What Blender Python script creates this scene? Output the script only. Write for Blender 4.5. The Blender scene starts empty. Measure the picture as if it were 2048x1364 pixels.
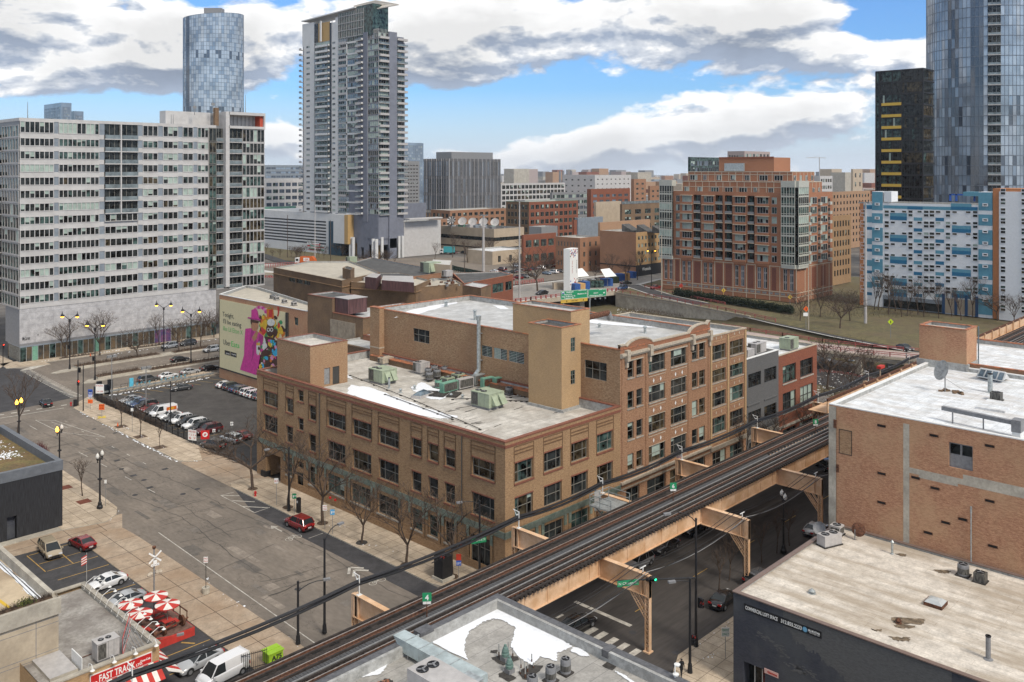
import bpy,math,random
from mathutils import Vector as Ve,Matrix
mC,mS,mP,rA,eN=math.cos,math.sin,math.pi,range,enumerate
R=math.radians
def dv(n,k,v):n.inputs[k].default_value=v
rnd=random.Random(11);ru=rnd.uniform;rCh=rnd.choice
sc=bpy.context.scene
# ---------------------------------------------------------------- camera, sky, sun, exposure
FL,HY,CH=1791.0,342.0,50.0
YAW=math.atan2(1869,FL)
fw=(mS(YAW),mC(YAW));rt=(mC(YAW),-mS(YAW))
cam=bpy.data.cameras.new("camera");camo=bpy.data.objects.new("camera",cam);sc.collection.objects.link(camo)
camo.location=(0,0,CH);camo.rotation_euler=(R(90),0,-YAW)
cam.sensor_width=36;cam.lens=36*FL/2048;cam.shift_y=-(682-HY)/2048
cam.clip_start=.5;cam.clip_end=30000
sc.camera=camo
sc.render.resolution_x=1024;sc.render.resolution_y=682
sc.view_settings.view_transform='Standard';sc.view_settings.look='None'
sc.view_settings.exposure=0.58;sc.view_settings.gamma=1
SUN_EL,SUN_AZ=46,188
sd=bpy.data.lights.new("sun",'SUN');sd.energy=2.2;sd.angle=R(14);sd.color=(1,.93,.83)
so=bpy.data.objects.new("sun",sd);sc.collection.objects.link(so)
so.rotation_euler=(R(90-SUN_EL),0,R(180-SUN_AZ))
w=bpy.data.worlds.new("World");sc.world=w;w.use_nodes=1
nt=w.node_tree;N=nt.nodes;L=nt.links
for n in list(N):N.remove(n)
def nn(t,**k):
 n=N.new(t)
 for a,b in k.items():
  if a=='i':
   for kk,vv in b.items():dv(n,kk,vv)
  else:setattr(n,a,b)
 return n
def mth(op,a,b=None,c=None):
 n=nn('ShaderNodeMath',operation=op)
 for i,x in eN((a,b,c)):
  if x is None:continue
  if isinstance(x,(int,float)):dv(n,i,x)
  else:L.new(x,n.inputs[i])
 return n.outputs[0]
def ramp(x,pts):
 n=nn('ShaderNodeValToRGB');cr=n.color_ramp
 while len(cr.elements)<len(pts):cr.elements.new(.5)
 for e,(p,c)in zip(cr.elements,pts):
  e.position=p;e.color=(c,c,c,1)if isinstance(c,(int,float))else(*c,1)
 L.new(x,n.inputs[0]);return n.outputs[0]
def mixc(f,a,b,mode='MIX'):
 n=nn('ShaderNodeMix',data_type='RGBA',blend_type=mode)
 for i,x in((0,f),(6,a),(7,b)):
  if isinstance(x,(int,float)):dv(n,i,x)
  elif isinstance(x,tuple):dv(n,i,(*x,1))
  else:L.new(x,n.inputs[i])
 return n.outputs[2]
sky=nn('ShaderNodeTexSky',sky_type='NISHITA',sun_disc=0)
sky.sun_elevation=R(SUN_EL);sky.sun_rotation=R(SUN_AZ);sky.altitude=200;sky.air_density=1.1;sky.ozone_density=2.5
tc=nn('ShaderNodeTexCoord');sx=nn('ShaderNodeSeparateXYZ');L.new(tc.outputs['Generated'],sx.inputs[0])
az=mth('ARCTAN2',sx.outputs[0],sx.outputs[1]);el_=mth('ARCSINE',sx.outputs[2])
def pxdir(px,py):return YAW+math.atan((px-1024)/FL),math.atan((HY-py)/FL*mC(math.atan((px-1024)/FL)))
LOBES=[(120,40,330,100,.20),(420,120,260,60,.10),(560,40,170,70,.15),(200,150,300,45,.12),(1130,60,330,80,.24),(860,120,130,60,.16),(1480,70,190,70,.14),(1600,20,120,30,.10),(1380,235,230,55,.20),(1200,290,170,45,.20),(1080,330,120,22,.12),(1660,200,120,60,.18),(1680,95,110,26,.13),(1830,110,60,40,.14),(565,280,60,40,.16),(880,300,60,30,.08),(960,235,240,42,-.26),(1170,205,90,45,-.20),(1760,60,90,60,-.22),(300,215,260,34,-.20),(420,5,60,26,-.16),(760,250,90,70,-.12),(1330,165,170,22,-.12),(1860,20,80,60,-.15)]
def field(off):
 e2=mth('ADD',el_,off);cb=nn('ShaderNodeCombineXYZ');L.new(mth('MULTIPLY',az,7.5),cb.inputs[0]);L.new(mth('MULTIPLY',e2,16.0),cb.inputs[1]);dv(cb,2,3.3)
 n1=nn('ShaderNodeTexNoise',i={'Scale':1.0,'Detail':10,'Roughness':.56,'Distortion':.15});L.new(cb.outputs[0],n1.inputs['Vector'])
 tot=mth('ADD',n1.outputs[0],ramp(el_,[(.22,0),(.5,.22)]))
 for px,py,rx,ry,w_ in LOBES:
  a0,e0=pxdir(px,py);ra=rx/FL;re=ry/FL
  q=mth('ADD',mth('POWER',mth('ABSOLUTE',mth('DIVIDE',mth('SUBTRACT',az,a0),ra)),2),mth('POWER',mth('ABSOLUTE',mth('DIVIDE',mth('SUBTRACT',e2,e0),re)),2))
  tot=mth('ADD',tot,mth('MULTIPLY',mth('EXPONENT',mth('MULTIPLY',q,-1)),w_))
 return tot
d0=field(0);d1=field(.012)
mask=ramp(d0,[(.515,0),(.58,1)])
sh=ramp(mth('ADD',mth('MULTIPLY',mth('SUBTRACT',d0,d1),4.6),.5),[(.12,(2.7,3.2,4.1)),(.40,(5.2,5.5,6.0)),(.56,(7.6,7.6,7.6))])
core=ramp(d0,[(.60,1),(.84,.74)])
sh=mixc(1.0,sh,core,'MULTIPLY')
low=ramp(sx.outputs[2],[(.0,1),(.035,.5),(.09,0)])
skyb=mixc(1.0,sky.outputs[0],(.50,.76,1.12),'MULTIPLY')
skyc=mixc(mth('MULTIPLY',low,.8),skyb,(4.9,5.7,6.9))
allc=mixc(mask,skyc,sh)
allc=mixc(mth('MULTIPLY',low,.4),allc,(5.9,6.2,6.6))
bg=nn('ShaderNodeBackground');L.new(allc,bg.inputs[0]);dv(bg,1,.1)
L.new(bg.outputs[0],nn('ShaderNodeOutputWorld').inputs[0])
# ---------------------------------------------------------------- pixel of the photo -> point of the place
def at(px,py,z=0.0):
 d=FL*(CH-z)/(py-HY);l=(px-1024)/FL*d
 return Ve((d*fw[0]+l*rt[0],d*fw[1]+l*rt[1],z))
def onx(px,py,X):
 k=(px-1024)/FL;d=X/(fw[0]+k*rt[0])
 return d*(fw[1]-k*rt[0]*0+k*rt[1]),CH-(py-HY)*d/FL
def ony(px,py,Y):
 k=(px-1024)/FL;d=Y/(fw[1]+k*rt[1])
 return d*(fw[0]+k*rt[0]),CH-(py-HY)*d/FL
# ---------------------------------------------------------------- mesh and object helpers
COL=sc.collection
def Al(o):
 v=Ve((0,0,0))
 while o is not None:v=v+o.location;o=o.parent
 return v
def tG(o,lB=None,cat=None,group=None,kI=None):
 if lB:o['label']=lB
 if cat:o['category']=cat
 if group:o['group']=group
 if kI:o['kind']=kI
 return o
def Tg(name,lB,cat,loc=(0,0,0),group=None):
 o=bpy.data.objects.new(name,None);COL.objects.link(o);o.location=loc;o.empty_display_size=.1
 return tG(o,lB,cat,group)
def copy_tree(o,parent=None):
 c=o.copy();COL.objects.link(c);c.parent=parent
 for ch in KIDS.get(o.name,()):copy_tree(ch,c)
 return c
KIDS={}
def dup(root,loc,rz=0,s=1,lB=None,group=None):
 c=copy_tree(root);c.location=loc;c.rotation_euler=(0,0,rz);c.scale=(s,s,s)
 if lB:c['label']=lB
 if group:c['group']=group
 return c
class MB:
 def __init__(s):s.v=[];s.f=[];s.m=[];s.mats=[];s.T=None
 def mi(s,m):
  if m is None:return 0
  if m not in s.mats:s.mats.append(m)
  return s.mats.index(m)
 def bt(s,n,p):return s.bd_(n,None,p)
 def fc_(s,pts,m=None):
  b=len(s.v)
  for p in pts:
   p=Ve(p)
   s.v.append(tuple(s.T@p)if s.T is not None else tuple(p))
  s.f.append(tuple(rA(b,b+len(pts))));s.m.append(s.mi(m));return s
 def hexa(s,p,m=None,skip=()):
  for i,q in eN(((3,2,1,0),(4,5,6,7),(0,1,5,4),(1,2,6,5),(2,3,7,6),(3,0,4,7))):
   if i not in skip:s.fc_([p[j]for j in q],m)
  return s
 def bO(s,x0,x1,y0,y1,z0,z1,m=None,skip=()):
  return s.hexa([(x0,y0,z0),(x1,y0,z0),(x1,y1,z0),(x0,y1,z0),(x0,y0,z1),(x1,y0,z1),(x1,y1,z1),(x0,y1,z1)],m,skip)
 def cx_(s,c,sx_,sy,sz,m=None,rz=0):
  a,b=mC(rz),mS(rz);x,y,z=c;P=[]
  for dz in(0,sz):
   for ux,uy in((-1,-1),(1,-1),(1,1),(-1,1)):
    dx,dy=ux*sx_/2,uy*sy/2;P.append((x+dx*a-dy*b,y+dx*b+dy*a,z+dz))
  return s.hexa(P,m)
 def bar(s,p,q,w_,h=None,m=None):
  p=Ve(p);q=Ve(q);d=(q-p).normalized();h=h or w_
  up=Ve((0,0,1))if abs(d.z)<.99 else Ve((1,0,0))
  r=d.cross(up).normalized();u=r.cross(d)
  P=[o+r*(a*w_/2)+u*(b*h/2)for o in(p,q)for a,b in((-1,-1),(1,-1),(1,1),(-1,1))]
  return s.hexa(P,m)
 def tu(s,p,q,r0,r1=None,n=8,m=None,caps=1):
  p=Ve(p);q=Ve(q);d=q-p
  if d.length<1e-6:return s
  d.normalize();r1=r0 if r1 is None else r1
  up=Ve((0,0,1))if abs(d.z)<.95 else Ve((1,0,0))
  r=d.cross(up).normalized();u=r.cross(d)
  A=[p+(r*mC(t)+u*mS(t))*r0 for t in(2*mP*i/n for i in rA(n))]
  B=[q+(r*mC(t)+u*mS(t))*r1 for t in(2*mP*i/n for i in rA(n))]
  for i in rA(n):
   j=(i+1)%n;s.fc_([A[i],A[j],B[j],B[i]],m)
  if caps:s.fc_(B,m);s.fc_(A[::-1],m)
  return s
 def La(s,prof,c=(0,0,0),n=12,m=None):
  c=Ve(c)
  for(r0,z0),(r1,z1)in zip(prof,prof[1:]):
   for i in rA(n):
    a,b=2*mP*i/n,2*mP*(i+1)/n
    P=[c+Ve((r0*mC(a),r0*mS(a),z0)),c+Ve((r0*mC(b),r0*mS(b),z0)),c+Ve((r1*mC(b),r1*mS(b),z1)),c+Ve((r1*mC(a),r1*mS(a),z1))]
    if r0<1e-4:P=P[1:]
    elif r1<1e-4:P=P[:3]
    s.fc_(P,m)
  return s
 def Pm(s,poly,z0,z1,m=None,top=None,bottom=0):
  n=len(poly)
  for i in rA(n):
   a,b=poly[i],poly[(i+1)%n]
   s.fc_([(a[0],a[1],z0),(b[0],b[1],z0),(b[0],b[1],z1),(a[0],a[1],z1)],m)
  s.fc_([(p[0],p[1],z1)for p in poly],top or m)
  if bottom:s.fc_([(p[0],p[1],z0)for p in poly][::-1],m)
  return s
 def bd_(s,name,mX=None,parent=None,smooth=0,loc=None):
  me=bpy.data.meshes.new(name)
  if parent is not None:off=Al(parent)
  elif loc is not None:off=Ve(loc)
  elif s.v:
   xs=[p[0]for p in s.v];ys=[p[1]for p in s.v];off=Ve(((min(xs)+max(xs))/2,(min(ys)+max(ys))/2,min(p[2]for p in s.v)))
  else:off=Ve((0,0,0))
  me.from_pydata([(a-off.x,b-off.y,c-off.z)for a,b,c in s.v],[],s.f)
  if mX is not None and not s.mats:me.materials.append(mX)
  else:
   for x in(s.mats or[mX]):me.materials.append(x)
   me.polygons.foreach_set('material_index',s.m)
  if smooth:me.polygons.foreach_set('use_smooth',[1]*len(s.f))
  me.validate();me.update()
  o=bpy.data.objects.new(name,me);COL.objects.link(o)
  if parent is not None:
   o.parent=parent;KIDS.setdefault(parent.name,[]).append(o)
  else:o.location=off
  return o
def weld(o,d=.0005):
 import bmesh
 bm=bmesh.new();bm.from_mesh(o.data);bmesh.ops.remove_doubles(bm,verts=bm.verts,dist=d);bm.to_mesh(o.data);bm.free();return o
def St(name,mb,mX=None):
 return tG(mb.bd_(name,mX),kI='structure')
# ---------------------------------------------------------------- materials
MATS={}
def mX(name,col,rough=.8,vR=.15,scale=1.5,det=4,metal=0,col2=None,vec=(1,1,1),spec=.35,bump=0,fI=0,emit=0,coat=0,alpha=1,big=0,bS=.15,bC=None,bigvec=None):
 if name in MATS:return MATS[name]
 m=bpy.data.materials.new(name);m.use_nodes=1;MATS[name]=m
 t=m.node_tree;b=t.nodes['Principled BSDF']
 dv(b,'Roughness',rough);dv(b,'Metallic',metal)
 dv(b,'Specular IOR Level',spec);dv(b,'Coat Weight',coat)
 dv(b,'Base Color',(*col,1))
 if alpha<1:dv(b,'Alpha',alpha)
 if emit:dv(b,'Emission Color',(*col,1));dv(b,'Emission Strength',emit)
 def N2(ty):return t.nodes.new(ty)
 lk=t.links.new
 if vR or fI or big or bump:
  tcn=N2('ShaderNodeTexCoord');mp=N2('ShaderNodeMapping');dv(mp,'Scale',vec)
  lk(tcn.outputs['Object'],mp.inputs[0])
  no=N2('ShaderNodeTexNoise');dv(no,'Scale',scale);dv(no,'Detail',det);dv(no,'Roughness',.65)
  lk(mp.outputs[0],no.inputs['Vector'])
  rp=N2('ShaderNodeValToRGB');c2=col2 or tuple(max(0,c*(1-2*vR))for c in col);c1=col if col2 else tuple(min(1,c*(1+vR))for c in col)
  rp.color_ramp.elements[0].position=.36;rp.color_ramp.elements[1].position=.62
  rp.color_ramp.elements[0].color=(*c2,1);rp.color_ramp.elements[1].color=(*c1,1)
  lk(no.outputs[0],rp.inputs[0]);out=rp.outputs[0]
  if fI:
   n2=N2('ShaderNodeTexNoise');dv(n2,'Scale',scale*7);dv(n2,'Detail',2);lk(mp.outputs[0],n2.inputs['Vector'])
   mr=N2('ShaderNodeMapRange');dv(mr,1,.3);dv(mr,2,.7);dv(mr,3,1-fI);dv(mr,4,1+fI)
   lk(n2.outputs[0],mr.inputs[0])
   mx=N2('ShaderNodeVectorMath');mx.operation='SCALE';lk(out,mx.inputs[0]);lk(mr.outputs[0],mx.inputs['Scale']);out=mx.outputs[0]
  if big:
   n3=N2('ShaderNodeTexNoise');dv(n3,'Scale',bS);dv(n3,'Detail',5);dv(n3,'Roughness',.6)
   mp3=N2('ShaderNodeMapping');dv(mp3,'Location',(len(name)*3.7,11.3,4.2));dv(mp3,'Scale',bigvec or(1,1,1));lk(tcn.outputs['Object'],mp3.inputs[0]);lk(mp3.outputs[0],n3.inputs['Vector'])
   r3=N2('ShaderNodeMapRange');dv(r3,1,.42);dv(r3,2,.62);dv(r3,3,0);dv(r3,4,big)
   lk(n3.outputs[0],r3.inputs[0])
   m3=N2('ShaderNodeMix');m3.data_type='RGBA';lk(r3.outputs[0],m3.inputs[0]);lk(out,m3.inputs[6]);dv(m3,7,(*(bC or tuple(c*.6 for c in col)),1));out=m3.outputs[2]
  lk(out,b.inputs['Base Color'])
  if bump:
   bp=N2('ShaderNodeBump');dv(bp,'Strength',bump);dv(bp,'Distance',.03);lk(no.outputs[0],bp.inputs['Height']);lk(bp.outputs[0],b.inputs['Normal'])
 return m
def brick(name,c1,c2,c3=None,big=.35,scale=1.0,bC=None):
 return mX(name,c1,.9,scale=scale*1.0,det=3,col2=c2,vec=(2.6,2.6,9),fI=.35,big=big,bS=.22,bC=bC or c3 or tuple((a+b)*.35 for a,b in zip(c1,c2)),spec=.2)
def slabs(name,col,col2,mort,bw=1.5,bh=1.5,ms=.03,rough=.9,big=.4,bC=None,off=.0,bS=.2,vec=None,bigvec=None):
 m=mX(name,col,rough,vR=.1,scale=.8,fI=.12,big=big,bS=bS,bC=bC,spec=.2,bigvec=bigvec)
 t=m.node_tree;b=t.nodes['Principled BSDF'];src=b.inputs['Base Color'].links[0].from_socket
 tcn=t.nodes.new('ShaderNodeTexCoord');br=t.nodes.new('ShaderNodeTexBrick');br.offset=off
 if vec:
  mp=t.nodes.new('ShaderNodeMapping');dv(mp,'Rotation',vec);t.links.new(tcn.outputs['Object'],mp.inputs[0]);t.links.new(mp.outputs[0],br.inputs['Vector'])
 else:t.links.new(tcn.outputs['Object'],br.inputs['Vector'])
 dv(br,'Scale',1);dv(br,'Brick Width',bw);dv(br,'Row Height',bh);dv(br,'Mortar Size',ms)
 dv(br,'Color1',(1,1,1,1));dv(br,'Color2',(*[b_/max(a_,.01)for a_,b_ in zip(col,col2)],1));dv(br,'Mortar',(*[b_/max(a_,.01)for a_,b_ in zip(col,mort)],1))
 mx=t.nodes.new('ShaderNodeMix');mx.data_type='RGBA';mx.blend_type='MULTIPLY';dv(mx,0,1)
 t.links.new(src,mx.inputs[6]);t.links.new(br.outputs[0],mx.inputs[7]);t.links.new(mx.outputs[2],b.inputs['Base Color'])
 return m
def cracks(m,scale=.22,w_=.012,col=(.02,.02,.02),amt=.8):
 t=m.node_tree;b=t.nodes['Principled BSDF'];src=b.inputs['Base Color'].links[0].from_socket
 tcn=t.nodes.new('ShaderNodeTexCoord');no=t.nodes.new('ShaderNodeTexNoise');dv(no,'Scale',.5);dv(no,'Detail',6)
 t.links.new(tcn.outputs['Object'],no.inputs['Vector'])
 ad=t.nodes.new('ShaderNodeMix');ad.data_type='VECTOR';dv(ad,0,.55)
 sc_=t.nodes.new('ShaderNodeVectorMath');sc_.operation='SCALE';dv(sc_,'Scale',9);t.links.new(no.outputs['Color'],sc_.inputs[0])
 a2=t.nodes.new('ShaderNodeVectorMath');a2.operation='ADD';t.links.new(tcn.outputs['Object'],a2.inputs[0]);t.links.new(sc_.outputs[0],a2.inputs[1])
 vo=t.nodes.new('ShaderNodeTexVoronoi');vo.feature='DISTANCE_TO_EDGE';dv(vo,'Scale',scale);t.links.new(a2.outputs[0],vo.inputs['Vector'])
 mr=t.nodes.new('ShaderNodeMapRange');dv(mr,1,0);dv(mr,2,w_);dv(mr,3,amt);dv(mr,4,0);t.links.new(vo.outputs[0],mr.inputs[0])
 mx=t.nodes.new('ShaderNodeMix');mx.data_type='RGBA';t.links.new(mr.outputs[0],mx.inputs[0]);t.links.new(src,mx.inputs[6]);dv(mx,7,(*col,1));t.links.new(mx.outputs[2],b.inputs['Base Color'])
 return m
def glass(name,col,rough=.08,spec=.28,vR=.5,scale=.6):
 return mX(name,col,rough,vR=vR,scale=scale,det=2,spec=spec)
class Mats(dict):
 __getattr__=dict.__getitem__;__setattr__=dict.__setitem__
M=Mats()
M.tan=brick('tan_brick',(.36,.235,.13),(.235,.145,.08),big=.3,bC=(.21,.125,.07))
M.tanband=brick('tan_brick_band',(.19,.11,.06),(.12,.07,.04),big=.2)
M.terra=mX('terracotta_coping',(.23,.09,.055),.7,col2=(.16,.06,.04),scale=4)
M.terra_o=mX('orange_tile_coping',(.46,.16,.07),.7,col2=(.16,.09,.06),scale=1.6)
M.buff=brick('buff_common_brick',(.37,.25,.15),(.23,.14,.08),big=.5,bC=(.27,.15,.085))
M.facebrick=brick('brown_red_face_brick',(.36,.215,.13),(.21,.11,.062),big=.4,bC=(.24,.13,.08))
M.redpara=brick('red_brick_parapet',(.31,.155,.09),(.21,.09,.055),big=.3)
M.yellow=brick('yellow_glazed_brick',(.44,.30,.165),(.36,.235,.125),big=.4,bC=(.29,.20,.12))
M.pinkbrick=brick('pink_common_brick',(.45,.25,.15),(.30,.15,.09),big=.45,bC=(.46,.31,.18))
M.redbrick=brick('red_face_brick',(.26,.10,.062),(.18,.065,.04),big=.25)
M.dkbrick=brick('dark_common_brick',(.205,.14,.09),(.11,.07,.045),big=.5,bC=(.25,.16,.09))
M.greypaint=mX('grey_painted_brick',(.115,.115,.115),.85,vR=.1,scale=3,vec=(1,1,4),fI=.1,big=.2,bC=(.09,.09,.085))
M.navy=mX('navy_painted_brick',(.052,.056,.072),.8,vR=.12,scale=3,vec=(1,1,4),fI=.12,big=.5,bS=.3,bC=(.10,.105,.105))
M.stone=mX('grey_limestone',(.36,.33,.28),.8,vR=.15,scale=2,fI=.1,big=.3)
M.green=mX('verdigris_stone_band',(.20,.23,.19),.7,col2=(.11,.15,.125),scale=.9,fI=.2)
M.lime=mX('pale_stone_trim',(.42,.36,.28),.8,vR=.12,scale=3)
M.conc=mX('concrete',(.42,.385,.32),.9,vR=.12,scale=.6,fI=.1,big=.4,bC=(.25,.22,.18))
M.concw=mX('pale_concrete',(.47,.46,.43),.85,vR=.06,scale=.5,fI=.06,big=.2,bC=(.38,.36,.33))
M.white=mX('white_metal',(.70,.70,.68),.5,vR=.04,scale=2)
M.black=mX('black_metal',(.018,.018,.02),.5,vR=.15,scale=3)
M.tarl=mX('tar_seal',(.07,.063,.057),.8,vR=.1)
M.dark=mX('dark_void',(.012,.012,.012),.9,vR=0)
M.steel=mX('galvanised_steel',(.40,.43,.43),.4,vR=.15,scale=3,metal=.5)
M.grey=mX('grey_metal',(.22,.22,.22),.5,vR=.1,scale=3)
M.el=mX('peach_painted_steel',(.72,.50,.33),.6,col2=(.65,.43,.265),scale=.8,fI=.05,big=.6,bS=.45,bC=(.47,.25,.11))
M.elwood=mX('weathered_track_timber',(.045,.036,.032),.9,col2=(.02,.016,.014),scale=2,fI=.3)
M.plank=mX('grey_walkway_plank',(.085,.085,.088),.85,col2=(.05,.05,.052),scale=2,vec=(6,1,1),fI=.3)
M.rail=mX('steel_rail',(.42,.36,.32),.35,vR=.15,scale=4,metal=.6)
M.rust=mX('rusty_rail_side',(.115,.05,.028),.9,vR=.3,scale=4,fI=.2)
M.g_dark=glass('dark_window_glass',(.022,.025,.025))
M.g_warm=glass('warm_window_glass',(.055,.043,.026))
M.g_teal=glass('teal_window_glass',(.045,.075,.068))
M.g_blind=glass('drawn_pale_blind',(.33,.40,.35),.3,.3,.1)
M.g_sky=glass('sky_blue_glass',(.13,.18,.22),.05,.8,.3)
M.g_lit=mX('lit_room_glass',(.60,.33,.12),.4,vR=.3,scale=1.2,emit=.25)
M.winfr=mX('window_frame_paint',(.20,.19,.165),.6,vR=.05)
M.winfrd=mX('dark_window_frame',(.05,.048,.045),.6,vR=.05)
M.asph=cracks(mX('street_asphalt',(.215,.182,.15),.92,col2=(.17,.145,.12),scale=.35,vec=(1,.35,1),fI=.13,big=.4,bS=.05,bC=(.105,.093,.082),spec=.2),.09,.006,(.06,.052,.045),.8)
M.asph2=mX('fresh_dark_asphalt',(.062,.06,.062),.9,vR=.12,scale=.6,fI=.1,big=.3,spec=.2)
M.asphw=cracks(mX('worn_lot_asphalt',(.075,.07,.066),.9,col2=(.05,.047,.045),scale=.4,fI=.15,big=.5,bS=.12,bC=(.10,.094,.088),spec=.2),.3,.008,(.02,.02,.02),.5)
M.asphl=mX('wheel_worn_asphalt',(.066,.059,.055),.88,col2=(.042,.038,.036),scale=.4,vec=(.15,1.2,1),fI=.14,big=.3,bC=(.09,.08,.072),spec=.25)
M.walk=slabs('sidewalk_slabs',(.50,.41,.31),(.45,.365,.27),(.20,.155,.115),1.7,1.7,.035,big=.5,bC=(.29,.235,.175))
M.walk2=slabs('stained_wide_slabs',(.34,.262,.19),(.37,.295,.22),(.12,.09,.07),4.2,4.6,.05,big=.6,bC=(.26,.175,.11))
M.line=mX('worn_white_paint',(.52,.49,.43),.8,vR=.1,scale=2,fI=.1,big=.6,bS=.9,bC=(.22,.2,.18))
M.yline=mX('worn_yellow_paint',(.46,.28,.07),.8,vR=.1,scale=2,big=.5,bS=.9,bC=(.16,.12,.06))
M.snow=mX('snow',(.74,.76,.79),.7,vR=.03,scale=3,bump=.2)
M.dirt=mX('bare_soil',(.10,.065,.042),.95,vR=.25,scale=3)
M.grass=mX('winter_grass',(.135,.115,.055),.95,col2=(.085,.075,.04),scale=.5,fI=.25,big=.5,bS=.08,bC=(.12,.085,.055))
M.earth=mX('city_ground',(.15,.135,.12),.95,vR=.25,scale=.03,fI=.2,big=.5,bS=.004,bC=(.10,.09,.08))
M.roofg=slabs('grey_roof_felt',(.54,.51,.46),(.50,.475,.43),(.33,.30,.265),4,1.0,.03,big=.65,bS=.25,bC=(.31,.28,.24),off=.5)
M.rooftan=slabs('streaked_pale_roof',(.60,.55,.48),(.56,.51,.445),(.43,.38,.32),9,.95,.02,big=.75,bS=.55,bC=(.33,.27,.20),off=.5,vec=(0,0,mP/2),bigvec=(1,.16,1))
M.roofw=slabs('white_roof_membrane',(.66,.68,.70),(.62,.64,.655),(.50,.51,.52),6,1.4,.03,big=.6,bS=.6,bC=(.46,.42,.38),off=.5,bigvec=(1,.3,1))
M.rooft=mX('silver_roof_membrane',(.46,.46,.45),.6,vR=.12,scale=.6,fI=.08,big=.5,bS=.3,bC=(.35,.34,.32))
M.roofd=mX('dark_tar_roof',(.09,.088,.085),.9,vR=.2,scale=.5,fI=.1,big=.4)
M.flash=mX('grey_flashing',(.36,.36,.345),.6,vR=.15,scale=2,fI=.1,big=.4,bC=(.25,.235,.21))
M.redrail=mX('faded_red_rail',(.36,.10,.09),.6,vR=.15)
M.bark=mX('bare_tree_bark',(.085,.06,.045),.95,vR=.25,scale=6)
M.twig=mX('bare_twigs',(.085,.06,.045),.95,vR=.2,scale=2)
M.hedge=mX('evergreen_leaves',(.022,.032,.016),.9,vR=.4,scale=3)
# ---------------------------------------------------------------- vertical frames: u runs left to right as seen from outside, n points outwards
class Fr:
 def __init__(s,a,b):
  s.a=Ve((a[0],a[1]));d=Ve((b[0]-a[0],b[1]-a[1]));s.L=d.length;s.e=d/s.L;s.n=Ve((s.e.y,-s.e.x))
 def p(s,u,z,o=0):q=s.a+s.e*u+s.n*o;return(q.x,q.y,z)
 def px(s,x,y):
  k=(x-1024)/FL;r=Ve((fw[0]+k*rt[0],fw[1]+k*rt[1]))
  det=r.x*(-s.e.y)+r.y*s.e.x
  d=(s.a.x*(-s.e.y)+s.a.y*s.e.x)/det;u=(d*r-s.a).dot(s.e)
  return u,CH-(y-HY)*d/FL
 def bO(s,mb,u0,u1,z0,z1,o0,o1,m=None,skip=()):
  return mb.hexa([s.p(u0,z0,o1),s.p(u1,z0,o1),s.p(u1,z0,o0),s.p(u0,z0,o0),s.p(u0,z1,o1),s.p(u1,z1,o1),s.p(u1,z1,o0),s.p(u0,z1,o0)],m,skip)
 def qd(s,mb,u0,u1,z0,z1,o=0,m=None):return mb.fc_([s.p(u0,z0,o),s.p(u1,z0,o),s.p(u1,z1,o),s.p(u0,z1,o)],m)
def wL(mb,fr,u0,u1,z0,z1,holes=(),dP=.3,m=None,o=0):
 us=sorted({u0,u1,*[round(h[i],4)for h in holes for i in(0,1)]});zs=sorted({z0,z1,*[round(h[i],4)for h in holes for i in(2,3)]})
 us=[u for u in us if u0-1e-6<=u<=u1+1e-6];zs=[z for z in zs if z0-1e-6<=z<=z1+1e-6]
 for i in rA(len(us)-1):
  uc=(us[i]+us[i+1])/2;hs=[h for h in holes if h[0]<uc<h[1]]
  st=None
  for j in rA(len(zs)-1):
   zc=(zs[j]+zs[j+1])/2;inh=any(h[2]<zc<h[3]for h in hs)
   if inh:
    if st is not None:fr.qd(mb,us[i],us[i+1],st,zs[j],o,m);st=None
   elif st is None:st=zs[j]
  if st is not None:fr.qd(mb,us[i],us[i+1],st,zs[-1],o,m)
 for h in holes:
  a,b,c,d=h[:4];q=fr.p;e=o-dP
  mb.fc_([q(a,c,o),q(b,c,o),q(b,c,e),q(a,c,e)],m);mb.fc_([q(a,d,e),q(b,d,e),q(b,d,o),q(a,d,o)],m)
  mb.fc_([q(a,c,e),q(a,d,e),q(a,d,o),q(a,c,o)],m);mb.fc_([q(b,c,o),q(b,d,o),q(b,d,e),q(b,c,e)],m)
def pick(gl):
 t=rnd.random()*sum(w_ for _,w_ in gl)
 for g,w_ in gl:
  t-=w_
  if t<=0:return M[g]
 return M[gl[0][0]]
G_OFF=[('g_dark',6),('g_warm',3),('g_teal',2),('g_blind',.6)]
G_APT=[('g_dark',5),('g_warm',1),('g_teal',3),('g_blind',2.2)]
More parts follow.
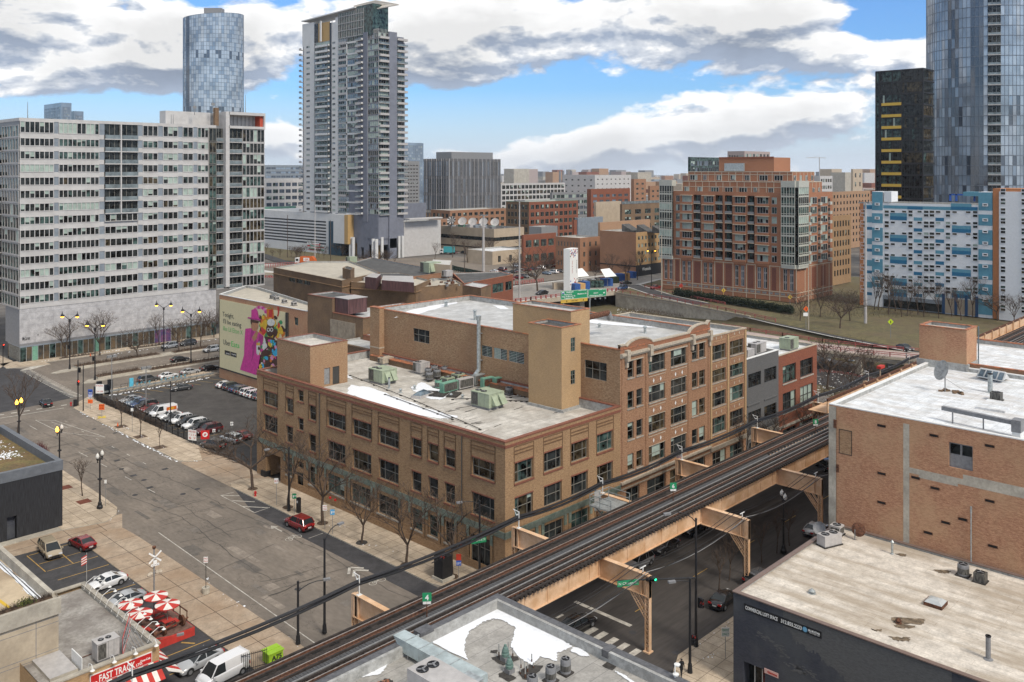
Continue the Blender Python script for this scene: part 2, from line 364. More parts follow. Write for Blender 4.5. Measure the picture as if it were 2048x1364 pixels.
def one_window(fr,r,dP,nx,ny,fm,gl,t=.07,o=0,split=None,bz=.12,mbf=None,mbp=None,frame=1):
 u0,u1,z0,z1=r[:4];f=mbf or MB();p=mbp or MB();b=o-dP
 us=[u0+(u1-u0)*i/nx for i in rA(nx+1)]if not split else[u0]+[u0+(u1-u0)*q for q in split]+[u1]
 zs=[z0+(z1-z0)*i/ny for i in rA(ny+1)]if isinstance(ny,int)else[z0]+[z0+(z1-z0)*q for q in ny]+[z1]
 if frame:
  fr.bO(f,u0,u1,z0,z0+t,b,b+t,fm,(4,));fr.bO(f,u0,u1,z1-t,z1,b,b+t,fm,(4,))
  for i,u in eN(us):
   a=u if i==0 else(u-t if i==len(us)-1 else u-t/2);fr.bO(f,a,a+t,z0+t,z1-t,b,b+t*.9,fm,(0,1,4))
  for z in zs[1:-1]:fr.bO(f,u0+t,u1-t,z-t/2,z+t/2,b,b+t*.8,fm,(3,4,5))
 g=pick(gl)
 for i in rA(len(us)-1):
  gi=g if rnd.random()<.75 else pick(gl)
  bl=z0+(z1-z0)*rCh((.3,.5,.6,.75))if rnd.random()<bz and gi is not M.g_blind else None
  if bl:
   fr.qd(p,us[i],us[i+1],z0,bl,b,gi);fr.qd(p,us[i],us[i+1],bl,z1,b,M.g_blind)
  else:fr.qd(p,us[i],us[i+1],z0,z1,b,gi)
 return f,p
def Wi(parent,fr,rects,dP=.3,nx=3,ny=1,fm=None,gl=G_OFF,keep=100,far=0,name='window',**k):
 fm=fm or M.winfr
 def near(r):q=fr.p((r[0]+r[1])/2,0);return(r[1]-r[0])*(r[3]-r[2])/(q[0]**2+q[1]**2)
 rs=sorted(rects,key=near,reverse=1)
 for r in rs[:keep]:
  nxx=r[4]if len(r)>4 else nx;kk=dict(k)
  if len(r)>5:kk['split']=r[5]
  if far:
   f=MB();one_window(fr,r,dP,nxx,ny,fm,gl,mbf=f,mbp=f,**kk);f.bd_(name,None,parent)
  else:
   f,p=one_window(fr,r,dP,nxx,ny,fm,gl,**kk)
   fo=f.bd_(name,fm,parent);p.bt('pane',fo)
 if rs[keep:]:
  f=MB()
  for r in rs[keep:]:one_window(fr,r,dP,r[4]if len(r)>4 else nx,ny,fm,gl,mbf=f,mbp=f,**k)
  tG(f.bd_(name,None,parent),kI='stuff')
def shell(root,A,B,C,z1,H1=(),H2=(),wm=None,rm=None,par=1.0,th=.35,dP=.3,cop=None,z0=0,coph=.12,wm2=None,copw=.08):
 """walls (left facade A-B with holes H1, right facade B-C with holes H2), roof sheet, parapet and coping; returns the two frames"""
 A,B,C=(Ve((p[0],p[1]))for p in(A,B,C));D=A+(C-B)
 f1=Fr(A,B);f2=Fr(B,C);mb=MB()
 wL(mb,f1,0,f1.L,z0,z1,H1,dP,wm);wL(mb,f2,0,f2.L,z0,z1,H2,dP,wm2 or wm)
 for a,b in((C,D),(D,A)):mb.fc_([(a.x,a.y,z0),(b.x,b.y,z0),(b.x,b.y,z1),(a.x,a.y,z1)],wm)
 e1=(B-A).normalized()*th;e2=(C-B).normalized()*th
 I=[A-e1*-1+e2,B-e1+e2,C-e1-e2,D+e1-e2];O=[A,B,C,D];zr=z1-par
 for i in rA(4):
  j=(i+1)%4
  mb.fc_([(I[j].x,I[j].y,zr),(I[i].x,I[i].y,zr),(I[i].x,I[i].y,z1),(I[j].x,I[j].y,z1)],M.flash)
  if not cop:mb.fc_([(O[i].x,O[i].y,z1),(O[j].x,O[j].y,z1),(I[j].x,I[j].y,z1),(I[i].x,I[i].y,z1)],wm)
 mb.bt('wall',root)
 rb=MB();rb.fc_([(q.x,q.y,zr)for q in I],rm);rb.bt('roof',root)
 if cop:
  cb=MB();ee1=e1.normalized()*copw;ee2=e2.normalized()*copw
  Q=[A-ee1-ee2,B+ee1-ee2,C+ee1+ee2,D-ee1+ee2];J=[I[0]+ee1+ee2,I[1]-ee1+ee2,I[2]-ee1-ee2,I[3]+ee1-ee2]
  for i in rA(4):
   j=(i+1)%4;z=z1+.003
   cb.hexa([(Q[i].x,Q[i].y,z),(Q[j].x,Q[j].y,z),(J[j].x,J[j].y,z),(J[i].x,J[i].y,z),(Q[i].x,Q[i].y,z+coph),(Q[j].x,Q[j].y,z+coph),(J[j].x,J[j].y,z+coph),(J[i].x,J[i].y,z+coph)],cop,(3,5))
  cb.bt('coping',root)
 return f1,f2
def tX(body,fr,u,z,h,m,parent=None,o=.02,sx_=1.0,name='lettering',bold=0,align='LEFT',wide=None):
 cu=bpy.data.curves.new(name,'FONT');cu.body=body;cu.size=h*1.38;cu.align_x=align;cu.resolution_u=2;cu.offset=bold;cu.extrude=.004
 to=bpy.data.objects.new(name,cu);COL.objects.link(to);bpy.context.view_layer.update()
 me=bpy.data.meshes.new_from_object(to);bpy.data.objects.remove(to);
 if wide:
  xs=[v.co.x for v in me.vertices];sx_=wide/(max(xs)-min(xs))if xs else 1
 off=Al(parent)if parent is not None else Ve((0,0,0))
 for v in me.vertices:
  q=fr.p(u+v.co.x*sx_,z+v.co.y,o+v.co.z);v.co=Ve(q)-off
 me.materials.clear();me.materials.append(m)
 ob=bpy.data.objects.new(name,me);COL.objects.link(ob)
 if parent is not None:ob.parent=parent;KIDS.setdefault(parent.name,[]).append(ob)
 return ob
# ---------------------------------------------------------------- ground, streets, kerbs, markings
g=MB()
for q in([(-300,-3000),(193,-3000),(193,262),(193,9000),(-300,9000)],[(193,262),(9000,262),(9000,9000),(193,9000)],[(420,-3000),(9000,-3000),(9000,262),(420,262)],[(193,-3000),(420,-3000),(420,-200),(193,-200)]):g.fc_([(a,b,-.25)for a,b in q])
St('ground',g,M.earth)
def sheet(x0,x1,y0,y1,z,m,mb=None):
 mb=mb or MB();mb.fc_([(x0,y0,z),(x1,y0,z),(x1,y1,z),(x0,y1,z)],m);return mb
def poly(pts,z,m,mb=None):
 mb=mb or MB();mb.fc_([(p[0],p[1],z)for p in pts],m);return mb
r=MB()
sheet(20,78.2,70,200,-.012,M.asph,r)
St('road',r)
r=sheet(10,193,20,74,-.008,M.asphl);St('road',r)
r=sheet(40,193,200,254.2,-.006,M.asph);St('road',r)
r=poly([(20,199.2),(76,206.5),(78.5,244),(70,262),(20,262)],.0,M.asph2);St('road',r)
r=sheet(78.0,108,133.5,203.4,.0,M.asphw);St('parking_lot',r)
r=sheet(30,46.9,70,127.5,.004,M.asph2);St('parking_lot',r)
def wP(name,pts,m,z=.14,top=None):
 mb=MB();mb.Pm(pts,-.02,z,M.conc,m);return St(name,mb)
wP('pavement',[(72.6,77.6),(74.5,75.5),(74.5,71.8),(193,71.8),(193,76.2),(78.2,76.2),(78.2,128.2),(74.5,132.2),(72.2,131.6),(71.45,129.8),(71.45,82)],M.walk)
mb=poly([(71.5,129.7),(78.2,129),(78.2,154.5),(71.5,147)],.02,M.walk2);St('driveway',mb)
wP('pavement',[(71.6,148.5),(72.6,146.6),(74.6,145.5),(78.0,153.8),(78.6,204.8),(110,204.6),(107.7,209.6),(84,208),(79,205.5),(74.5,201),(72.2,197),(71.8,185)],M.walk)
wP('pavement',[(46.6,131.2),(52.1,129.9),(54.2,131.6),(55.4,134.2),(55.7,140),(56.2,170),(56.5,196),(46.6,198)],M.walk)
wP('pavement',[(46.9,70.5),(52.6,70.5),(52.8,90),(53.0,121),(52.8,126),(46.9,127.4)],M.walk2,.1)
mb=poly([(30,127.6),(52.8,126.2),(55,131.5),(46,131.6),(30,131.5)],.012,M.walk2);St('driveway',mb)
wP('pavement',[(74.5,30),(193,30),(193,51.5),(78.5,51.5),(75.6,50.2),(74.4,47.5)],M.walk,.14)
wP('pavement',[(20,30),(50.5,30),(50.5,48.5),(49,51),(20,51.2)],M.walk,.14)
wP('pavement',[(80,246.8),(84.5,246),(84.5,249.6),(190,248.6),(190,254.3),(75.5,256),(75,249)],M.walk,.16)
wP('pavement',[(20,256),(74,250.5),(79,257),(79,300),(20,300)],M.walk,.16)
wP('kerb_island',[(76.8,244.4),(79.4,243.6),(84,246.4),(80.5,247)],M.line,.05)
def ell(cx,cy,a,b,n=18):return[(cx+a*mC(2*mP*i/n),cy+b*mS(2*mP*i/n))for i in rA(n)]
wP('median',[(80.8,235),(83,236.4),(88,238.1),(150,240),(150,234.6),(95,235.2),(84,233.9),(81.5,233.9)],M.conc,.15)
wP('median',[(82,218.4),(84,217.4),(90,219),(150,217),(150,224),(99,224.2),(84.5,221.4)],M.conc,.15)
def planter(pts,h,lB):
 t=Tg('planter',lB,'planter',(pts[0][0],pts[0][1],.15))
 mb=MB();mb.Pm(pts,.15,h,M.conc,M.dirt);mb.bt('planter_wall',t)
 b=MB();cx=sum(p[0]for p in pts)/len(pts);cy=sum(p[1]for p in pts)/len(pts)
 x0=min(p[0]for p in pts)+.6;x1=max(p[0]for p in pts)-.6
 for i in rA(int((x1-x0)*9)):
  x=ru(x0,x1);y=cy+ru(-.9,.9)
  for k in rA(5):b.tu((x,y,h),(x+ru(-.35,.35),y+ru(-.35,.35),h+ru(.25,.9)),.02,.006,3,None,0)
 tG(b.bd_('dry_shrubs',M.twig,t),kI='stuff')
planter([(86.2,219.9),(97.2,220.2),(97.2,223.3),(86.5,222.8)],.6,'low concrete planter of dry plants nearest the crossing, in the southern median of the avenue')
planter([(99,219.3),(124,218.6),(124,222),(99,222.6)],.35,'long planter of brown shrubs in the median behind the row of parked cars')
planter([(87.2,235.6),(109,235.3),(109,238.6),(87.2,238.2)],.6,'raised planter of dry shrubs in the northern median by the showroom')
planter([(113,235.5),(140,235.4),(140,238.6),(113,238.6)],.35,'reddish soil planter in the northern median beyond the raised planter')
planter([(88.5,250.2),(97.5,250),(97.5,251.5),(88.5,251.6)],.3,'low pavement planter bed in front of the green showroom car')
planter([(107,249.6),(123,249.3),(123,250.6),(107,251)],.3,'long low pavement planter bed below the purple showroom poster')
mk=MB();lw=.14
def Sp(p,q,w_=.14,z=.012,m=None,mb=None):
 p=Ve((p[0],p[1]));q=Ve((q[0],q[1]));d=(q-p).normalized();n=Ve((-d.y,d.x))*w_/2
 (mb or mk).fc_([((p-n).x,(p-n).y,z),((q-n).x,(q-n).y,z),((q+n).x,(q+n).y,z),((p+n).x,(p+n).y,z)],m)
W_=M.line;Y_=M.yline
for x0,x1,y,n in((59.0,71.6,202.2,5),):
 for i in rA(7):x=57.2+i*2.35;Sp((x,202.4-.12*(x-60)+.35),(x+1.1,202.4-.12*(x+1.1-60)+.35),.55,.016,W_)
Sp((57,200.2),(71.0,199.0),.3,.016,W_)
for i in rA(27):
 y=207.2+i*1.4;x=75.4+(i/26)*1.4
 Sp((x-.2,y),(x+2.3,y-.25),.5,.016,W_)
Sp((55.6,121),(53.6,70),.13,.012,W_)
for(a,b)in((190,186),(166,162),(156.5,154),(147,144.7),(138.6,136.4)):Sp((61.4+(190-a)*.013,a),(61.45+(190-a)*.013,b),.13,.012,W_)
for y in(179,172,165,158.5,152):Sp((67.1,y),(67.1,y-1.2),.13,.012,W_)
for a,b in(((68.59,127.89),(70.7,127.7)),((68.59,127.89),(68.55,117.84)),((68.55,117.84),(71.2,118.1))):Sp(a,b,.12,.012,W_)
for a,b in(((68.7,127.7),(70.5,125.7)),((68.7,124.6),(70.8,121.7)),((68.6,121.3),(70.9,118.2))):Sp(a,b,.22,.013,W_)
for a,b in(((63.6,193.5),(63.9,181)),((63.6,193.5),(66.2,190.2)),((66.2,190.2),(68.6,171.5)),((63.9,181),(68.6,171.5)),((65.3,189.8),(66.1,183.5)),((64.4,187),(66.4,187)),((64.4,183.5),(66.8,183.3))):Sp(a,b,.13,.012,W_)
Sp((68.84,104.3),(71.2,104.4),.1,.012,W_)
def arrow(x,y,s,d=1):
 Sp((x,y),(x,y+d*1.6*s),.18*s,.014,W_)
 mk.fc_([(x-.5*s,y+d*1.5*s,.014),(x+.5*s,y+d*1.5*s,.014),(x,y+d*2.5*s,.014)][::int(d)],W_)
arrow(67.6,109.0,1.15)
def ring(cx,cy,r_,w_=.09,z=.014,n=14):
 for i in rA(n):
  a,b=2*mP*i/n,2*mP*(i+1)/n
  Sp((cx+r_*mC(a),cy+r_*mS(a)),(cx+r_*mC(b),cy+r_*mS(b)),w_,z,W_)
def bike(x,y,s=1.0):
 ring(x-.62*s,y,.42*s);ring(x+.62*s,y,.42*s)
 for a,b in(((-.62,0),(-.3,.6)),((-.3,.6),(.45,.65)),((.45,.65),(.62,0)),((-.3,.6),(.0,0)),((0,0),(.45,.65)),((-.62,0),(0,0)),((.45,.65),(.4,.95)),((-.3,.6),(-.4,.85))):
  Sp((x+a[0]*s,y+a[1]*s),(x+b[0]*s,y+b[1]*s),.1,.014,W_)
bike(67.5,105.9,1.15);bike(67.4,87.3,1.1)
for k in(0,1.0):Sp((66.2,90.5+k),(67.35,91.9+k),.35,.014,W_);Sp((67.35,91.9+k),(68.5,90.5+k),.35,.014,W_)
Sp(at(1150,1203),at(1262,1252),.55,.012,W_)
for p in((1182,1262),(1202,1271),(1223,1283),(1245,1294),(1268,1306)):
 q=at(*p);Sp((q.x-1.0,q.y),(q.x+.9,q.y),.75,.012,W_)
Sp(at(1112,1236),at(1126,1229),.4,.012,W_)
for i in rA(14):Sp((83+i*12,60.2),(86.3+i*12,60.2),.13,.012,Y_)
Sp((80,209.9),(112,209.4),.12,.012,W_)
for i in rA(8):Sp((84+i*9,214),(87+i*9,214),.12,.012,W_);Sp((88+i*9,229.5),(91+i*9,229.5),.12,.012,W_)
for i in rA(8):Sp((88+i*9,243.5),(91+i*9,243.5),.12,.012,W_)
for y in(125.9,122.2,119.3,115.8,112,108,104,100,96.5,93,89.5,86,82.5,79):Sp((40.6,y),(46.7,y-.1),.12,.012,Y_)
Sp((40.4,126),(40.4,119.3),.12,.012,Y_);Sp((43.8,126),(43.7,119.3),.12,.012,Y_)
for x in rA(84,106,3):Sp((x,202.5),(x+1.8,197.2),.12,.012,Y_)
for y in rA(158,200,3):Sp((79.6,y),(85,y+.1),.1,.012,Y_)
for y in rA(166,196,3):Sp((101.5,y),(106.8,y+.1),.1,.012,Y_)
for y in(95.5,93.2,91,88.6):Sp((44.3,y),(45.2,y-1.2),.25,.014,Y_)
St('road_marking',mk)
mh=MB()
for p in((230,866),(243,938),(288,960),(366,988),(395,978),(405,930),(596,1178),(270,990),(1265,1265),(1290,1290),(1352,1305),(555,1035),(188,858)):
 q=at(*p);mh.fc_([(a,b,.011)for a,b in ell(q.x,q.y,.42,.42,14)],M.asph2)
for p in((234,921),(267,951),(300,975),(330,938)):
 q=at(*p);mh.fc_([(q.x-.5,q.y-.4,.011),(q.x+.5,q.y-.4,.011),(q.x+.5,q.y+.4,.011),(q.x-.5,q.y+.4,.011)],M.asph2)
tG(St('road_marking',mh))
r=poly([(68.4,76),(71.45,80),(71.45,129),(68.4,118)],-.004,M.asph2);St('road',r)
def Bl(pts,z,jag=.25,n=6,m=None,mb=None):
 mb=mb or MB();out=[]
 for i in rA(len(pts)):
  a=Ve(pts[i][:2]);b=Ve(pts[(i+1)%len(pts)][:2])
  for k in rA(n):
   q=a.lerp(b,k/n);out.append((q.x+ru(-jag,jag),q.y+ru(-jag,jag),z))
 mb.fc_(out,m)
 if m is None or m is M.snow:
  for q in out:
   for _ in rA(2):
    x,y=q[0]+rnd.gauss(0,jag*1.1),q[1]+rnd.gauss(0,jag*1.1);s_=jag*ru(.12,.45);a0=ru(0,6);mb.fc_([(x+s_*mC(a0+k*1.26)*ru(.5,1),y+s_*mS(a0+k*1.26)*ru(.5,1),z+ru(.001,.004))for k in rA(5)],m)
 return mb
pm=MB()
for i in rA(46):
 x=ru(55,68);y=ru(78,196);a,c_=ru(.4,1.6),ru(.8,5)
 pm.fc_([(x,y,.003+i*.0001),(x+a,y,.003+i*.0001),(x+a,y+c_,.003+i*.0001),(x,y+c_,.003+i*.0001)],mX('patch_tone_%d'%(i%3),((.16,.14,.12),(.235,.2,.165),(.125,.11,.095))[i%3],.9,vR=.12,scale=.8,fI=.1))
def seam(x,y,dx,dy,n,st=1.2):
 p=Ve((x,y))
 for k in rA(n):
  q=p+Ve((dx,dy)).normalized()*st+Ve((ru(-.28,.28),ru(-.28,.28)));d_=(q-p).normalized();nn_=Ve((-d_.y,d_.x))*ru(.025,.06);pm.fc_([((p-nn_).x,(p-nn_).y,.009),((q-nn_).x,(q-nn_).y,.009),((q+nn_).x,(q+nn_).y,.009),((p+nn_).x,(p+nn_).y,.009)],M.tarl);p=q
for x,n in((57.6,70),(61.6,60),(65.5,80)):seam(x,195-n*.2,0,-1,n)
for i in rA(26):seam(ru(55,60),ru(80,195),1,ru(-.3,.3),rnd.randint(3,9))
for i in rA(16):seam(ru(82,100),ru(140,195),ru(-1,1),ru(-1,1),rnd.randint(4,12))
St('road_patch',pm)
sn=MB()
def lump(x,y,z,s,mb=sn):
 n=7;s=s*.62;top=(x+ru(-.1,.1)*s,y+ru(-.1,.1)*s,z+.28*s);rg=[]
 for i in rA(n):
  a=2*mP*i/n;rr=s*ru(.4,1.0);rg.append((x+rr*mC(a),y+rr*mS(a),z-.02))
 mid=[((p[0]+top[0])/2+ru(-.1,.1)*s,(p[1]+top[1])/2,z+.2*s)for p in rg]
 for i in rA(n):
  j=(i+1)%n;mb.fc_([rg[i],rg[j],mid[j],mid[i]]);mb.fc_([mid[i],mid[j],top])
def sL(a,b,n,s,sp=.35,z=.0):
 for i in rA(n):
  t=(i+rnd.random())/n;lump(a[0]+(b[0]-a[0])*t+ru(-sp,sp),a[1]+(b[1]-a[1])*t+ru(-sp,sp),z,s*ru(.4,1.2))
sL((72.0,193),(71.9,185),16,.4,.3,.1);sL((71.9,181),(71.6,168),34,.45,.3,.08);sL((71.5,166),(71.3,148),60,.36,.25,.03)
sL((72.6,147),(74,145.6),6,.3,.2,.1);sL((54.9,133),(55.6,139),8,.3,.2,.1);sL((52.4,130),(55.2,133),10,.28,.2)
sL((73.2,176),(73.6,172),8,.35,.5,.14);sL((73,167.5),(73.6,164),6,.35,.5,.14);sL((73,158.5),(73.4,156),5,.3,.5,.14)
sL((82,202.6),(96,202.4),36,.5,.4,.02);sL((95,202.2),(106,202.6),26,.5,.4,.02)
sL((46.6,111),(46.9,108),3,.3,.3);sL((52.6,98),(52.7,93),14,.33,.4,.05);sL((52.5,84),(52.6,80),10,.35,.3,.05);sL((53.6,103.5),(52.6,100.5),8,.3,.3,.05)
sL((84,251.6),(125,251.2),60,.5,.5,.16);sL((100,247),(150,246.6),40,.5,.3,.1);sL((72.6,100),(74.5,92),10,.25,.8,.14);sL((73.4,106),(74.6,103),8,.25,.4,.14)
sL((88.3,51.2),(80,50.9),10,.25,.3,.12);sL((79,49.5),(82,48.5),8,.25,.5,.14)
tG(sn.bd_('snow',M.snow),kI='stuff')
# ---------------------------------------------------------------- tan corner building
PZ=15.7
t=Tg('tan_brick_building','three storey tan brick building on the street corner, its grey roof crowded with machines','building',(90,100,0))
A,B,C=(77.9,133.2),(77.9,75.8),(101,75.8)
yu=lambda y:133.2-y
wc=[(131.0,126.9,3),(113.0,108.5,3),(106.7,102.3,3),(100.55,96.2,3),(81.65,77.3+.35,3)]
wn=[(124.3,122.4),(93.4,91.4),(89.95,88.05),(86.7,84.8)]
wst=[(117.9,116.1)];sm=[(120.95,119.45)]
TR,SR=(11.8,14.05),(7.0,9.6)
SP=(.25,.75)
H1=[];
for a,b,n in wc:H1+=[(yu(a),yu(b),*TR,3,SP)];H1+=[(yu(a),yu(b),*((6.9,9.65)if a<130 else(7.6,10.2)),3,SP)]
for a,b in wn+wst:H1+=[(yu(a),yu(b),*TR,1),(yu(a),yu(b),*SR,1)]
for a,b in sm:H1+=[(yu(a),yu(b),14.1,15.85,1),(yu(a),yu(b),9.6,11.5,1)]
g1=[(113.1,108.7),(107.05,102.4),(100.8,96.2)];g1n=[(124.3,122.6),(117.9,116.2),(93.4,91.2),(89.9,88.1),(86.7,84.9)]
H1g=[(yu(a),yu(b),2.0,4.75,3)for a,b in g1]+[(yu(a),yu(b),1.9,4.7,1)for a,b in g1n]+[(yu(81.95),yu(78.4),.2,4.4,3)]
H1b=[(yu(a),yu(b),.15,.95,3)for a,b in g1]+[(yu(93.3),yu(91.3),.15,.95,2)]
door=(yu(121.4),yu(119.5),.2,3.0)
arch=(yu(130.4),yu(126.0),0,4.15)
H2=[];xs=[(79.6,82.9),(85.0,88.45),(90.35,93.8),(95.8,99.3)]
for a,b in xs:H2+=[(a-77.9,b-77.9,11.6,14.1,3,SP),(a-77.9,b-77.9,7.2,9.8,3,SP)]
H2g=[(a-77.9,b-77.9+.3,1.6,4.9,3)for a,b in xs]
f1,f2=shell(t,A,B,C,17.0,H1+H1g+H1b+[door,arch,(yu(121.0),yu(119.4),3.7,4.7)],H2+H2g,M.tan,M.roofg,17.0-PZ,.4,.35,M.terra,coph=.16)
Wi(t,f1,H1,.32,gl=[('g_dark',8),('g_warm',2)],bz=0,ny=(.5,));Wi(t,f2,H2,.32,gl=[('g_dark',5),('g_warm',4),('g_teal',3)],bz=.1,ny=(.5,))
Wi(t,f1,H1g,.32,gl=[('g_teal',6),('g_dark',3)],bz=.1,ny=(.66,));Wi(t,f1,H1b,.2,gl=[('g_dark',3),('g_teal',2)],bz=0);Wi(t,f2,H2g,.32,gl=[('g_teal',4),('g_dark',6)],bz=0,ny=(.66,))
d=MB();f1.bO(d,door[0],door[1],.2,3.0,-.34,-.28,M.winfrd);f1.qd(d,door[0]+.15,door[0]+.85,.4,2.8,-.27,M.g_dark);f1.qd(d,door[0]+1.05,door[1]-.15,.4,2.8,-.27,M.g_dark);d.bt('door',t)
Wi(t,f1,[(yu(121.0),yu(119.4),3.7,4.7,2)],.3,gl=[('g_dark',1)],bz=0)
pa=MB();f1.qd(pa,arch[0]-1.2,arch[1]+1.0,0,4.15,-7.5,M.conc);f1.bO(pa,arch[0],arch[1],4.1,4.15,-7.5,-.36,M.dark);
f1.bO(pa,arch[0]-.02,arch[0]+.0,0,4.1,-7.5,-.36,M.tan);f1.bO(pa,arch[1],arch[1]+.02,0,4.1,-7.5,-.36,M.tan);pa.bt('passage',t)
def relief(fr,holes,L,m=M.terra):
 b=MB()
 for h in holes:
  if h[3]>13.9 and h[3]<15:
   a,c=h[0]-.12,h[1]+.12
   for z,hh,oo,mm in((15.55,.13,.07,M.tanband),(15.15,.13,.07,M.tanband)):fr.bO(b,a,c,z,z+hh,.0,oo,mm,(3,))
   fr.bO(b,a-.06,a+.04,h[2]-.1,16.15,0,.05,M.tanband,(3,));fr.bO(b,c-.04,c+.06,h[2]-.1,16.15,0,.05,M.tanband,(3,));fr.bO(b,a,c,16.05,16.15,0,.05,M.tanband,(3,))
  if h[2]>6:fr.bO(b,h[0]-.15,h[1]+.15,h[2]-.2,h[2],0,.14,m,(3,));fr.bO(b,h[0]-.05,h[1]+.05,h[3],h[3]+.16,0,.06,m,(3,))
 fr.bO(b,-.05,L+.05,16.3,16.62,0,.09,m,(3,));return b
b=relief(f1,H1,f1.L);b2=relief(f2,H2,f2.L)
for fr_,bb,gg in((f1,b,H1g),(f2,b2,H2g)):
 fr_.bO(bb,.3 if fr_ is f1 else-.08,fr_.L+.08,5.25,6.05,0,.08,M.green,(3,))
 for h in gg:
  fr_.bO(bb,h[0]-.2,h[1]+.2,h[2]-.22,h[2],0,.12,M.stone,(3,))
  for uu in(h[0]-.55,h[1]+.1):fr_.bO(bb,uu,uu+.45,1.3,5.2,0,.1,M.tan,(3,));fr_.bO(bb,uu-.02,uu+.47,3.9,5.22,0,.14,M.green,(3,))
 fr_.bO(bb,arch[1]+1.2 if fr_ is f1 else 0,fr_.L,.0,1.15,0,.1,M.stone if fr_ is f2 else M.tan,(3,))
b.bt('facade_trim',t);b2.bt('facade_trim',t)
pi=MB();f1.bO(pi,arch[0]-1.1,arch[0]+.15,0,.9,-.8,.3,M.black);pi.bt('pier_base',t)
dp=MB()
for u in(yu(115.0),yu(83.4)):dp.tu(f1.p(u,5,.12),f1.p(u,16.3,.12),.07,None,6,M.winfrd)
dp.bt('downpipe',t)
fd=MB();q=f1.p(yu(112.5)+2.4,.8,.15)
h=MB();W0,W1,W2=(79.5,129.6),(79.5,120.0),(86.6,120.0)
ph=Tg('stair_penthouse','square orange brick stair house with door rising behind the north end of the tan roof','roof structure',(83,125,PZ))
pd=(4.2,5.5,PZ+.05,PZ+2.9);pv=(2.6,3.7,PZ+.3,PZ+2.9)
p1,p2=shell(ph,W0,W1,W2,22.45,[],[pd,pv],M.buff,M.roofg,.7,.3,.2,M.terra,z0=PZ,coph=.06)
d=MB();p2.bO(d,pd[0],pd[1],pd[2],pd[3],-.19,-.14,M.winfrd);d.bt('door',ph)
d=MB();p2.bO(d,pv[0],pv[1],pv[2],pv[3],-.19,-.14,M.grey);d.bt('vent_grille',ph)
ck=MB()
for i in rA(34):
 p=at(ru(800,1150),ru(805,872),PZ)
 if not(79<p.x<99.5 and 76.8<p.y<110):continue
 L_=ru(.6,3.2);a_=ru(-.25,.25);w_=ru(.04,.16);Bl([(p.x,p.y-w_,0),(p.x+L_,p.y+L_*a_-w_*.5,0),(p.x+L_,p.y+L_*a_+w_*.5,0),(p.x+L_*.2,p.y+w_,0)],PZ+.008+.0003*i,.05,4,M.tarl,ck)
tG(ck.bd_('roof_stain'),kI='stuff')
sn=MB();z=PZ+.03
Bl([at(x,y,PZ)for x,y in((700,770),(738,775),(790,795),(850,815),(920,835),(880,838),(800,822),(740,806),(694,786))],z,.35,6,None,sn)
Bl([at(x,y,PZ)for x,y in((688,746),(700,752),(706,758),(690,756))],z,.2,4,None,sn)
Bl([at(x,y,PZ)for x,y in((822,776),(842,764),(868,776),(905,784),(880,800),(845,795))],z,.35,4,None,sn)
tG(sn.bd_('snow',M.snow),kI='stuff')
# ---------------------------------------------------------------- four storey brick building
t=Tg('brick_loft_building','four storey orange brown brick building with two curved stone-edged parapets behind the tan corner building','building',(112,100,0))
XB=101.0
A,B,C=(XB,131.2),(XB,75.82),(124.6,75.82)
ys=lambda y:131.2-y
wh=[(ys(120.7),ys(116.4),20.3,22.6,3,(.3,.7)),(ys(103.6),ys(101.2),20.2,21.9,2),(ys(100.8),ys(97.9),20.2,21.9,2),(ys(97.5),ys(94.2),20.2,21.9,2),(ys(82.2),ys(78.2),20.1,22.7,3)]
uu=lambda x:x-101
rows=[(20.65,23.0),(16.3,18.7),(11.9,14.3),(7.5,9.85)]
HP=[];HW=[]
for z0,z1 in rows:
 for a,b in((102.75,104.2),(104.87,106.35),(119.4,121.0),(121.45,123.15)):HP.append((uu(a),uu(b),z0,z1,1))
 for a,b in((107.9,112.1),(113.6,117.85)):HW.append((uu(a),uu(b),z0-.15,z1,3,SP))
HG=[(uu(a),uu(b),.6,5.0,2)for a,b in((102.4,105.6),(107.5,112.2),(113.4,118.0),(119.4,123.2))]
f1,f2=shell(t,A,B,C,24.9,wh,HP+HW+HG,M.buff,M.rooft,.9,.4,.3,M.terra_o,coph=.12,wm2=M.facebrick)
Wi(t,f1,wh[:1]+wh[4:],.2,gl=[('g_dark',3),('g_warm',2),('g_teal',1)],ny=(.55,),bz=0)
Wi(t,f1,wh[1:4],.12,gl=[('g_teal',1),('g_blind',2)],ny=7,bz=0,t=.05,fm=M.steel,name='louvre_window')
Wi(t,f2,HP,.25,gl=G_OFF,ny=(.5,),bz=.3);Wi(t,f2,HW,.25,gl=G_OFF,ny=(.5,),bz=.3);Wi(t,f2,HG,.3,gl=[('g_dark',5),('g_warm',2)],ny=(.7,),bz=.1)
b=MB()
f2.bO(b,0,23.6,24.0,24.35,0,.45,M.lime,(3,));f2.bO(b,0,23.6,23.75,24.0,0,.25,M.lime,(3,))
for u in(1.0,6.6,17.9,22.9):
 f2.bO(b,u,u+.7,23.2,24.75,0,.6,M.lime,(3,));f2.bO(b,u+.12,u+.58,22.3,23.2,0,.35,M.lime,(3,))
for u0_,u1_ in((uu(102.6),uu(106.5)),(uu(107.6),uu(118.1)),(uu(119.2),uu(123.4))):f2.bO(b,u0_,u1_,23.03,23.2,0,.07,M.lime,(3,))
for h_ in HP+HW:f2.bO(b,h_[0]-.12,h_[1]+.12,h_[2]-.16,h_[2],0,.12,M.stone,(3,))
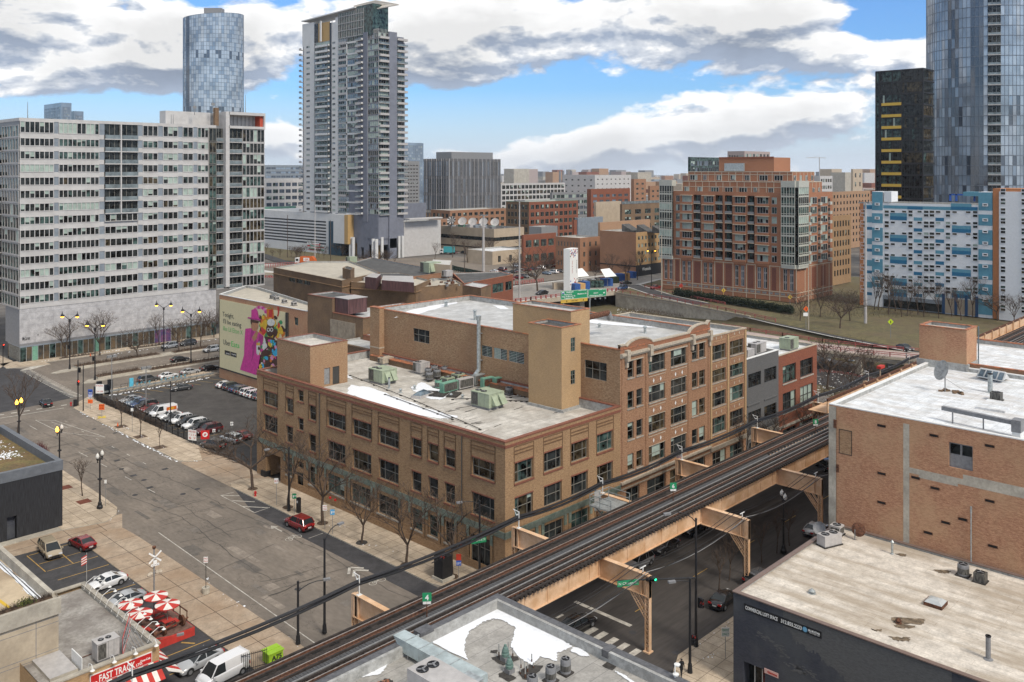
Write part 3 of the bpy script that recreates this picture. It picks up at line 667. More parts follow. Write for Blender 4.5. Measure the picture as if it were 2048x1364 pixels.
for h_ in HW:
 zz0=h_[2]-1.35;uc=(h_[0]+h_[1])/2
 f2.bO(b,h_[0],h_[1],h_[2]-.55,h_[2]-.47,0,.05,M.lime,(3,));f2.bO(b,h_[0],h_[1],h_[2]-1.95,h_[2]-1.87,0,.05,M.lime,(3,))
 for s_ in(-.9,.9):
  c_=(uc+s_,h_[2]-1.2);b.fc_([f2.p(c_[0]-.2,c_[1],.03),f2.p(c_[0],c_[1]-.36,.03),f2.p(c_[0]+.2,c_[1],.03),f2.p(c_[0],c_[1]+.36,.03)],M.white)
for u in(.35,6.1,17.2,23.0):f2.bO(b,u,u+.28,6.3,23.7,0,.1,M.facebrick,(3,))
f2.bO(b,0,23.6,6.0,6.35,0,.35,M.lime,(3,));f2.bO(b,0,23.6,5.2,5.35,0,.12,M.lime,(3,))
b.bt('facade_trim',t)
prof=[]
for i in rA(61):
 u=23.6*i/60
 def hump(u,c,w_):s_=max(0,1-((u-c)/w_)**2);return math.sqrt(s_)if s_>0 else 0
 z_=24.95+.95*max(hump(u,4.6,3.2)**1.3,hump(u,20.9,3.2)**1.3)
 if u<1.2:z_=max(z_,25.4)
 if u>22.9:z_=max(z_,26.1)
 prof.append((u,z_))
pb=MB();pc=MB()
for(u0_,z0_),(u1_,z1_)in zip(prof,prof[1:]):
 pb.hexa([f2.p(u0_,24.3,.01),f2.p(u1_,24.3,.01),f2.p(u1_,24.3,-.38),f2.p(u0_,24.3,-.38),f2.p(u0_,z0_,.01),f2.p(u1_,z1_,.01),f2.p(u1_,z1_,-.38),f2.p(u0_,z0_,-.38)],None,(0,1,3,5))
 pc.hexa([f2.p(u0_,z0_,.1),f2.p(u1_,z1_,.1),f2.p(u1_,z1_,-.45),f2.p(u0_,z0_,-.45),f2.p(u0_,z0_+.2,.1),f2.p(u1_,z1_+.2,.1),f2.p(u1_,z1_+.2,-.45),f2.p(u0_,z0_+.2,-.45)],None,(3,5))
pb.bd_('parapet',M.redpara,t);pc.bd_('parapet_coping',M.lime,t)
q=MB();f1.bO(q,-.35,2.4,PZ,25.2,0,1.1,M.buff);f1.bO(q,-.45,2.5,25.2,25.35,0,1.2,M.terra_o);f1.bO(q,-.4,2.45,18.0,18.2,0,1.16,M.lime);q.bt('corner_pilaster',t)
sn=MB();Zr=24.03
Bl([at(x,y,24)for x,y in((808,624),(860,612),(912,600),(912,607),(880,616),(835,628),(790,636))],Zr,.3,4,None,sn)
Bl([at(x,y,24)for x,y in((1172,637),(1200,641),(1280,650),(1365,656),(1290,655),(1200,648),(1172,645))],Zr,.15,5,None,sn)
Bl([at(x,y,24)for x,y in((985,610),(1010,612),(1016,618),(1000,618))],Zr,.2,4,None,sn)
tG(sn.bd_('snow',M.snow),kI='stuff')
ph=Tg('stair_tower','tall yellow brick stair tower with two small windows rising from the tan building roof','roof structure',(99,86,PZ))
h_=[(2.0,3.0,24.0,26.0,2),(2.0,3.0,19.3,21.3,2)]
p1,p2=shell(ph,(96.7,89.3),(96.7,82.9),(XB-.02,82.9),27.7,[],h_,M.yellow,M.roofd,.35,.25,.2,M.terra_o,z0=PZ,coph=.08)
Wi(ph,p2,h_,.12,gl=[('g_teal',1)],ny=3,bz=0,t=.06)
fl=MB()
for fr_,L_ in((p1,p1.L),(p2,p2.L)):fr_.bO(fl,-.0,L_+.5,PZ,PZ+.4,.003,.25,M.flash)
fl.bt('base_flashing',ph)
ph=Tg('elevator_penthouse','cream brick lift house behind the yellow stair tower on the white roof','roof structure',(103,90,24))
p1,p2=shell(ph,(XB+.01,96.6),(XB+.01,84.8),(105.4,84.8),29.3,[],[],M.yellow,M.rooft,.4,.25,.2,M.terra_o,z0=24,coph=.08)
dk=Tg('exhaust_duct','rusty horizontal exhaust pipe leaving the cream lift house roof','duct',(107,86,28))
d=MB();d.tu((105.5,86.3,27.6),(112.6,86.9,27.6),.45,None,12,M.rust);d.tu((112.6,86.9,27.6),(113.2,86.9,26.6),.5,None,12,M.grey);d.bt('pipe',dk)
vp=Tg('vent_stack','tall grey galvanised exhaust stack strapped to the brick wall above the condensers','flue',(100.4,104.4,PZ))
d=MB();yy=onx(957,660,100.4)[0]
d.tu((100.45,yy,17.9),(100.45,yy,26.0),.32,None,12);d.tu((100.45,yy,26.0),(100.45,yy,26.7),.42,None,12);d.tu((100.45,yy,18.0),(99.4,yy+.6,16.4),.32,None,12);d.tu((99.4,yy+.6,16.4),(99.2,yy+.7,PZ),.32,None,12)
d.bd_('stack_pipe',M.steel,vp,1)
d=MB()
for zb in(19.5,23.8):d.bO(100.3,100.98,yy-.4,yy+.4,zb,zb+.08)
d.bd_('bracket',M.grey,vp)
# ---------------------------------------------------------------- lower neighbour with diamond spandrels
t=Tg('narrow_brick_building','narrow tan brick building with diamond ornaments, left neighbour of the grey painted one','building',(130,85,0))
A,B,C=(124.62,100),(124.62,75.84),(136.1,75.84)
H=[(a-124.62,b-124.62,z0,z1,3,SP)for a,b in((125.2,129.5),(130.85,135.2))for z0,z1 in((19.6,22.0),(16.0,18.2),(12.1,14.5),(7.8,10.4))]
HG=[(.8,5.0,.6,4.9,3),(6.2,10.6,.6,4.9,3)]
f1,f2=shell(t,A,B,C,23.5,[],H+HG,M.facebrick,M.rooft,.6,.35,.3,M.lime,coph=.14)
Wi(t,f2,H,.25,ny=(.5,));Wi(t,f2,HG,.3,ny=(.7,),gl=[('g_dark',4),('g_teal',1)])
b=MB()
for u in(.05,5.25,10.9):f2.bO(b,u,u+.5,6,23.3,0,.14,M.lime if 0 else M.yellow,(3,))
f2.bO(b,0,11.48,5.3,5.9,0,.3,M.lime,(3,))
for h_ in H+[(.58,4.88,24.1,25),(6.2,10.6,24.1,25)]:
 uc=(h_[0]+h_[1])/2;zc=h_[2]-.95
 if h_[2]<24:f2.bO(b,h_[0]-.05,h_[1]+.05,h_[2]-.14,h_[2],0,.1,M.stone,(3,))
 f2.bO(b,h_[0],h_[1],zc-.55,zc-.48,0,.04,M.yellow,(3,));f2.bO(b,h_[0],h_[1],zc+.48,zc+.55,0,.04,M.yellow,(3,))
 for s_ in(-.8,.8):b.fc_([f2.p(uc+s_-.18,zc,.03),f2.p(uc+s_,zc-.3,.03),f2.p(uc+s_+.18,zc,.03),f2.p(uc+s_,zc+.3,.03)],M.lime)
b.bt('facade_trim',t)
# ---------------------------------------------------------------- grey painted building and red brick building
t=Tg('grey_painted_building','grey painted brick building with black framed windows and a white roof','building',(142,85,0))
A,B,C=(136.12,98),(136.12,75.86),(147.6,75.86)
H=[(a-136.12,b-136.12,z0,z1,3)for a,b in((136.85,141.25),(142.4,146.8))for z0,z1 in((13.2,15.57),(6.6,9.1))]+[(1,5,.5,3.9,3),(6.2,10.6,.5,3.9,3)]
f1,f2=shell(t,A,B,C,18.2,[],H,M.greypaint,M.roofw,.7,.35,.3,M.white,coph=.1)
Wi(t,f2,H,.25,fm=M.black,ny=(.45,.75),gl=[('g_dark',5),('g_warm',2)],bz=0,nx=3)
b=MB();f2.bO(b,.3,4.6,10.2,10.4,0,.15,M.greypaint,(3,));f2.bO(b,6.2,10.8,10.2,10.4,0,.15,M.greypaint,(3,));f2.bO(b,0,11.48,4.6,5.3,0,.1,M.stone,(3,));b.bt('facade_trim',t)
t=Tg('red_brick_building','dark red brick building with tall grouped windows at the end of the row','building',(155,85,0))
A,B,C=(147.62,95),(147.62,75.88),(162.9,75.88)
H=[(a-147.62,b-147.62,z0,z1,3)for a,b in((149.2,154.3),(156.0,161.2))for z0,z1 in((11.85,15.0),(6.6,10.1))]
HG=[(1.5,6.8,.4,3.6,3),(8.2,13.8,.4,3.6,3)]
f1,f2=shell(t,A,B,C,17.05,[],H+HG,M.redbrick,M.roofw,.5,.35,.3,M.lime,coph=.1)
Wi(t,f2,H,.3,fm=M.winfrd,t=.12,ny=(.5,),gl=[('g_blind',3),('g_teal',2),('g_dark',2)],bz=.2);Wi(t,f2,HG,.3,fm=M.winfrd,gl=[('g_dark',1)])
b=MB()
for h_ in H:f2.bO(b,h_[0]-.1,h_[1]+.1,h_[2]-.22,h_[2],0,.14,M.stone,(3,))
f2.bO(b,0,15.28,4.0,4.4,0,.2,M.stone,(3,));b.bt('facade_trim',t)
# ---------------------------------------------------------------- elevated railway
el=Tg('elevated_railway','peach painted steel elevated railway with two dark timber tracks running over the street','railway',(100,63.4,0))
X0,X1=14,420
def yb(y):return y
tb=MB();x=X0
while x<X1:
 st=.62 if x<200 else 1.24
 for a,b in((59.75,63.0),(63.85,67.0)):tb.bO(x,x+.36 if st<1 else x+.8,a,b,8.2,8.42)
 x+=st
tb.bd_('tie',M.elwood,el)
bd=MB();bd.bO(X0,X1,60.75,62.35,8.2,8.43);bd.bO(X0,X1,64.5,66.35,8.2,8.43)
x=X0
bd.bd_('track_bed',M.elwood,el)
gt=MB()
for y in(59.95,61.0,61.85,62.75,64.05,64.95,65.85,66.8):gt.bO(X0,X1,y-.09,y+.09,8.42,8.6)
gt.bd_('guard_timber',M.elwood,el)
ds=MB();x=X0
while x<230:
 for y in(61.7,65.7):ds.bO(x,x+1.0,y-.09,y+.09,8.44,8.475)
 x+=1.75
ds.bd_('slot',M.dark,el)
for y in(60.55,62.2,64.7,66.35):
 rl=MB();rl.bO(X0,X1,y-.05,y+.05,8.42,8.58,M.rust);rl.bO(X0,X1,y-.045,y+.045,8.582,8.62,M.rail);rl.bt('rail',el)
for y in(66.05,64.35):
 rl=MB();rl.bO(X0,X1,y-.13,y+.13,8.42,8.5,M.rust);rl.bt('third_rail',el)
for y in(61.4,63.05):
 rl=MB();rl.bO(X0,X1,y-.05,y+.05,8.5,8.6,M.grey);rl.bt('conduit',el)
wk=MB();x=X0
while x<X1:
 wk.bO(x,x+.3,63.08,63.82,8.42,8.5);x+=.335 if x<120 else 1.0
wk.bd_('walkway',M.plank,el)
for y in(60.6,62.9,63.9,66.2):
 gd=MB();gd.bO(X0,X1,y-.02,y+.02,6.0,8.18);gd.bO(X0,X1,y-.2,y+.2,8.12,8.19);gd.bO(X0,X1,y-.2,y+.2,5.95,6.02)
 x=X0
 while x<200:gd.bO(x,x+.09,y-.08,y+.08,6.02,8.12);x+=3.4
 gd.bd_('girder',M.el,el)
NX=[31.0,53.5,76.5,92.4,111.0,133.2,155.5,178,200,225]
SX=[35.5,56.3,77.0,97.5,117.4,138,158.5,180,202,226]
for i,(xn,xs_)in eN(zip(NX,SX)):
 xm=xn
 for(xc,ya,yb_)in((xn,66.2,72.9),(xs_,54.2,60.6)):
  b=MB();b.bO(xc-.03,xc+.03,ya,yb_,5.85,8.0);b.bO(xc-.3,xc+.3,ya,yb_,8.0,8.07);b.bO(xc-.3,xc+.3,ya,yb_,5.8,5.87)
  for y in(ya+.02,yb_-.1,(yb_-.8 if ya>60 else ya+.7)):b.bO(xc-.26,xc+.26,y,y+.07,5.87,8.0)
  b.bd_('cross_girder',M.el,el)
 b=MB();b.bO(xn-.03,xn+.03,60.65,66.15,5.9,8.1);b.bd_('cross_girder',M.el,el)
 for(xc,yc,s_)in((xn,72.9,1),(xs_,54.2,-1)):
  c=MB()
  for dy in(-.24,.24):c.bO(xc-.22,xc+.22,yc+dy-.04,yc+dy+.04,0,8.0)
  z=.5
  while z<5.7:
   for dx in(-.17,.17):c.bar((xc+dx,yc-.2,z),(xc+dx,yc+.2,z+.45),.04,.07);c.bar((xc+dx,yc+.2,z),(xc+dx,yc-.2,z+.45),.04,.07)
   z+=.5
  c.bO(xc-.24,xc+.24,yc-.28,yc+.28,5.7,7.98);c.bO(xc-.4,xc+.4,yc-.4,yc+.4,0,.12)
  for dx in(-.16,.16):
   c.bar((xc+dx,yc-s_*.2,3.4),(xc+dx,yc-s_*2.3,5.85),.07,.1);c.bar((xc+dx,yc-s_*.2,3.9),(xc+dx,yc-s_*1.9,5.85),.06,.1);c.bar((xc+dx,yc-s_*.2,4.6),(xc+dx,yc-s_*1.2,5.85),.06,.12)
   for k in rA(5):
    t0=k/5;t1=(k+.5)/5
    c.bar((xc+dx,yc-s_*(.2+2.1*t0),3.4+2.45*t0),(xc+dx,yc-s_*(.2+1.7*t1),3.9+1.95*t1),.04,.05);c.bar((xc+dx,yc-s_*(.2+1.7*t1),3.9+1.95*t1),(xc+dx,yc-s_*(.2+2.1*(t0+.2)),3.4+2.45*(t0+.2)),.04,.05)
  c.bd_('column',M.el,el)
for j,(dy,dz,rr)in eN(((0,0,.13),(.22,.02,.1),(-.1,-.22,.12),(.12,-.2,.1),(.3,-.3,.06))):
 cb=MB();pts=[]
 post=[10]+NX
 for a,b_ in zip(post,post[1:]):
  for k in rA(6):
   s_=k/6;pts.append((a+(b_-a)*s_,72.3+dy,9.35+dz-.35*(1-(2*s_-1)**2)*(1+.2*j)))
 pts.append((225,72.3+dy,9.35+dz))
 for p,q in zip(pts,pts[1:]):cb.tu(p,q,rr,None,6,None,0)
 tG(cb.bd_('power_cable',M.black),['thick upper black cable of the bundle along the north side of the tracks','second upper black cable of the bundle north of the tracks','lower black cable hanging under the bundle north of the tracks','inner lower black cable of the bundle north of the tracks','thinnest black cable of the bundle north of the tracks'][j],'cable')
bk=MB()
for xn in NX:
 bk.bO(xn-.04,xn+.04,72.15,72.25,8.07,10.0);bk.bO(xn-.25,xn+.25,72.0,72.4,8.07,8.11)
 bk.bar((xn,72.2,9.95),(xn-.1,73.0,10.1),.06);bk.bar((xn,73.0,10.1),(xn,72.4,9.2),.05)
 for k in rA(3):bk.tu((xn-.15,72.45,9.0+k*.28),(xn+.15,72.45,9.0+k*.28),.07,None,6,M.white)
bk.bd_('cable_bracket',M.grey,el)
SC=[(8.25,54.0,.04),(8.3,54.6,.035),(8.28,55.9,.04),(8.26,56.5,.03),(8.3,54.3,.045)]
for j,(z,y,rr)in eN(SC):
 cb=MB();post=[20]+SX
 pts=[]
 for a,b_ in zip(post,post[1:]):
  for k in rA(8):
   s_=k/8;pts.append((a+(b_-a)*s_,y,z-(.45+.12*j)*(1-(2*s_-1)**2)))
 for p,q in zip(pts,pts[1:]):cb.tu(p,q,rr,None,5,None,0)
 tG(cb.bd_('overhead_cable',M.grey if j==4 else M.black),['outer black wire strung along the tops of the southern railway columns','second black wire strung along the southern railway columns','inner black wire above the street between southern columns and tracks','thin black wire nearest the tracks on their south side','greenish grey cable sagging between the southern column tops'][j],'cable')
bk=MB()
for xs_ in SX:bk.bO(xs_-.04,xs_+.04,54.8,54.9,8.07,8.6);bk.bO(xs_-.5,xs_+.5,54.8,54.9,8.6,8.66,M.white)
bk.bd_('cable_bracket',M.grey,el)
for(x_,num)in((54.7,'4'),(95.5,'6'),(135.6,'8')):
 s_=Tg('track_sign',{'4':'small green numbered plate reading 4 on the walkway between the tracks','6':'small green plate reading 6 between the tracks, opposite the metal work platform','8':'green numbered plate between the tracks beside the white roofed brick building'}[num],'sign',(x_,63.4,8.5))
 b=MB();b.bO(x_-.04,x_+.04,63.36,63.44,8.5,10.0);b.bd_('post',M.rust,s_)
 b=MB();ff=Fr((x_-.32,63.66),(x_+.32,63.1));ff.bO(b,0,ff.L,9.95,10.75,0,.03);b.bd_('plate',MATS.get('sg')or mX('sign_green',(.02,.25,.11),.5,vR=.03),s_)
 b=MB();ff.bO(b,.05,ff.L-.05,9.7,9.93,0,.03);b.bd_('number_plate',M.white,s_)
 tX(num,ff,.25,10.08,.5,M.white,s_,.04,1,'numeral',.02)
M.sgreen=MATS['sign_green']
pf=Tg('work_platform','grey metal work platform with railings beside the tracks in front of the four storey building','platform',(89.5,69,8))
b=MB();b.bO(87.6,91.6,67.1,70.6,8.05,8.2);b.bd_('deck',M.steel,pf)
b=MB()
for x_,y_ in((87.65,67.2),(87.65,70.5),(91.5,70.5),(91.5,67.2),(89.6,70.5),(87.65,68.9)):b.bO(x_-.04,x_+.04,y_-.04,y_+.04,8.2,9.5)
for z in(8.85,9.5):b.bar((87.65,67.2,z),(87.65,70.5,z),.07);b.bar((87.65,70.5,z),(91.5,70.5,z),.07);b.bar((91.5,70.5,z),(91.5,67.2,z),.07)
b.bd_('railing',M.steel,pf)
b=MB();b.bar((88.2,70.2,8.0),(88.2,67.5,6.2),.12);b.bar((91.2,70.2,8.0),(91.2,67.5,6.2),.12);b.bd_('brace',M.steel,pf)
st=MB();
for i in rA(22):
 x_=165+i*6
 st.bO(x_,x_+.35,67.6,67.9,8.2,10.4);st.bar((x_,67.5,8.8),(x_,71.0,6.5),.2)
st.bO(150,300,67.9,68.1,8.0,10.0);st.bO(150,300,67.7,71.5,7.9,8.0)
st.bd_('side_wall',M.el,el)
st=MB();st.bO(150,300,67.85,68.15,10.0,10.5);st.bd_('handrail',M.rust,el)
# ---------------------------------------------------------------- machines for the roofs
M.sage=mX('sage_green_enamel',(.33,.38,.27),.5,vR=.06,scale=2,big=.3,bS=.8)
M.sea=mX('sea_green_enamel',(.16,.33,.24),.5,vR=.1,scale=2)
M.lgrey=mX('light_grey_enamel',(.42,.40,.385),.45,vR=.06,scale=2,big=.25,bS=.6)
M.mgrey=mX('mid_grey_enamel',(.20,.20,.205),.5,vR=.1,scale=3)
M.fin=mX('condenser_fins',(.10,.095,.085),.6,vR=.4,scale=9,vec=(1,1,.2))
M.rubber=mX('rubber_mat',(.05,.045,.04),.9,vR=.2,scale=3)
def fan(mb,x,y,z,r_,m=None):
 mb.La([(r_,0),(r_,.06),(r_*.88,.06),(r_*.86,.015),(0,.015)],(x,y,z),16,m or M.black);
 for k in rA(3):
  a=k*2.1+.3;mb.bar((x,y,z+.05),(x+r_*.85*mC(a),y+r_*.85*mS(a),z+.05),r_*.3,.02,M.mgrey)
 mb.La([(r_*.2,.05),(r_*.16,.12),(0,.12)],(x,y,z),8,M.mgrey)
def rU(lB,x0,x1,y0,y1,z,h,m='sage',fans=2,hood=None,grille='W',along='y',group=None):
 t=Tg('rooftop_unit',lB,'air conditioner',((x0+x1)/2,(y0+y1)/2,z),group)
 b=MB();b.bO(x0,x1,y0,y1,z+.35,z+h,M[m]);b.bO(x0-.04,x1+.04,y0-.04,y1+.04,z+h,z+h+.05,M[m])
 for k in rA(1,4):
  yy=y0+(y1-y0)*k/4;b.bO(x0-.012,x0,yy-.015,yy+.015,z+.4,z+h-.02,M.mgrey);xx=x0+(x1-x0)*k/4;b.bO(xx-.015,xx+.015,y0-.012,y0,z+.4,z+h-.02,M.mgrey)
 b.bt('casing',t)
 b=MB();b.bO(x0+.1,x1-.1,y0+.1,y1-.1,z,z+.35);b.bd_('kerb',M.mgrey,t)
 for k in rA(fans):
  f=MB();rr=min(.48,(y1-y0)*.2,(x1-x0)*.24)
  fx,fy=(x0+(x1-x0)*(.28 if along=='x' and k==0 else .62 if along=='x' else .3),y1-(y1-y0)*(.16+.3*k)if along=='y' else(y0+y1)/2+.0)
  fan(f,fx,fy,z+h+.05,rr);f.bt('fan',t)
 g_=MB()
 if 'W' in grille:g_.bO(x0-.02,x0,y1-(y1-y0)*.38,y1-.06,z+.45,z+h-.1)
 if 'S' in grille:g_.bO(x0+.08,x0+(x1-x0)*.4,y0-.02,y0,z+.45,z+h-.1)
 g_.bd_('coil_grille',M.fin,t)
 if hood:
  q=MB()
  for(a,b_)in hood:
   q.hexa([(x0+a,y0-.02,z+.7),(x0+b_,y0-.02,z+.7),(x0+b_,y0-.0,z+.7),(x0+a,y0-.0,z+.7),(x0+a,y0-.9,z+.75),(x0+b_,y0-.9,z+.75),(x0+b_,y0,z+h-.25),(x0+a,y0,z+h-.25)])
  q.bd_('intake_hood',M[m],t)
 return t
def Cn(lB,x,y,z,r_,h,m='mgrey',square=0,group=None):
 t=Tg('condenser',lB,'condenser unit',(x,y,z),group)
 b=MB()
 b.cx_((x,y,z),r_*2.3,r_*2.3,.1,M.rubber)
 if square:b.cx_((x,y,z+.1),r_*1.9,r_*1.9,h-.1,M[m]);
 else:b.La([(r_,.1),(r_,h-.15),(r_*.93,h),(r_*.7,h)],(x,y,z),14,M[m])
 b.bt('casing',t)
 g_=MB()
 if square:g_.bO(x-r_*.97,x-r_*.95,y-r_*.8,y+r_*.8,z+.25,z+h-.2);g_.bO(x-r_*.8,x+r_*.8,y-r_*.97,y-r_*.95,z+.25,z+h-.2)
 else:g_.La([(r_*1.015,.25),(r_*1.015,h-.35)],(x,y,z),14)
 g_.bd_('coil_grille',M.fin,t)
 f=MB();fan(f,x,y,z+h,r_*.72,M.black);f.bt('fan',t)
 return t
def Rv(lB,x,y,z,h=.6,r_=.18,cap=1,m='steel'):
 b=MB();b.La([(r_*2,0),(r_*1.1,.08),(r_,.1),(r_,h)],(x,y,z),10,M[m])
 if cap:b.La([(r_*1.7,h),(r_*1.7,h+.08),(r_*.3,h+.28),(0,h+.3)],(x,y,z),10,M[m])
 else:b.La([(r_*1.15,h-.1),(r_*1.15,h),(r_*.8,h),(r_*.8,h-.3)],(x,y,z),10,M.black)
 return tG(b.bd_('roof_vent'),lB,'roof vent')
Z1=15.7
rU('large sage green packaged air conditioner nearest the stair house on the tan roof',88.9,91.9,113.9,117.5,Z1,2.3,'sage',2,[(.5,1.5),(1.7,2.6)])
rU('large sage green packaged air conditioner nearest the street corner on the tan roof',90.1,93.2,90.9,94.6,Z1,2.3,'sage',2,[(.5,1.5),(1.9,3.0)])
rU('light grey boxy air conditioner beside the tall brick wall, left of the condensers',98.0,100.1,115.2,117.2,Z1,1.9,'lgrey',2)
rU('small rusty tan fan box with open duct at the far end of the tan roof',98.1,100.6,125.5,127,Z1,1.2,'lime',1)
dr='dark grey round condensers clustered on a timber rack'
for i,(px,py)in eN(((905,1150),(890,1105),(990,1118),(960,1075),(1080,1085))):
 q=at(700+px/5.683,560+py/5.683,Z1)
 Cn(['round dark grey condenser at the front of the timber rack cluster','round dark grey condenser at the left of the cluster on the rack','round dark grey condenser in the middle of the rack cluster','round dark grey condenser at the back of the rack cluster','round dark grey condenser at the right end of the rack cluster'][i],q.x,q.y,Z1+.3,.62,1.2,'mgrey',group=dr)
q=at(700+1005/5.683,560+1225/5.683,Z1);Cn('dark teal round condenser in front of the rack cluster',q.x,q.y,Z1,.6,1.25,'sea')
for i,(px,py)in eN(((1110,1185),(1230,1145),(1325,1190))):
 q=at(700+px/5.683,560+py/5.683,Z1);Cn(['square sage green condenser in front, beside the teal round one','square sage green condenser behind its twin near the brick wall','square sage green condenser half hidden behind the tall coil panels'][i],q.x,q.y,Z1,.85,1.2,'sage',1,'square sage green condensers')
for i,(a,b_,mm)in eN((((1065,1310),(1230,1265),'sea'),((1245,1262),(1410,1225),'lgrey'),((1425,1215),(1590,1170),'steel'),((1520,1250),(1645,1225),'sea'),((1660,1245),(1795,1215),'sea'))):
 p=at(700+a[0]/5.683,560+a[1]/5.683,Z1);q=at(700+b_[0]/5.683,560+b_[1]/5.683,Z1);ff=Fr((p.x,p.y),(q.x,q.y))
 t=Tg('coil_panel_condenser',['pale green upright condenser panel, frontmost of the upright coil panels','light grey upright condenser panel with a grey coil face','blue grey upright condenser panel with a slanted side by the wall','sea green upright condenser with two round fans, left of its twin','sea green upright condenser with two round fans, right of its twin'][i],'condenser unit',(p.x,p.y,Z1))
 b=MB();ff.bO(b,0,ff.L,Z1+.3,Z1+1.75,-.9,0,M[mm]);
 for u in(.1,ff.L-.2):ff.bO(b,u,u+.1,Z1,Z1+.3,-.8,-.1,M.mgrey)
 b.bt('casing',t)
 c=MB();ff.bO(c,.15,ff.L-.15,Z1+.42,Z1+1.62,0,.02,M.fin);c.bt('coil_grille',t)
 if i>2:
  for u in(.28,.72):
   c=MB();n_=12;cc=[ff.p(ff.L*u+.5*mC(2*mP*k/n_),Z1+1.02+.5*mS(2*mP*k/n_),.04)for k in rA(n_)];c.fc_(cc,M.rust);c.bt('fan',t)
for(px,py),lb in(((1810,1300),'squat grey round condenser right of the green twin fans'),((1900,1255),'small dark condenser half behind the squat grey one by the wall')):
 q=at(700+px/5.683,560+py/5.683,Z1);Cn(lb,q.x,q.y,Z1,.6,1.1,'mgrey')
t=Tg('skylight','dark glass pyramid skylight in a white frame beside the snow patch','skylight',(82,101,Z1))
P4=[at(700+x/5.683,560+y/5.683,Z1)for x,y in((690,1345),(800,1355),(950,1305),(850,1275))]
c=sum(P4,Ve((0,0,0)))/4
b=MB();b.Pm([(p.x,p.y)for p in P4],Z1,Z1+.4,M.lgrey);b.bt('frame',t)
b=MB();I4=[p.lerp(c,.12)+Ve((0,0,.42))for p in P4];T4=[p.lerp(c,.55)+Ve((0,0,.8))for p in P4]
for i in rA(4):b.fc_([I4[i],I4[(i+1)%4],T4[(i+1)%4],T4[i]])
b.fc_(T4);b.bd_('glass',M.g_sky,t)
for(px,py,h_,lb)in((445,1230,1.7,'tall thin steel vent pipe in front of the left sage green unit'),(735,1245,.5,'short rusty roof vent near the snow on the tan roof'),(575,1280,.4,'low round roof vent in the snow on the tan roof'),(1280,1345,.4,'low round roof vent in front of the coil panels'),(1150,1330,.35,'small roof vent left of the low round one before the coil panels')):
 q=at(700+px/5.683,560+py/5.683,Z1);Rv(lb,q.x,q.y,Z1,h_,.17,h_<1)
pp=MB()
for a,b_ in(((700,752),(830,803)),((830,803),(960,860)),((770,790),(905,840)),((905,800),(1050,795)),((1010,802),(1065,805))):
 p=at(*a,Z1);q=at(*b_,Z1);pp.tu(p+Ve((0,0,.15)),q+Ve((0,0,.15)),.05,None,6,None,0)
 for k in rA(6):s_=p.lerp(q,k/5);pp.cx_((s_.x,s_.y,Z1),.3,.3,.12)
tG(pp.bd_('roof_conduit',M.rubber),'long dark gas pipe on little blocks crossing the tan roof','pipe')
rk=MB()
for x,y in((91.4,102.6),(92.6,101.0),(90.6,104.2)):rk.cx_((x,y,Z1),2.6,1.6,.28,None,.5)
tG(rk.bd_('timber_rack',M.rubber),'weathered timber rack under the round condensers','rack')
jb=MB();
for i in rA(60):
 y=84+i*.55;x=99.2+ru(0,1.2)
 if 82.5<y<90:continue
 s_=ru(.1,.4);jb.cx_((x,y,Z1),s_*2,s_,s_*ru(.5,1.6),rCh([M.terra_o,M.rust,M.flash,M.rubber,M.mgrey]),ru(0,3))
tG(jb.bd_('rubble',None),kI='stuff')
lw_=MB();lw_.bO(99.4,100.98,90,131,Z1,Z1+.9,M.dkbrick);lw_.bO(99.3,100.99,90,131,Z1+.9,Z1+1.0,M.terra_o);
tG(lw_.bd_('low_roof_wall',None),'crumbling low brick kerb wall with orange tiles at the foot of the tall brick wall','wall')
for i in rA(1):pass
q=at(960+905/3.789,560+360/3.789,24);Rv('small mushroom vent in the snow on the white roof of the four storey building',q.x,q.y,24,.5,.22)
q=at(1290,666,24);Rv('small grey stacked vent near the curved parapet',q.x,q.y,24,.9,.22)
q=at(892,613,24);Rv('square little vent alone on the white roof behind the tall brick wall',q.x,q.y,24,.9,.3)
q=at(950,640,24);Rv('round white turbine vent beside the steel stack',q.x,q.y,24,1.6,.25)
rU('light grey air conditioner on the white roof of the grey painted building',143.4,147.0,77.9,79.6,17.5,2.0,'lgrey',2,along='x',grille='WS')
rU('light grey air conditioner partly hidden behind the narrow brick building',139.4,141.6,77.3,79.2,17.5,1.6,'lgrey',1,along='x')
rU('sage green air conditioner on the white roof of the red brick building',155.5,158.9,77.6,79.8,16.5,2.3,'sage',1,along='x',grille='S')
# ---------------------------------------------------------------- white roofed pink brick building on the right
t=Tg('pink_brick_warehouse','tall pinkish brick warehouse with bricked up openings and a broad white roof','building',(117,35,0))
YB=45.6;yv=lambda y:YB-y
A,B,C=(101.1,YB),(101.1,8),(133,8)
H=[(yv(32.42),yv(30.05),18.5,21.15,2)]
f1,f2=shell(t,A,B,C,22.75,H,[],M.pinkbrick,M.roofw,.45,.4,.25,M.white,coph=.12,copw=.02)
f=MB();f1.bO(f,H[0][0],H[0][1],18.5,21.15,-.24,-.2,M.mgrey);f1.bO(f,H[0][0]+.12,H[0][0]+1.08,19.95,21.0,-.2,-.17,M.g_dark);f1.bO(f,H[0][0]+1.3,H[0][1]-.12,19.95,21.0,-.2,-.17,M.g_dark);f.bt('window',t)
b=MB()
f1.bO(b,-.03,.85,0,22.6,0,.06,M.conc,(3,));f1.bO(b,yv(37.15),yv(36.5),0,22.2,0,.012,M.conc,(3,))
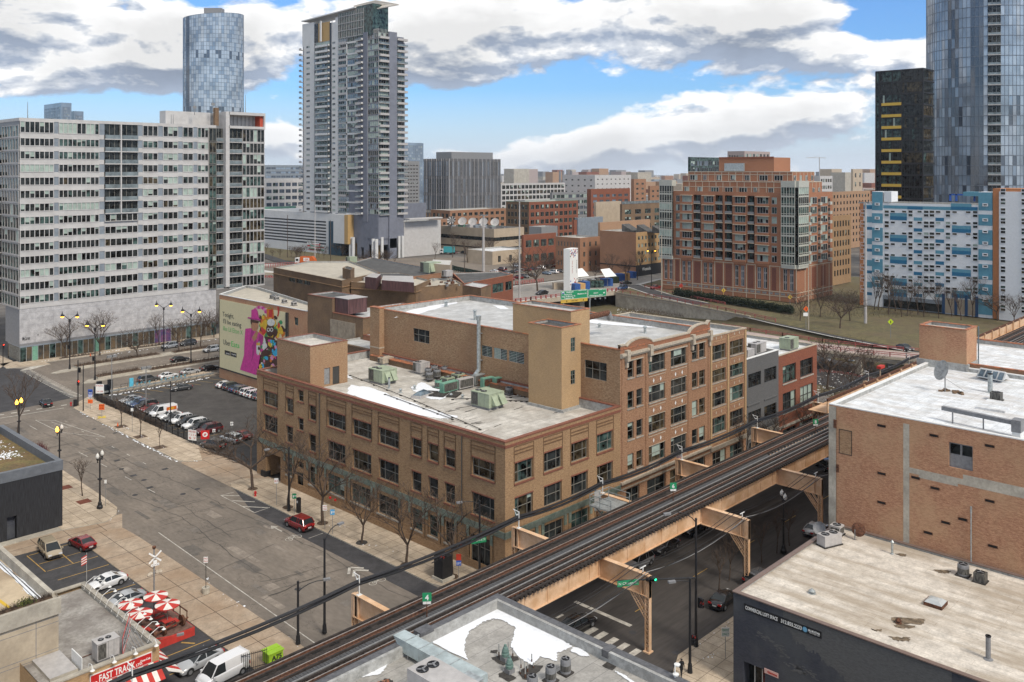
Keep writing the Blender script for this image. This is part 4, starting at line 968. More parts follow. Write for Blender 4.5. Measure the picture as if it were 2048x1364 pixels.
for(y,z)in((40.0,21.6),(34.4,21.65),(28.9,21.7),(40.0,16.25),(36.3,16.65),(34.3,16.0),(28.9,16.0),(31.5,13.4),(40,13.0),(35,11.0),(28.6,11.4),(33.2,12.6)):
 u=yv(y);f1.bO(b,u,u+.95,z-.28,z,.0,.05,M.rust,(3,));f1.bO(b,u+.08,u+.87,z-.25,z-.04,.05,.052,M.dark,(3,))
f1.bO(b,yv(45.0),yv(44.68),20.2,21.15,.06,.2,M.rust);f1.bO(b,yv(44.7),yv(44.4),15.1,16.0,.06,.18,M.rust)
bo=[(yv(44.35),yv(42.95),17.4,20.1)]
for h_ in bo:
 f1.bO(b,h_[0],h_[1],h_[2],h_[3],0,.01,M.terra_p if 'terra_p' in M else M.buff,(3,))
 for a,c_ in((h_[0]-.06,h_[0]),(h_[1],h_[1]+.06)):f1.bO(b,a,c_,h_[2],h_[3],0,.03,M.black,(3,))
 f1.bO(b,h_[0]-.06,h_[1]+.06,h_[3],h_[3]+.06,0,.03,M.black,(3,));f1.bO(b,h_[0]-.06,h_[1]+.06,h_[2]-.06,h_[2],0,.03,M.black,(3,))
f1.bO(b,yv(36.5),yv(22),16.9,17.5,0,.01,M.conc,(3,));f1.bO(b,yv(31),yv(22),17.5,18.0,0,.01,M.conc,(3,));f1.bO(b,yv(35.5),yv(31.5),16.6,16.9,0,.009,M.conc,(3,))
b.bt('facade_trim',t)
sw=MB()
P4=[at(1640+x/4.873,680+y/4.873,22.3)for x,y in((1520,670),(1640,590),(1905,640),(1800,715))]
sw.Pm([(p.x,p.y)for p in P4],22.3,22.55,M.roofw);sw.bt('roof_hatch',t)
rs=Tg('white_roof_extension','white roofed rear section of the warehouse behind the tiled ridge, edged with clay tiles','building',(143,35,0))
fa,fb=shell(rs,(133.4,46),(133.4,8),(154.5,8),23.2,[],[],M.pinkbrick,M.roofw,.6,.4,.2,M.terra_o,coph=.15)
tw=Tg('brick_roof_tower','square pink brick tower on the warehouse roof beside the clay tile ridge','roof structure',(134.5,43,22.3))
ta,tb_=shell(tw,(132.6,46.5),(132.6,40.2),(137.0,40.2),28.0,[],[],M.pinkbrick,M.roofg,.4,.3,.2,M.terra_o,z0=22.3,coph=.1)
b=MB()
for fr_ in(ta,tb_):fr_.bO(b,-.3,fr_.L+.3,22.3,23.3,.01,.2,M.flash)
b.bt('base_flashing',tw)
dp=MB();dp.tu((137.1,40.0,22.5),(137.1,40.0,28),.09,None,6);tG(dp.bd_('downpipe',M.g_sky),'blue grey drain pipe down the corner of the brick roof tower','pipe')
sk=Tg('skylight','long white framed greenhouse skylight behind the tiled ridge of the white roof','skylight',(135.5,37,22.6))
a=[at(1640+x/4.873,680+y/4.873,22.6)for x,y in((1530,350),(1780,400),(1845,365),(1590,320))];tt=[at(1640+x/4.873,680+y/4.873,23.9)for x,y in((1565,275),(1810,318))]
b=MB();b.fc_([a[0],a[1],tt[1],tt[0]]);b.fc_([a[2],a[3],tt[0],tt[1]]);b.bd_('glass',M.g_sky,sk)
b=MB()
for k in rA(5):p=a[0].lerp(a[1],k/4);q=tt[0].lerp(tt[1],k/4);b.bar(p,q,.14,.1)
b.bar(a[0],a[1],.15);b.bar(tt[0],tt[1],.15);b.fc_([a[1],a[2],tt[1]]);b.fc_([a[3],a[0],tt[0]]);b.bd_('frame',M.white,sk)
ds_=Tg('satellite_dish','grey mesh satellite dish on a mast among bricks on the white roof','satellite dish',(118.7,37.6,22.3))
dc=Ve((118.6,38.6,24.9));dn=Ve((-.75,.55,.35)).normalized();ux=dn.cross(Ve((0,0,1))).normalized();uy=ux.cross(dn)
b=MB();rr=[(0,0),(.5,.05),(.95,.2),(1.3,.42)]
for(r0,h0),(r1,h1)in zip(rr,rr[1:]):
 for k in rA(18):
  a0,a1=2*mP*k/18,2*mP*(k+1)/18
  P=[dc+ux*(r0*mC(a0))+uy*(r0*mS(a0))+dn*h0,dc+ux*(r0*mC(a1))+uy*(r0*mS(a1))+dn*h0,dc+ux*(r1*mC(a1))+uy*(r1*mS(a1))+dn*h1,dc+ux*(r1*mC(a0))+uy*(r1*mS(a0))+dn*h1]
  b.fc_(P[1:]if r0==0 else P)
b.bd_('reflector',M.flash,ds_)
b=MB();b.tu((118.7,38.5,22.3),(118.7,38.5,24.9),.07,None,8);b.bar((118.7,38.5,24.0),(120.2,36.6,22.4),.04);b.tu(dc,dc+dn*1.1,.03,None,6);b.bd_('mast',M.grey,ds_)
b=MB()
for i in rA(16):b.cx_((118.3+ru(0,1.6),36.4+ru(0,2.6),22.3),.5,.3,.2,None,ru(0,3))
b.bd_('ballast_brick',M.dkbrick,ds_)
Rv('tall blue grey flue on the white warehouse roof',122.2,34.3,22.3,2.4,.28,0,'steel')
Cn('small brown condenser at the foot of the flue on the white roof',118.6,32.6,22.3,.6,1.0,'fin',1)
Rv('grey vent box at the far right of the white warehouse roof',123,27.5,22.3,1.4,.45,1)
fs=Tg('rooftop_trough','dark grey rooftop sign trough standing on posts at the white roof edge','sign frame',(103.5,30,22.4))
b=MB();b.bar((104.9,34.3,23.7),(103.9,26.9,23.7),.5,.42);b.bd_('trough',M.mgrey,fs)
b=MB();b.cx_((103.4,26.4,23.0),1.3,.9,1.25);b.bd_('end_box',M.mgrey,fs)
b=MB()
for y in(33.0,29.9):b.bO(104.3,104.42,y,y+.12,22.3,23.6)
b.bd_('post',M.mgrey,fs)
b=MB();b.cx_((103.4,26.4,22.3),1.2,.8,.7);b.bd_('pedestal',M.white,fs)
wp=MB();wp.tu((100.9,30.15,9),(100.9,30.15,14.2),.07,None,6);wp.tu((100.9,30.15,14.2),(100.9,30.15,14.9),.1,None,6)
tG(wp.bd_('wall_pipe',M.steel),'thin steel conduit climbing the pink brick wall above the streaked roof','pipe')
# ---------------------------------------------------------------- dark blue grey building with the streaked roof
M.terra_p=M.buff
t=Tg('navy_painted_building','low dark blue grey painted building with a wide streaked pale roof and a rental banner','building',(89,33,0))
A,B,C=(77.8,44.72),(77.8,4),(101.02,4)
H=[(44.72-43.6,44.72-41.5,0,2.75),(44.72-41.5+.0,44.72-41.5+.0,0,0)]
H=[(1.1,3.35,.0,2.75)]
f1,f2=shell(t,A,B,C,9.05,H,[],M.navy,M.rooftan,.22,.3,1.2,mX('bronze_roof_edge',(.17,.12,.10),.5,vR=.05),coph=.1,copw=.1)
d=MB();f1.bO(d,1.7,1.78,0,2.6,-1.1,-1.0,M.white);f1.bO(d,2.5,2.58,0,2.6,-1.1,-1.0,M.white);f1.bO(d,1.7,3.35,2.5,2.6,-1.1,-1.0,M.white);f1.qd(d,1.1,2.5,0,2.6,-1.12,M.g_dark);f1.qd(d,2.58,3.3,1.6,2.5,-1.1,mX('dark_red_panel',(.12,.012,.012),.6,vR=0));f1.qd(d,2.58,3.3,0,1.5,-1.1,MATS['dark_red_panel']);d.bt('entrance',t)
gp=MB()
edge=[(5.2,7.6),(5.9,7.2),(6.3,6.5),(7.0,6.45),(7.6,6.2),(8.4,6.3),(9.0,5.7),(10,5.5),(11,4.9),(12.2,4.3),(13,3.9),(14.5,3.3),(16,2.9),(18,2.4),(20,2.0)]
pts=[]
for(u0_,z0_),(u1_,z1_)in zip(edge,edge[1:]):
 n_=5
 for k in rA(n_):
  s_=k/n_;uq=u0_+(u1_-u0_)*s_;zq=z0_+(z1_-z0_)*s_+rCh((-.14,0,.14));pts+=[(uq,zq),(uq+(u1_-u0_)/n_,zq)]
prev=None
for i in rA(0,len(pts),2):f1.qd(gp,pts[i][0],pts[i+1][0],pts[i][1],8.95,.006)
for i in rA(26):
 uq=ru(2.2,12);zq=7.3-.42*(uq-2)+ru(-1.6,-.5)
 if zq<1:continue
 for k in rA(6):a=uq+ru(-.5,.5)+k*.08;z_=zq-k*.09+.0;w_=ru(.15,.5);f1.qd(gp,a,a+w_,z_,z_+.09,.008+.0005*k)
gp.bd_('grey_paint_patch',M.greypaint,t)
bn=Tg('rental_banner','long black banner with white letters advertising commercial loft space on the dark painted wall','sign',(77.7,40,8))
u0_,zt=44.72-43.53,8.32
b=MB();f1.bO(b,u0_,44.72-35.79,7.72,8.36,.01,.06,M.black);b.bt('panel',bn)
Wm=mX('sign_white',(.75,.75,.72),.6,vR=0);M.sw=Wm
tX('COMMERCIAL LOFT SPACE',f1,u0_+.12,7.87,.34,Wm,bn,.07,wide=3.35,bold=.012)
tX('312.855.2233',f1,u0_+3.8,7.87,.34,Wm,bn,.07,wide=2.05,bold=.012)
tX('BLUE STAR',f1,u0_+6.5,8.02,.17,Wm,bn,.07,wide=1.12,bold=.012);tX('PROPERTIES',f1,u0_+6.6,7.87,.09,Wm,bn,.07,wide=.95)
b=MB();SB=mX('sign_light_blue',(.18,.42,.62),.6,vR=0)
for k in rA(6):a=mP*k/6+.1;c0=(u0_+6.18,8.04);b.fc_([f1.p(c0[0]+.24*mC(a)+.04*mS(a),c0[1]+.24*mS(a)-.04*mC(a),.075+k*.001),f1.p(c0[0]-.24*mC(a)+.04*mS(a),c0[1]-.24*mS(a)-.04*mC(a),.075+k*.001),f1.p(c0[0]-.24*mC(a)-.04*mS(a),c0[1]-.24*mS(a)+.04*mC(a),.075+k*.001),f1.p(c0[0]+.24*mC(a)-.04*mS(a),c0[1]+.24*mS(a)+.04*mC(a),.075+k*.001)])
b.bd_('star_emblem',SB,bn)
bn=Tg('wall_sign','small white sign with red letters beside the doorway of the dark painted building','sign',(77.7,40.8,2.7))
b=MB();f1.bO(b,3.3,4.72,2.5,2.95,.01,.05,mX('pale_pink_sign',(.62,.40,.36),.6,vR=0));b.bt('panel',bn)
tX('Gamma',f1,3.62,2.62,.22,mX('sign_red',(.45,.04,.02),.6,vR=0),bn,.055,wide=1.0,bold=.015);M.sred=MATS['sign_red']
b=MB();b.La([(0,0),(.09,.01),(0,.02)],(0,0,0),8);
t=Tg('twin_fan_unit','grey twin fan air conditioner at the street corner of the streaked roof','air conditioner',(95.5,43,9))
z=8.85
b=MB();b.cx_((95.4,43.0,z+.12),2.5,1.2,1.15,M.lgrey,-.35);b.cx_((95.4,43.0,z),2.7,1.4,.12,M.rubber,-.35);b.bt('casing',t)
for dx in(-.6,.6):b=MB();fan(b,95.4+dx*mC(-.35),43+dx*mS(-.35),z+1.27,.45);b.bt('fan',t)
Cn('brown square condenser behind the twin fan unit at the roof corner',98.7,43.6,z,.62,1.1,'lgrey',1)
Cn('dark round-cornered condenser by the wall with a rooftop mat',97.6,29.9,z,.55,1.15,'mgrey')
Cn('square brown condenser with rusty fan beside the dark one by the wall',97.3,28.2,z,.55,.95,'fin',1)
t=Tg('skylight','domed grey plastic skylight in the middle of the streaked roof','skylight',(88.6,29.7,z))
P4=[at(1440+x/3.3684,960+y/3.3684,z)for x,y in((1370,840),(1495,880),(1535,838),(1405,800))];c=sum(P4,Ve((0,0,0)))/4
b=MB();b.Pm([(p.x,p.y)for p in P4],z,z+.3,M.rust);b.bt('frame',t)
b=MB();I4=[p.lerp(c,.06)+Ve((0,0,.31))for p in P4];T4=[p.lerp(c,.4)+Ve((0,0,.55))for p in P4];T5=[p.lerp(c,.7)+Ve((0,0,.62))for p in P4]
for i in rA(4):j=(i+1)%4;b.fc_([I4[i],I4[j],T4[j],T4[i]]);b.fc_([T4[i],T4[j],T5[j],T5[i]])
b.fc_(T5);b.bd_('dome',mX('frosted_dome',(.42,.44,.44),.25,vR=.05),t,1)
Rv('thin white vent stack near the warehouse wall on the streaked roof',97.8,37.1,z,1.2,.12,1);Rv('dark standing vent pipe at the lower right of the streaked roof',82.3,23.25,z,2.0,.2,0,'mgrey')
Rv('tiny white roof vent near the banner edge',83.3,39.3,z,.15,.2);Rv('small cracked vent hole among the stains',83.2,31.0,z,.2,.16,1,'rust')
ds_=Tg('satellite_dish','small grey dish on the street corner of the streaked roof','satellite dish',(96.2,45,9));b=MB();b.La([(.0,0),(.45,.1),(.75,.3)],(0,0,0),14)
for i,v in eN(b.v):b.v[i]=(96.2-v[2]*.9+v[0]*.35,44.4+v[1],10.0+v[0]*.9+v[2]*.4)
b.bd_('reflector',M.bluegrey2 if 'bluegrey2' in M else M.mgrey,ds_);b=MB();b.tu((96.3,44.4,z),(96.2,44.4,10),.05,None,6);b.bd_('mast',M.grey,ds_)
ds_=Tg('satellite_dish','rusty orange dish turned towards the brick wall behind the twin fan unit','satellite dish',(98.6,41.6,9));b=MB();b.La([(.0,0),(.45,.1),(.8,.3)],(0,0,0),14)
for i,v in eN(b.v):b.v[i]=(98.6+v[2]*.9+v[0]*.3,41.5+v[1]-v[2],10.0+v[0]*.9)
b.bd_('reflector',M.rust,ds_);b=MB();b.tu((98.6,41.5,z),(98.6,41.5,10),.06,None,6);b.bd_('mast',M.grey,ds_)
st=MB();SM=mX('roof_stain',(.16,.12,.08),.9,vR=.3,scale=2)
for(a,b_,c_,d_)in((1150,1380,925,975),(1160,1320,975,1000),(1140,1280,1055,1085),(1440,1550,605,630),(1180,1260,495,515),(1020,1090,1005,1020)):
 p=[at(1440+x/3.3684,960+y/3.3684,z)for x,y in((a,c_),(b_,c_+(d_-c_)*.2),(b_-10,d_),(a+30,d_-4))];Bl(p,z+.012,.12,7,SM,st)
tG(st.bd_('roof_stain'),kI='stuff')
# ---------------------------------------------------------------- snowy roof building at the bottom of the view
ZQ=17.8
t=Tg('snowy_roof_building','building with a grey membrane roof half covered in snow beside the railway','building',(40,38,0))
A,B,C=(22,46.9),(22,12),(47.35,12)
mb=MB();mb.Pm([(22,12),(47.35,12),(47.35,46.9),(22,46.9)],0,18.4,M.conc,M.dark);mb.f.pop();mb.m.pop();mb.bt('wall',t)
rb=sheet(22.3,47.0,12,46.55,ZQ,slabs('grey_sheet_roof',(.36,.345,.32),(.33,.315,.29),(.20,.19,.18),12,1.25,.02,big=.5,bC=(.27,.26,.24),off=.5,bS=.35));rb.bt('roof',t)
CP=mX('dark_grey_coping',(.10,.10,.105),.5,vR=.15,scale=3)
cp=MB();cp.bO(22,47.5,46.5,47.0,18.35,18.5,CP);cp.bO(46.95,47.5,12,46.5,18.35,18.5,CP)
cp.bO(46.7,46.95,12,46.5,ZQ,18.48,M.flash);cp.bO(22,46.7,46.25,46.5,ZQ,18.48,M.flash);cp.bO(46.6,47.55,36.0,36.5,18.1,18.56,CP)
cp.bO(39.4,40.6,46.3,47.05,18.35,18.75,CP)
cp.bt('parapet',t)
sn=MB();Qp=lambda x,y,z=ZQ:at(760+x/4.876,1180+y/4.876,z)
Bl([Qp(*p)for p in((1215,100),(1130,140),(800,310),(560,420),(440,480),(860,690),(820,600),(830,490),(880,400),(1000,320),(1100,285),(1180,290),(1320,370),(1300,450),(1270,560),(1380,680),(1480,740),(1560,650),(1720,700),(1730,620),(1880,560),(1760,470),(1600,300),(1450,220),(1300,130))],ZQ+.05,.07,9,None,sn)
Bl([Qp(*p)for p in((1880,560),(1960,570),(2048,650),(1960,650),(1860,600))],ZQ+.05,.06,6,None,sn)
Bl([Qp(*p)for p in((-60,800),(0,690),(100,680),(60,760),(0,830),(-200,860))],ZQ+.05,.06,6,None,sn)
Bl([at(1120+x/5.167,1100+y/5.167,ZQ)for x,y in((560,1250),(640,1280),(730,1340),(800,1400),(760,1400),(620,1300))],ZQ+.05,.05,6,None,sn)
tG(sn.bd_('snow',M.snow),kI='stuff')
dt=Tg('air_duct','long square galvanised duct crossing the snowy roof towards the railway','duct',(38.3,43.5,ZQ))
d=MB();DU=mX('galvanised_duct',(.40,.46,.46),.35,vR=.12,scale=1.2,metal=.25);D0,D1,zt=(37.9,47.15),(38.05,40.1),18.95
d.hexa([(37.85,40.1,18.1),(38.95,40.1,18.1),(38.9,46.4,18.1),(37.8,46.4,18.1),(37.85,40.1,zt),(38.95,40.1,zt),(38.75,47.2,zt),(37.75,47.2,zt)],DU)
d.bO(37.9,38.95,39.4,40.1,ZQ,zt,DU);d.bt('duct',dt)
d=MB()
for y in(46.0,44.6,43.2,41.8):d.bO(37.8,39.0,y-.03,y+.03,18.08,18.98,M.steel)
for y in(45.8,41.6):d.bO(37.8,37.86,y-.05,y,ZQ,18.1,M.grey)
d.bt('seam_band',dt)
t=Tg('rooftop_unit','big light grey air conditioner with twin fans beside the long duct on the snowy roof','air conditioner',(35.8,40.3,ZQ))
b=MB();b.bO(34.75,36.75,37.9,42.1,ZQ+.2,19.9,M.lgrey);b.bO(35.0,36.5,38.2,41.9,ZQ,ZQ+.2,M.mgrey);b.bt('casing',t)
for x,y in((35.1+.2,41.3),(36.1,41.25)):b=MB();fan(b,x,y,19.9,.38);b.bt('fan',t)
b=MB();b.bO(36.76,37.8,38.6,39.9,ZQ+.5,19.4,M.steel);b.bt('duct_collar',t)
q=Qp(1815,810);Cn('round grey wire-guarded condenser nearest the parapet on the snowy roof',q.x-.05,q.y,ZQ,.34,.95,'mgrey');q=Qp(1665,890);Cn('round grey condenser in the middle of the three beside the small pipes',q.x,q.y,ZQ,.34,.95,'mgrey');q=Qp(1487,980);Cn('round grey condenser cut by the lower edge of the picture',q.x,q.y,ZQ,.34,.9,'mgrey')
for(px,py,s_,lb)in((1222,688,.95,'green domed exhaust ventilator at the back of the pair'),(1262,805,1.0,'green domed exhaust ventilator at the front of the pair')):
 q=Qp(px,py);v=Tg('exhaust_ventilator',lb,'ventilator',(q.x,q.y,ZQ));b=MB();b.cx_((q.x,q.y,ZQ),.5,.5,.3,M.mgrey);b.bt('curb',v)
 VG=mX('verdigris_enamel',(.12,.19,.165),.5,vR=.15,scale=4);b=MB();b.La([(.24,.3),(.27,.5),(.22,.52),(.23,.68),(.2,.7),(.15,.88),(.1,.92),(.09,1.05),(0,1.08)],(q.x,q.y,ZQ),14,VG);b.bd_('dome',None,v,1)
for i,(px,py,h_)in eN(((1160,655,.9),(1252,640,.95),(1295,650,.6),(1480,705,.55),(1375,760,.6),(1410,800,.7),(1440,800,.6),(1416,860,.7),(1497,760,.35),(1368,820,.35))):
 q=Qp(px,py);b=MB();b.tu((q.x,q.y,ZQ),(q.x,q.y,ZQ+h_*.4),.045,None,6,M.rust,0);b.tu((q.x,q.y,ZQ+h_*.4),(q.x,q.y,ZQ+h_),.04,None,6,M.flash)
 tG(b.bd_('vent_pipe'),['tall white pipe left of the rear green ventilator','tallest white pipe right behind the rear green ventilator','short pipe with rusty foot right of the rear green ventilator','single pipe in front of the snow edge, behind the pipe cluster','leftmost pipe of the cluster between ventilators and condensers','white pipe second from left in the pipe cluster','white pipe in the middle of the pipe cluster','frontmost white pipe of the pipe cluster','low pipe at the right end of the pipe cluster','low blue grey pipe stub in front of the pipe cluster'][i],'pipe','thin vent pipes beside the green ventilators')
b=MB()
for pl in(((1080,660),(1160,640),(1340,650),(1360,680),(1200,740),(1120,700)),((1150,820),(1220,790),(1330,860),(1260,900),(1160,850)),((1340,800),(1450,730),(1590,740),(1560,790),(1450,880),(1390,870)),((1075,590),(1150,585),(1140,620),(1080,615))):Bl([Qp(*p)for p in pl],ZQ+.02,.04,4,M.rubber,b)
Bl([at(1120+x/5.167,1100+y/5.167,ZQ)for x,y in((430,1200),(510,1140),(600,1190),(540,1250))],ZQ+.02,.03,3,M.rubber,b)
tG(b.bd_('roof_patch'),kI='stuff')
b=MB()
for i in rA(14):b.bar((35.0+ru(-.5,.5),46.2-ru(0,.4)-1.2,ZQ+.05),(35.0+ru(-.5,.5),44.5+ru(-.3,.3),ZQ+.2),.12,.12,rCh((M.rust,M.rubber,M.terra_o)))
tG(b.bd_('debris'),kI='stuff')
fl=Tg('floodlight','white round floodlight pair on the street corner of the snowy roof parapet','floodlight',(47.2,31.4,18.5))
b=MB();b.tu((47.2,31.2,17.8),(47.2,31.2,19.3),.04,None,6,M.white);b.bt('pole',fl)
for k,(dx,dz)in eN(((.25,.0),(-.05,-.45))):b=MB();b.La([(.0,-.12),(.16,-.05),(.2,.05),(0,.1)],(47.2+dx,31.2-.1*k,19.2+dz),10,M.white);b.bd_('lamp_head',None,fl,1)
# ---------------------------------------------------------------- little snack bar with red sign
ZF=4.6
t=Tg('snack_bar','small flat roofed snack bar with a red name sign and red striped awnings','building',(35,92,0))
A,B,C=(31.5,101.5),(31.5,83.3),(38.35,83.3)
mb=MB();fS=Fr((30.0,83.3),(38.35,83.3));
mb.Pm([(28,83.3),(38.35,83.3),(38.35,101.5),(28,101.5)],0,5.0,M.yellow,M.dark);mb.f.pop();mb.m.pop();mb.bt('wall',t)
sheet(28.3,38,83.6,101.2,ZF,mX('patched_silver_roof',(.36,.34,.31),.8,col2=(.2,.18,.16),scale=.5,fI=.15,big=.6,bC=(.16,.14,.125),bS=.35)).bt('roof',t)
cp=MB();cp.bO(28,38.45,83.2,83.75,4.95,5.1,M.conc);cp.bO(37.9,38.45,83.75,101.6,4.95,5.1,M.stone);cp.bO(28,37.9,101.1,101.6,4.95,5.1,M.conc);cp.bO(37.86,38.0,83.75,101.1,ZF,4.95,M.flash);cp.bt('parapet',t)
sg=Tg('name_sign','long red snack bar sign with white slanted capitals and a cursive drinks name','sign',(35,83.1,3.5))
sl_=fS.px(170+50/5.535,1140+1180/5.535)[0];sr_=fS.px(170+735/5.535,1140+930/5.535)[0]
b=MB();fS.bO(b,sl_,sr_,3.55,4.55,.02,.14,mX('sign_frame_white',(.7,.7,.68),.5,vR=0));b.bt('frame',sg)
b=MB();RD=mX('bright_sign_red',(.50,.02,.02),.5,vR=.03);fS.bO(b,sl_+.06,sr_-.06,3.61,4.49,.14,.16,RD);b.bt('panel',sg)
tX('FAST TRACK',fS,sl_+.75,3.72,.62,M.sw,sg,.17,wide=(sr_-sl_)*.58,bold=.02);tX('LTD.',fS,sl_+(sr_-sl_)*.73,3.76,.22,M.sw,sg,.17,bold=.01);tX('Coca-Cola',fS,sl_+(sr_-sl_)*.80,3.98,.2,M.sw,sg,.17,wide=(sr_-sl_)*.17,bold=.01);tX('Coca',fS,sl_+.12,3.75,.18,M.sw,sg,.17,wide=.5,bold=.01)
def stripes(name,qd,n,mA,mB_,parent,th=.04):
 b=MB();a,b_,c,d=[Ve(p)for p in qd]
 for i in rA(n):
  s0,s1=i/n,(i+1)/n;P=[a.lerp(b_,s0),a.lerp(b_,s1),d.lerp(c,s1),d.lerp(c,s0)]
  b.hexa([p-Ve((0,0,th))for p in P]+P,mA if i%2==0 else mB_)
 return b.bd_(name,None,parent)
AR=mX('awning_red',(.46,.04,.03),.8,vR=.08);AW=mX('awning_white',(.68,.65,.6),.8,vR=.06)
aw=Tg('striped_awning','red and white striped awning sloping below the snack bar sign','awning',(34.5,82.5,2.5));stripes('canopy',((30.0,83.2,3.5),(38.2,83.2,3.5),(38.2,81.6,2.4),(30.0,81.6,2.4)),17,AR,AW,aw)
aw=Tg('striped_awning','red and white striped awning on the car park side of the snack bar','awning',(39.2,85,2.5));stripes('canopy',((38.45,81.6,3.0),(38.45,87.3,4.0),(40.0,87.3,2.5),(40.0,81.6,2.2)),9,AW,AR,aw)
for i in rA(12):
 y=84.6+i*1.42 if i<12 else 0
 l=Tg('gooseneck_lamp','%s white gooseneck lamp over the long snack bar parapet, counted from the red sign'%('first second third fourth fifth sixth seventh eighth ninth tenth eleventh twelfth'.split()[i]),'lamp',(38.1,y,5),'gooseneck lamps over the snack bar parapet')
 b=MB();P=[(37.8,y,4.8),(38.1,y,5.5),(38.9,y,5.9),(39.4,y,5.75)]
 for p,q in zip(P,P[1:]):b.tu(p,q,.03,None,5,None,0)
 b.bd_('arm',M.white,l);b=MB();b.La([(.05,.22),(.08,.1),(.2,0),(0,.02)],(39.4,y,5.5),10);b.bd_('lamp_shade',M.white,l)
for i in rA(4):
 x=31.9+i*1.95
 l=Tg('gooseneck_lamp','white gooseneck lamp above %s of the red snack bar sign'%('the left end','the first capitals','the last capitals','the cursive end')[i],'lamp',(x,83.4,5.1),'gooseneck lamps above the red sign')
 b=MB();P=[(x,83.6,5.0),(x,83.4,5.6),(x,82.8,5.75),(x,82.6,5.5)]
 for p,q in zip(P,P[1:]):b.tu(p,q,.03,None,5,None,0)
 b.bd_('arm',M.white,l);b=MB();b.La([(.05,.25),(.1,.12),(.22,0),(0,.02)],(x,82.6,5.25),10);b.bd_('lamp_shade',M.white,l)
rU('brownish grey twin fan air conditioner on the snack bar roof',33.0,35.0,83.9+.4,85.6,ZF,1.9,'lgrey',2,along='x',grille='S')
bn=Tg('hanging_banner','white banner with red border and dark capitals strung across the snack bar roof','banner',(36.5,85,5))
fb_=Fr((35.25,84.2),(37.2,87.2));b=MB();b.fc_([fb_.p(0,4.7,0),fb_.p(fb_.L,5.3,0),fb_.p(fb_.L,6.9,0),fb_.p(0,6.3,0)],mX('banner_white',(.6,.6,.6),.8,vR=.05));b.fc_([fb_.p(0,4.7,-.01),fb_.p(0,6.3,-.01),fb_.p(fb_.L,6.9,-.01),fb_.p(fb_.L,5.3,-.01)],MATS['banner_white']);b.bt('cloth',bn)
b=MB()
for(a,c_)in(((0,4.7),(fb_.L,5.3)),((0,6.3),(fb_.L,6.9)),((0,4.7),(0,6.3)),((fb_.L,5.3),(fb_.L,6.9))):b.bar(fb_.p(a[0],a[1],.01),fb_.p(c_[0],c_[1],.01),.06,.03)
b.bd_('red_border',AR,bn)
for tx,zz_,ww in(('DOWNTOWN',5.85,2.6),('BREAKFAST',5.25,2.9)):
 o=tX(tx,fb_,.3,zz_,.38,M.black,bn,.02,wide=ww)
 for v in o.data.vertices:
  q=v.co+Al(bn);u_=(Ve((q.x,q.y))-fb_.a).dot(fb_.e);v.co.z+=.6*u_/fb_.L-.12
b=MB()
for i in rA(5):b.bar((36.2+i*.3,84.3,ZF),(35.8+i*.35,86.5,6.0),.05)
tG(b.bd_('banner_frame',M.grey),'grey metal bracing that props the hanging banner','frame')
dk=Tg('picnic_deck','raised deck with red edge and railing where red picnic tables stand','deck',(43.5,94,0))
b=MB();b.bO(40.6,46.0,91.4,98.2,0,.9,AR);b.bO(40.7,45.9,91.5,98.1,.9,.96,mX('deck_boards',(.16,.09,.07),.9,vR=.2,scale=2));b.bt('platform',dk)
b=MB()
for x,y in((46,98),(46,96.3),(46,94.8),(46,93.2)):b.bO(x-.04,x+.04,y-.04,y+.04,.9,2.0)
b.bar((46,98.1,2.0),(46,93.1,2.0),.1);b.bd_('railing',M.rust,dk)
for i,(x,y)in eN(((41.0,93.6),(41.2,96.4),(43.9,96.2),(43.9,93.4))):
 lab=['nearest the banner','beside the snack bar parapet','furthest back, under the crossing sign','nearest the pavement'][i]
 u_=Tg('umbrella','red and white segmented patio umbrella '+lab,'umbrella',(x,y,.96))
 b=MB();n_=24;
 tilt=.12
 for k in rA(n_):
  a0,a1=2*mP*k/n_,2*mP*(k+1)/n_;m_=AR if(k//3)%2==0 else AW
  p=lambda a,r_:(x+r_*mC(a),y+r_*mS(a),3.62-.22*r_/1.25)
  b.fc_([(x,y,3.62),p(a0,1.28),p(a1,1.28)],m_);e0=p(a0,1.28);e1=p(a1,1.28);b.fc_([(e0[0],e0[1],e0[2]-.1),(e1[0],e1[1],e1[2]-.1),e1,e0],AR)
 b.bt('canopy',u_);b=MB();b.tu((x,y,.96),(x,y,3.6),.035,None,6);b.bd_('pole',M.grey,u_)
 pt=Tg('picnic_table','red metal picnic table with attached benches under the umbrella '+lab,'table',(x,y,.96))
 b=MB();b.cx_((x,y,1.68),1.1,1.1,.05);b.bd_('table_top',AR,pt)
 for dx,dy in((-.95,0),(.95,0),(0,-.95),(0,.95)):b=MB();b.cx_((x+dx,y+dy,1.36),.35 if dx else 1.0,.35 if dy else 1.0,.05);b.bar((x,y,1.0),(x+dx,y+dy,1.36),.06);b.bd_('bench',AR,pt)
for i,(x,y)in eN(((41.6,91.7),(42.9,92.1),(45.2,92.6))):
 if i==0:ws=Tg('train_axle','rusty train axle with iron wheels displayed on the edge of the picnic deck','wheel set',(43,92,.96))
 b=MB();b.tu((x-.1,y,1.5),(x+.1,y,1.5),.55,None,18);b.tu((x-.17,y,1.5),(x-.1,y,1.5),.62,.58,18);b.bd_('iron_wheel',M.rust,ws)
b=MB();b.tu((41.0,91.6,1.5),(45.9,92.75,1.5),.09,None,8);b.bd_('axle',M.rust,ws)
xs_=Tg('railroad_crossing_signal','old railroad crossing signal with white crossbuck and four hooded lamps behind the umbrellas','signal',(44.8,98.6,0))
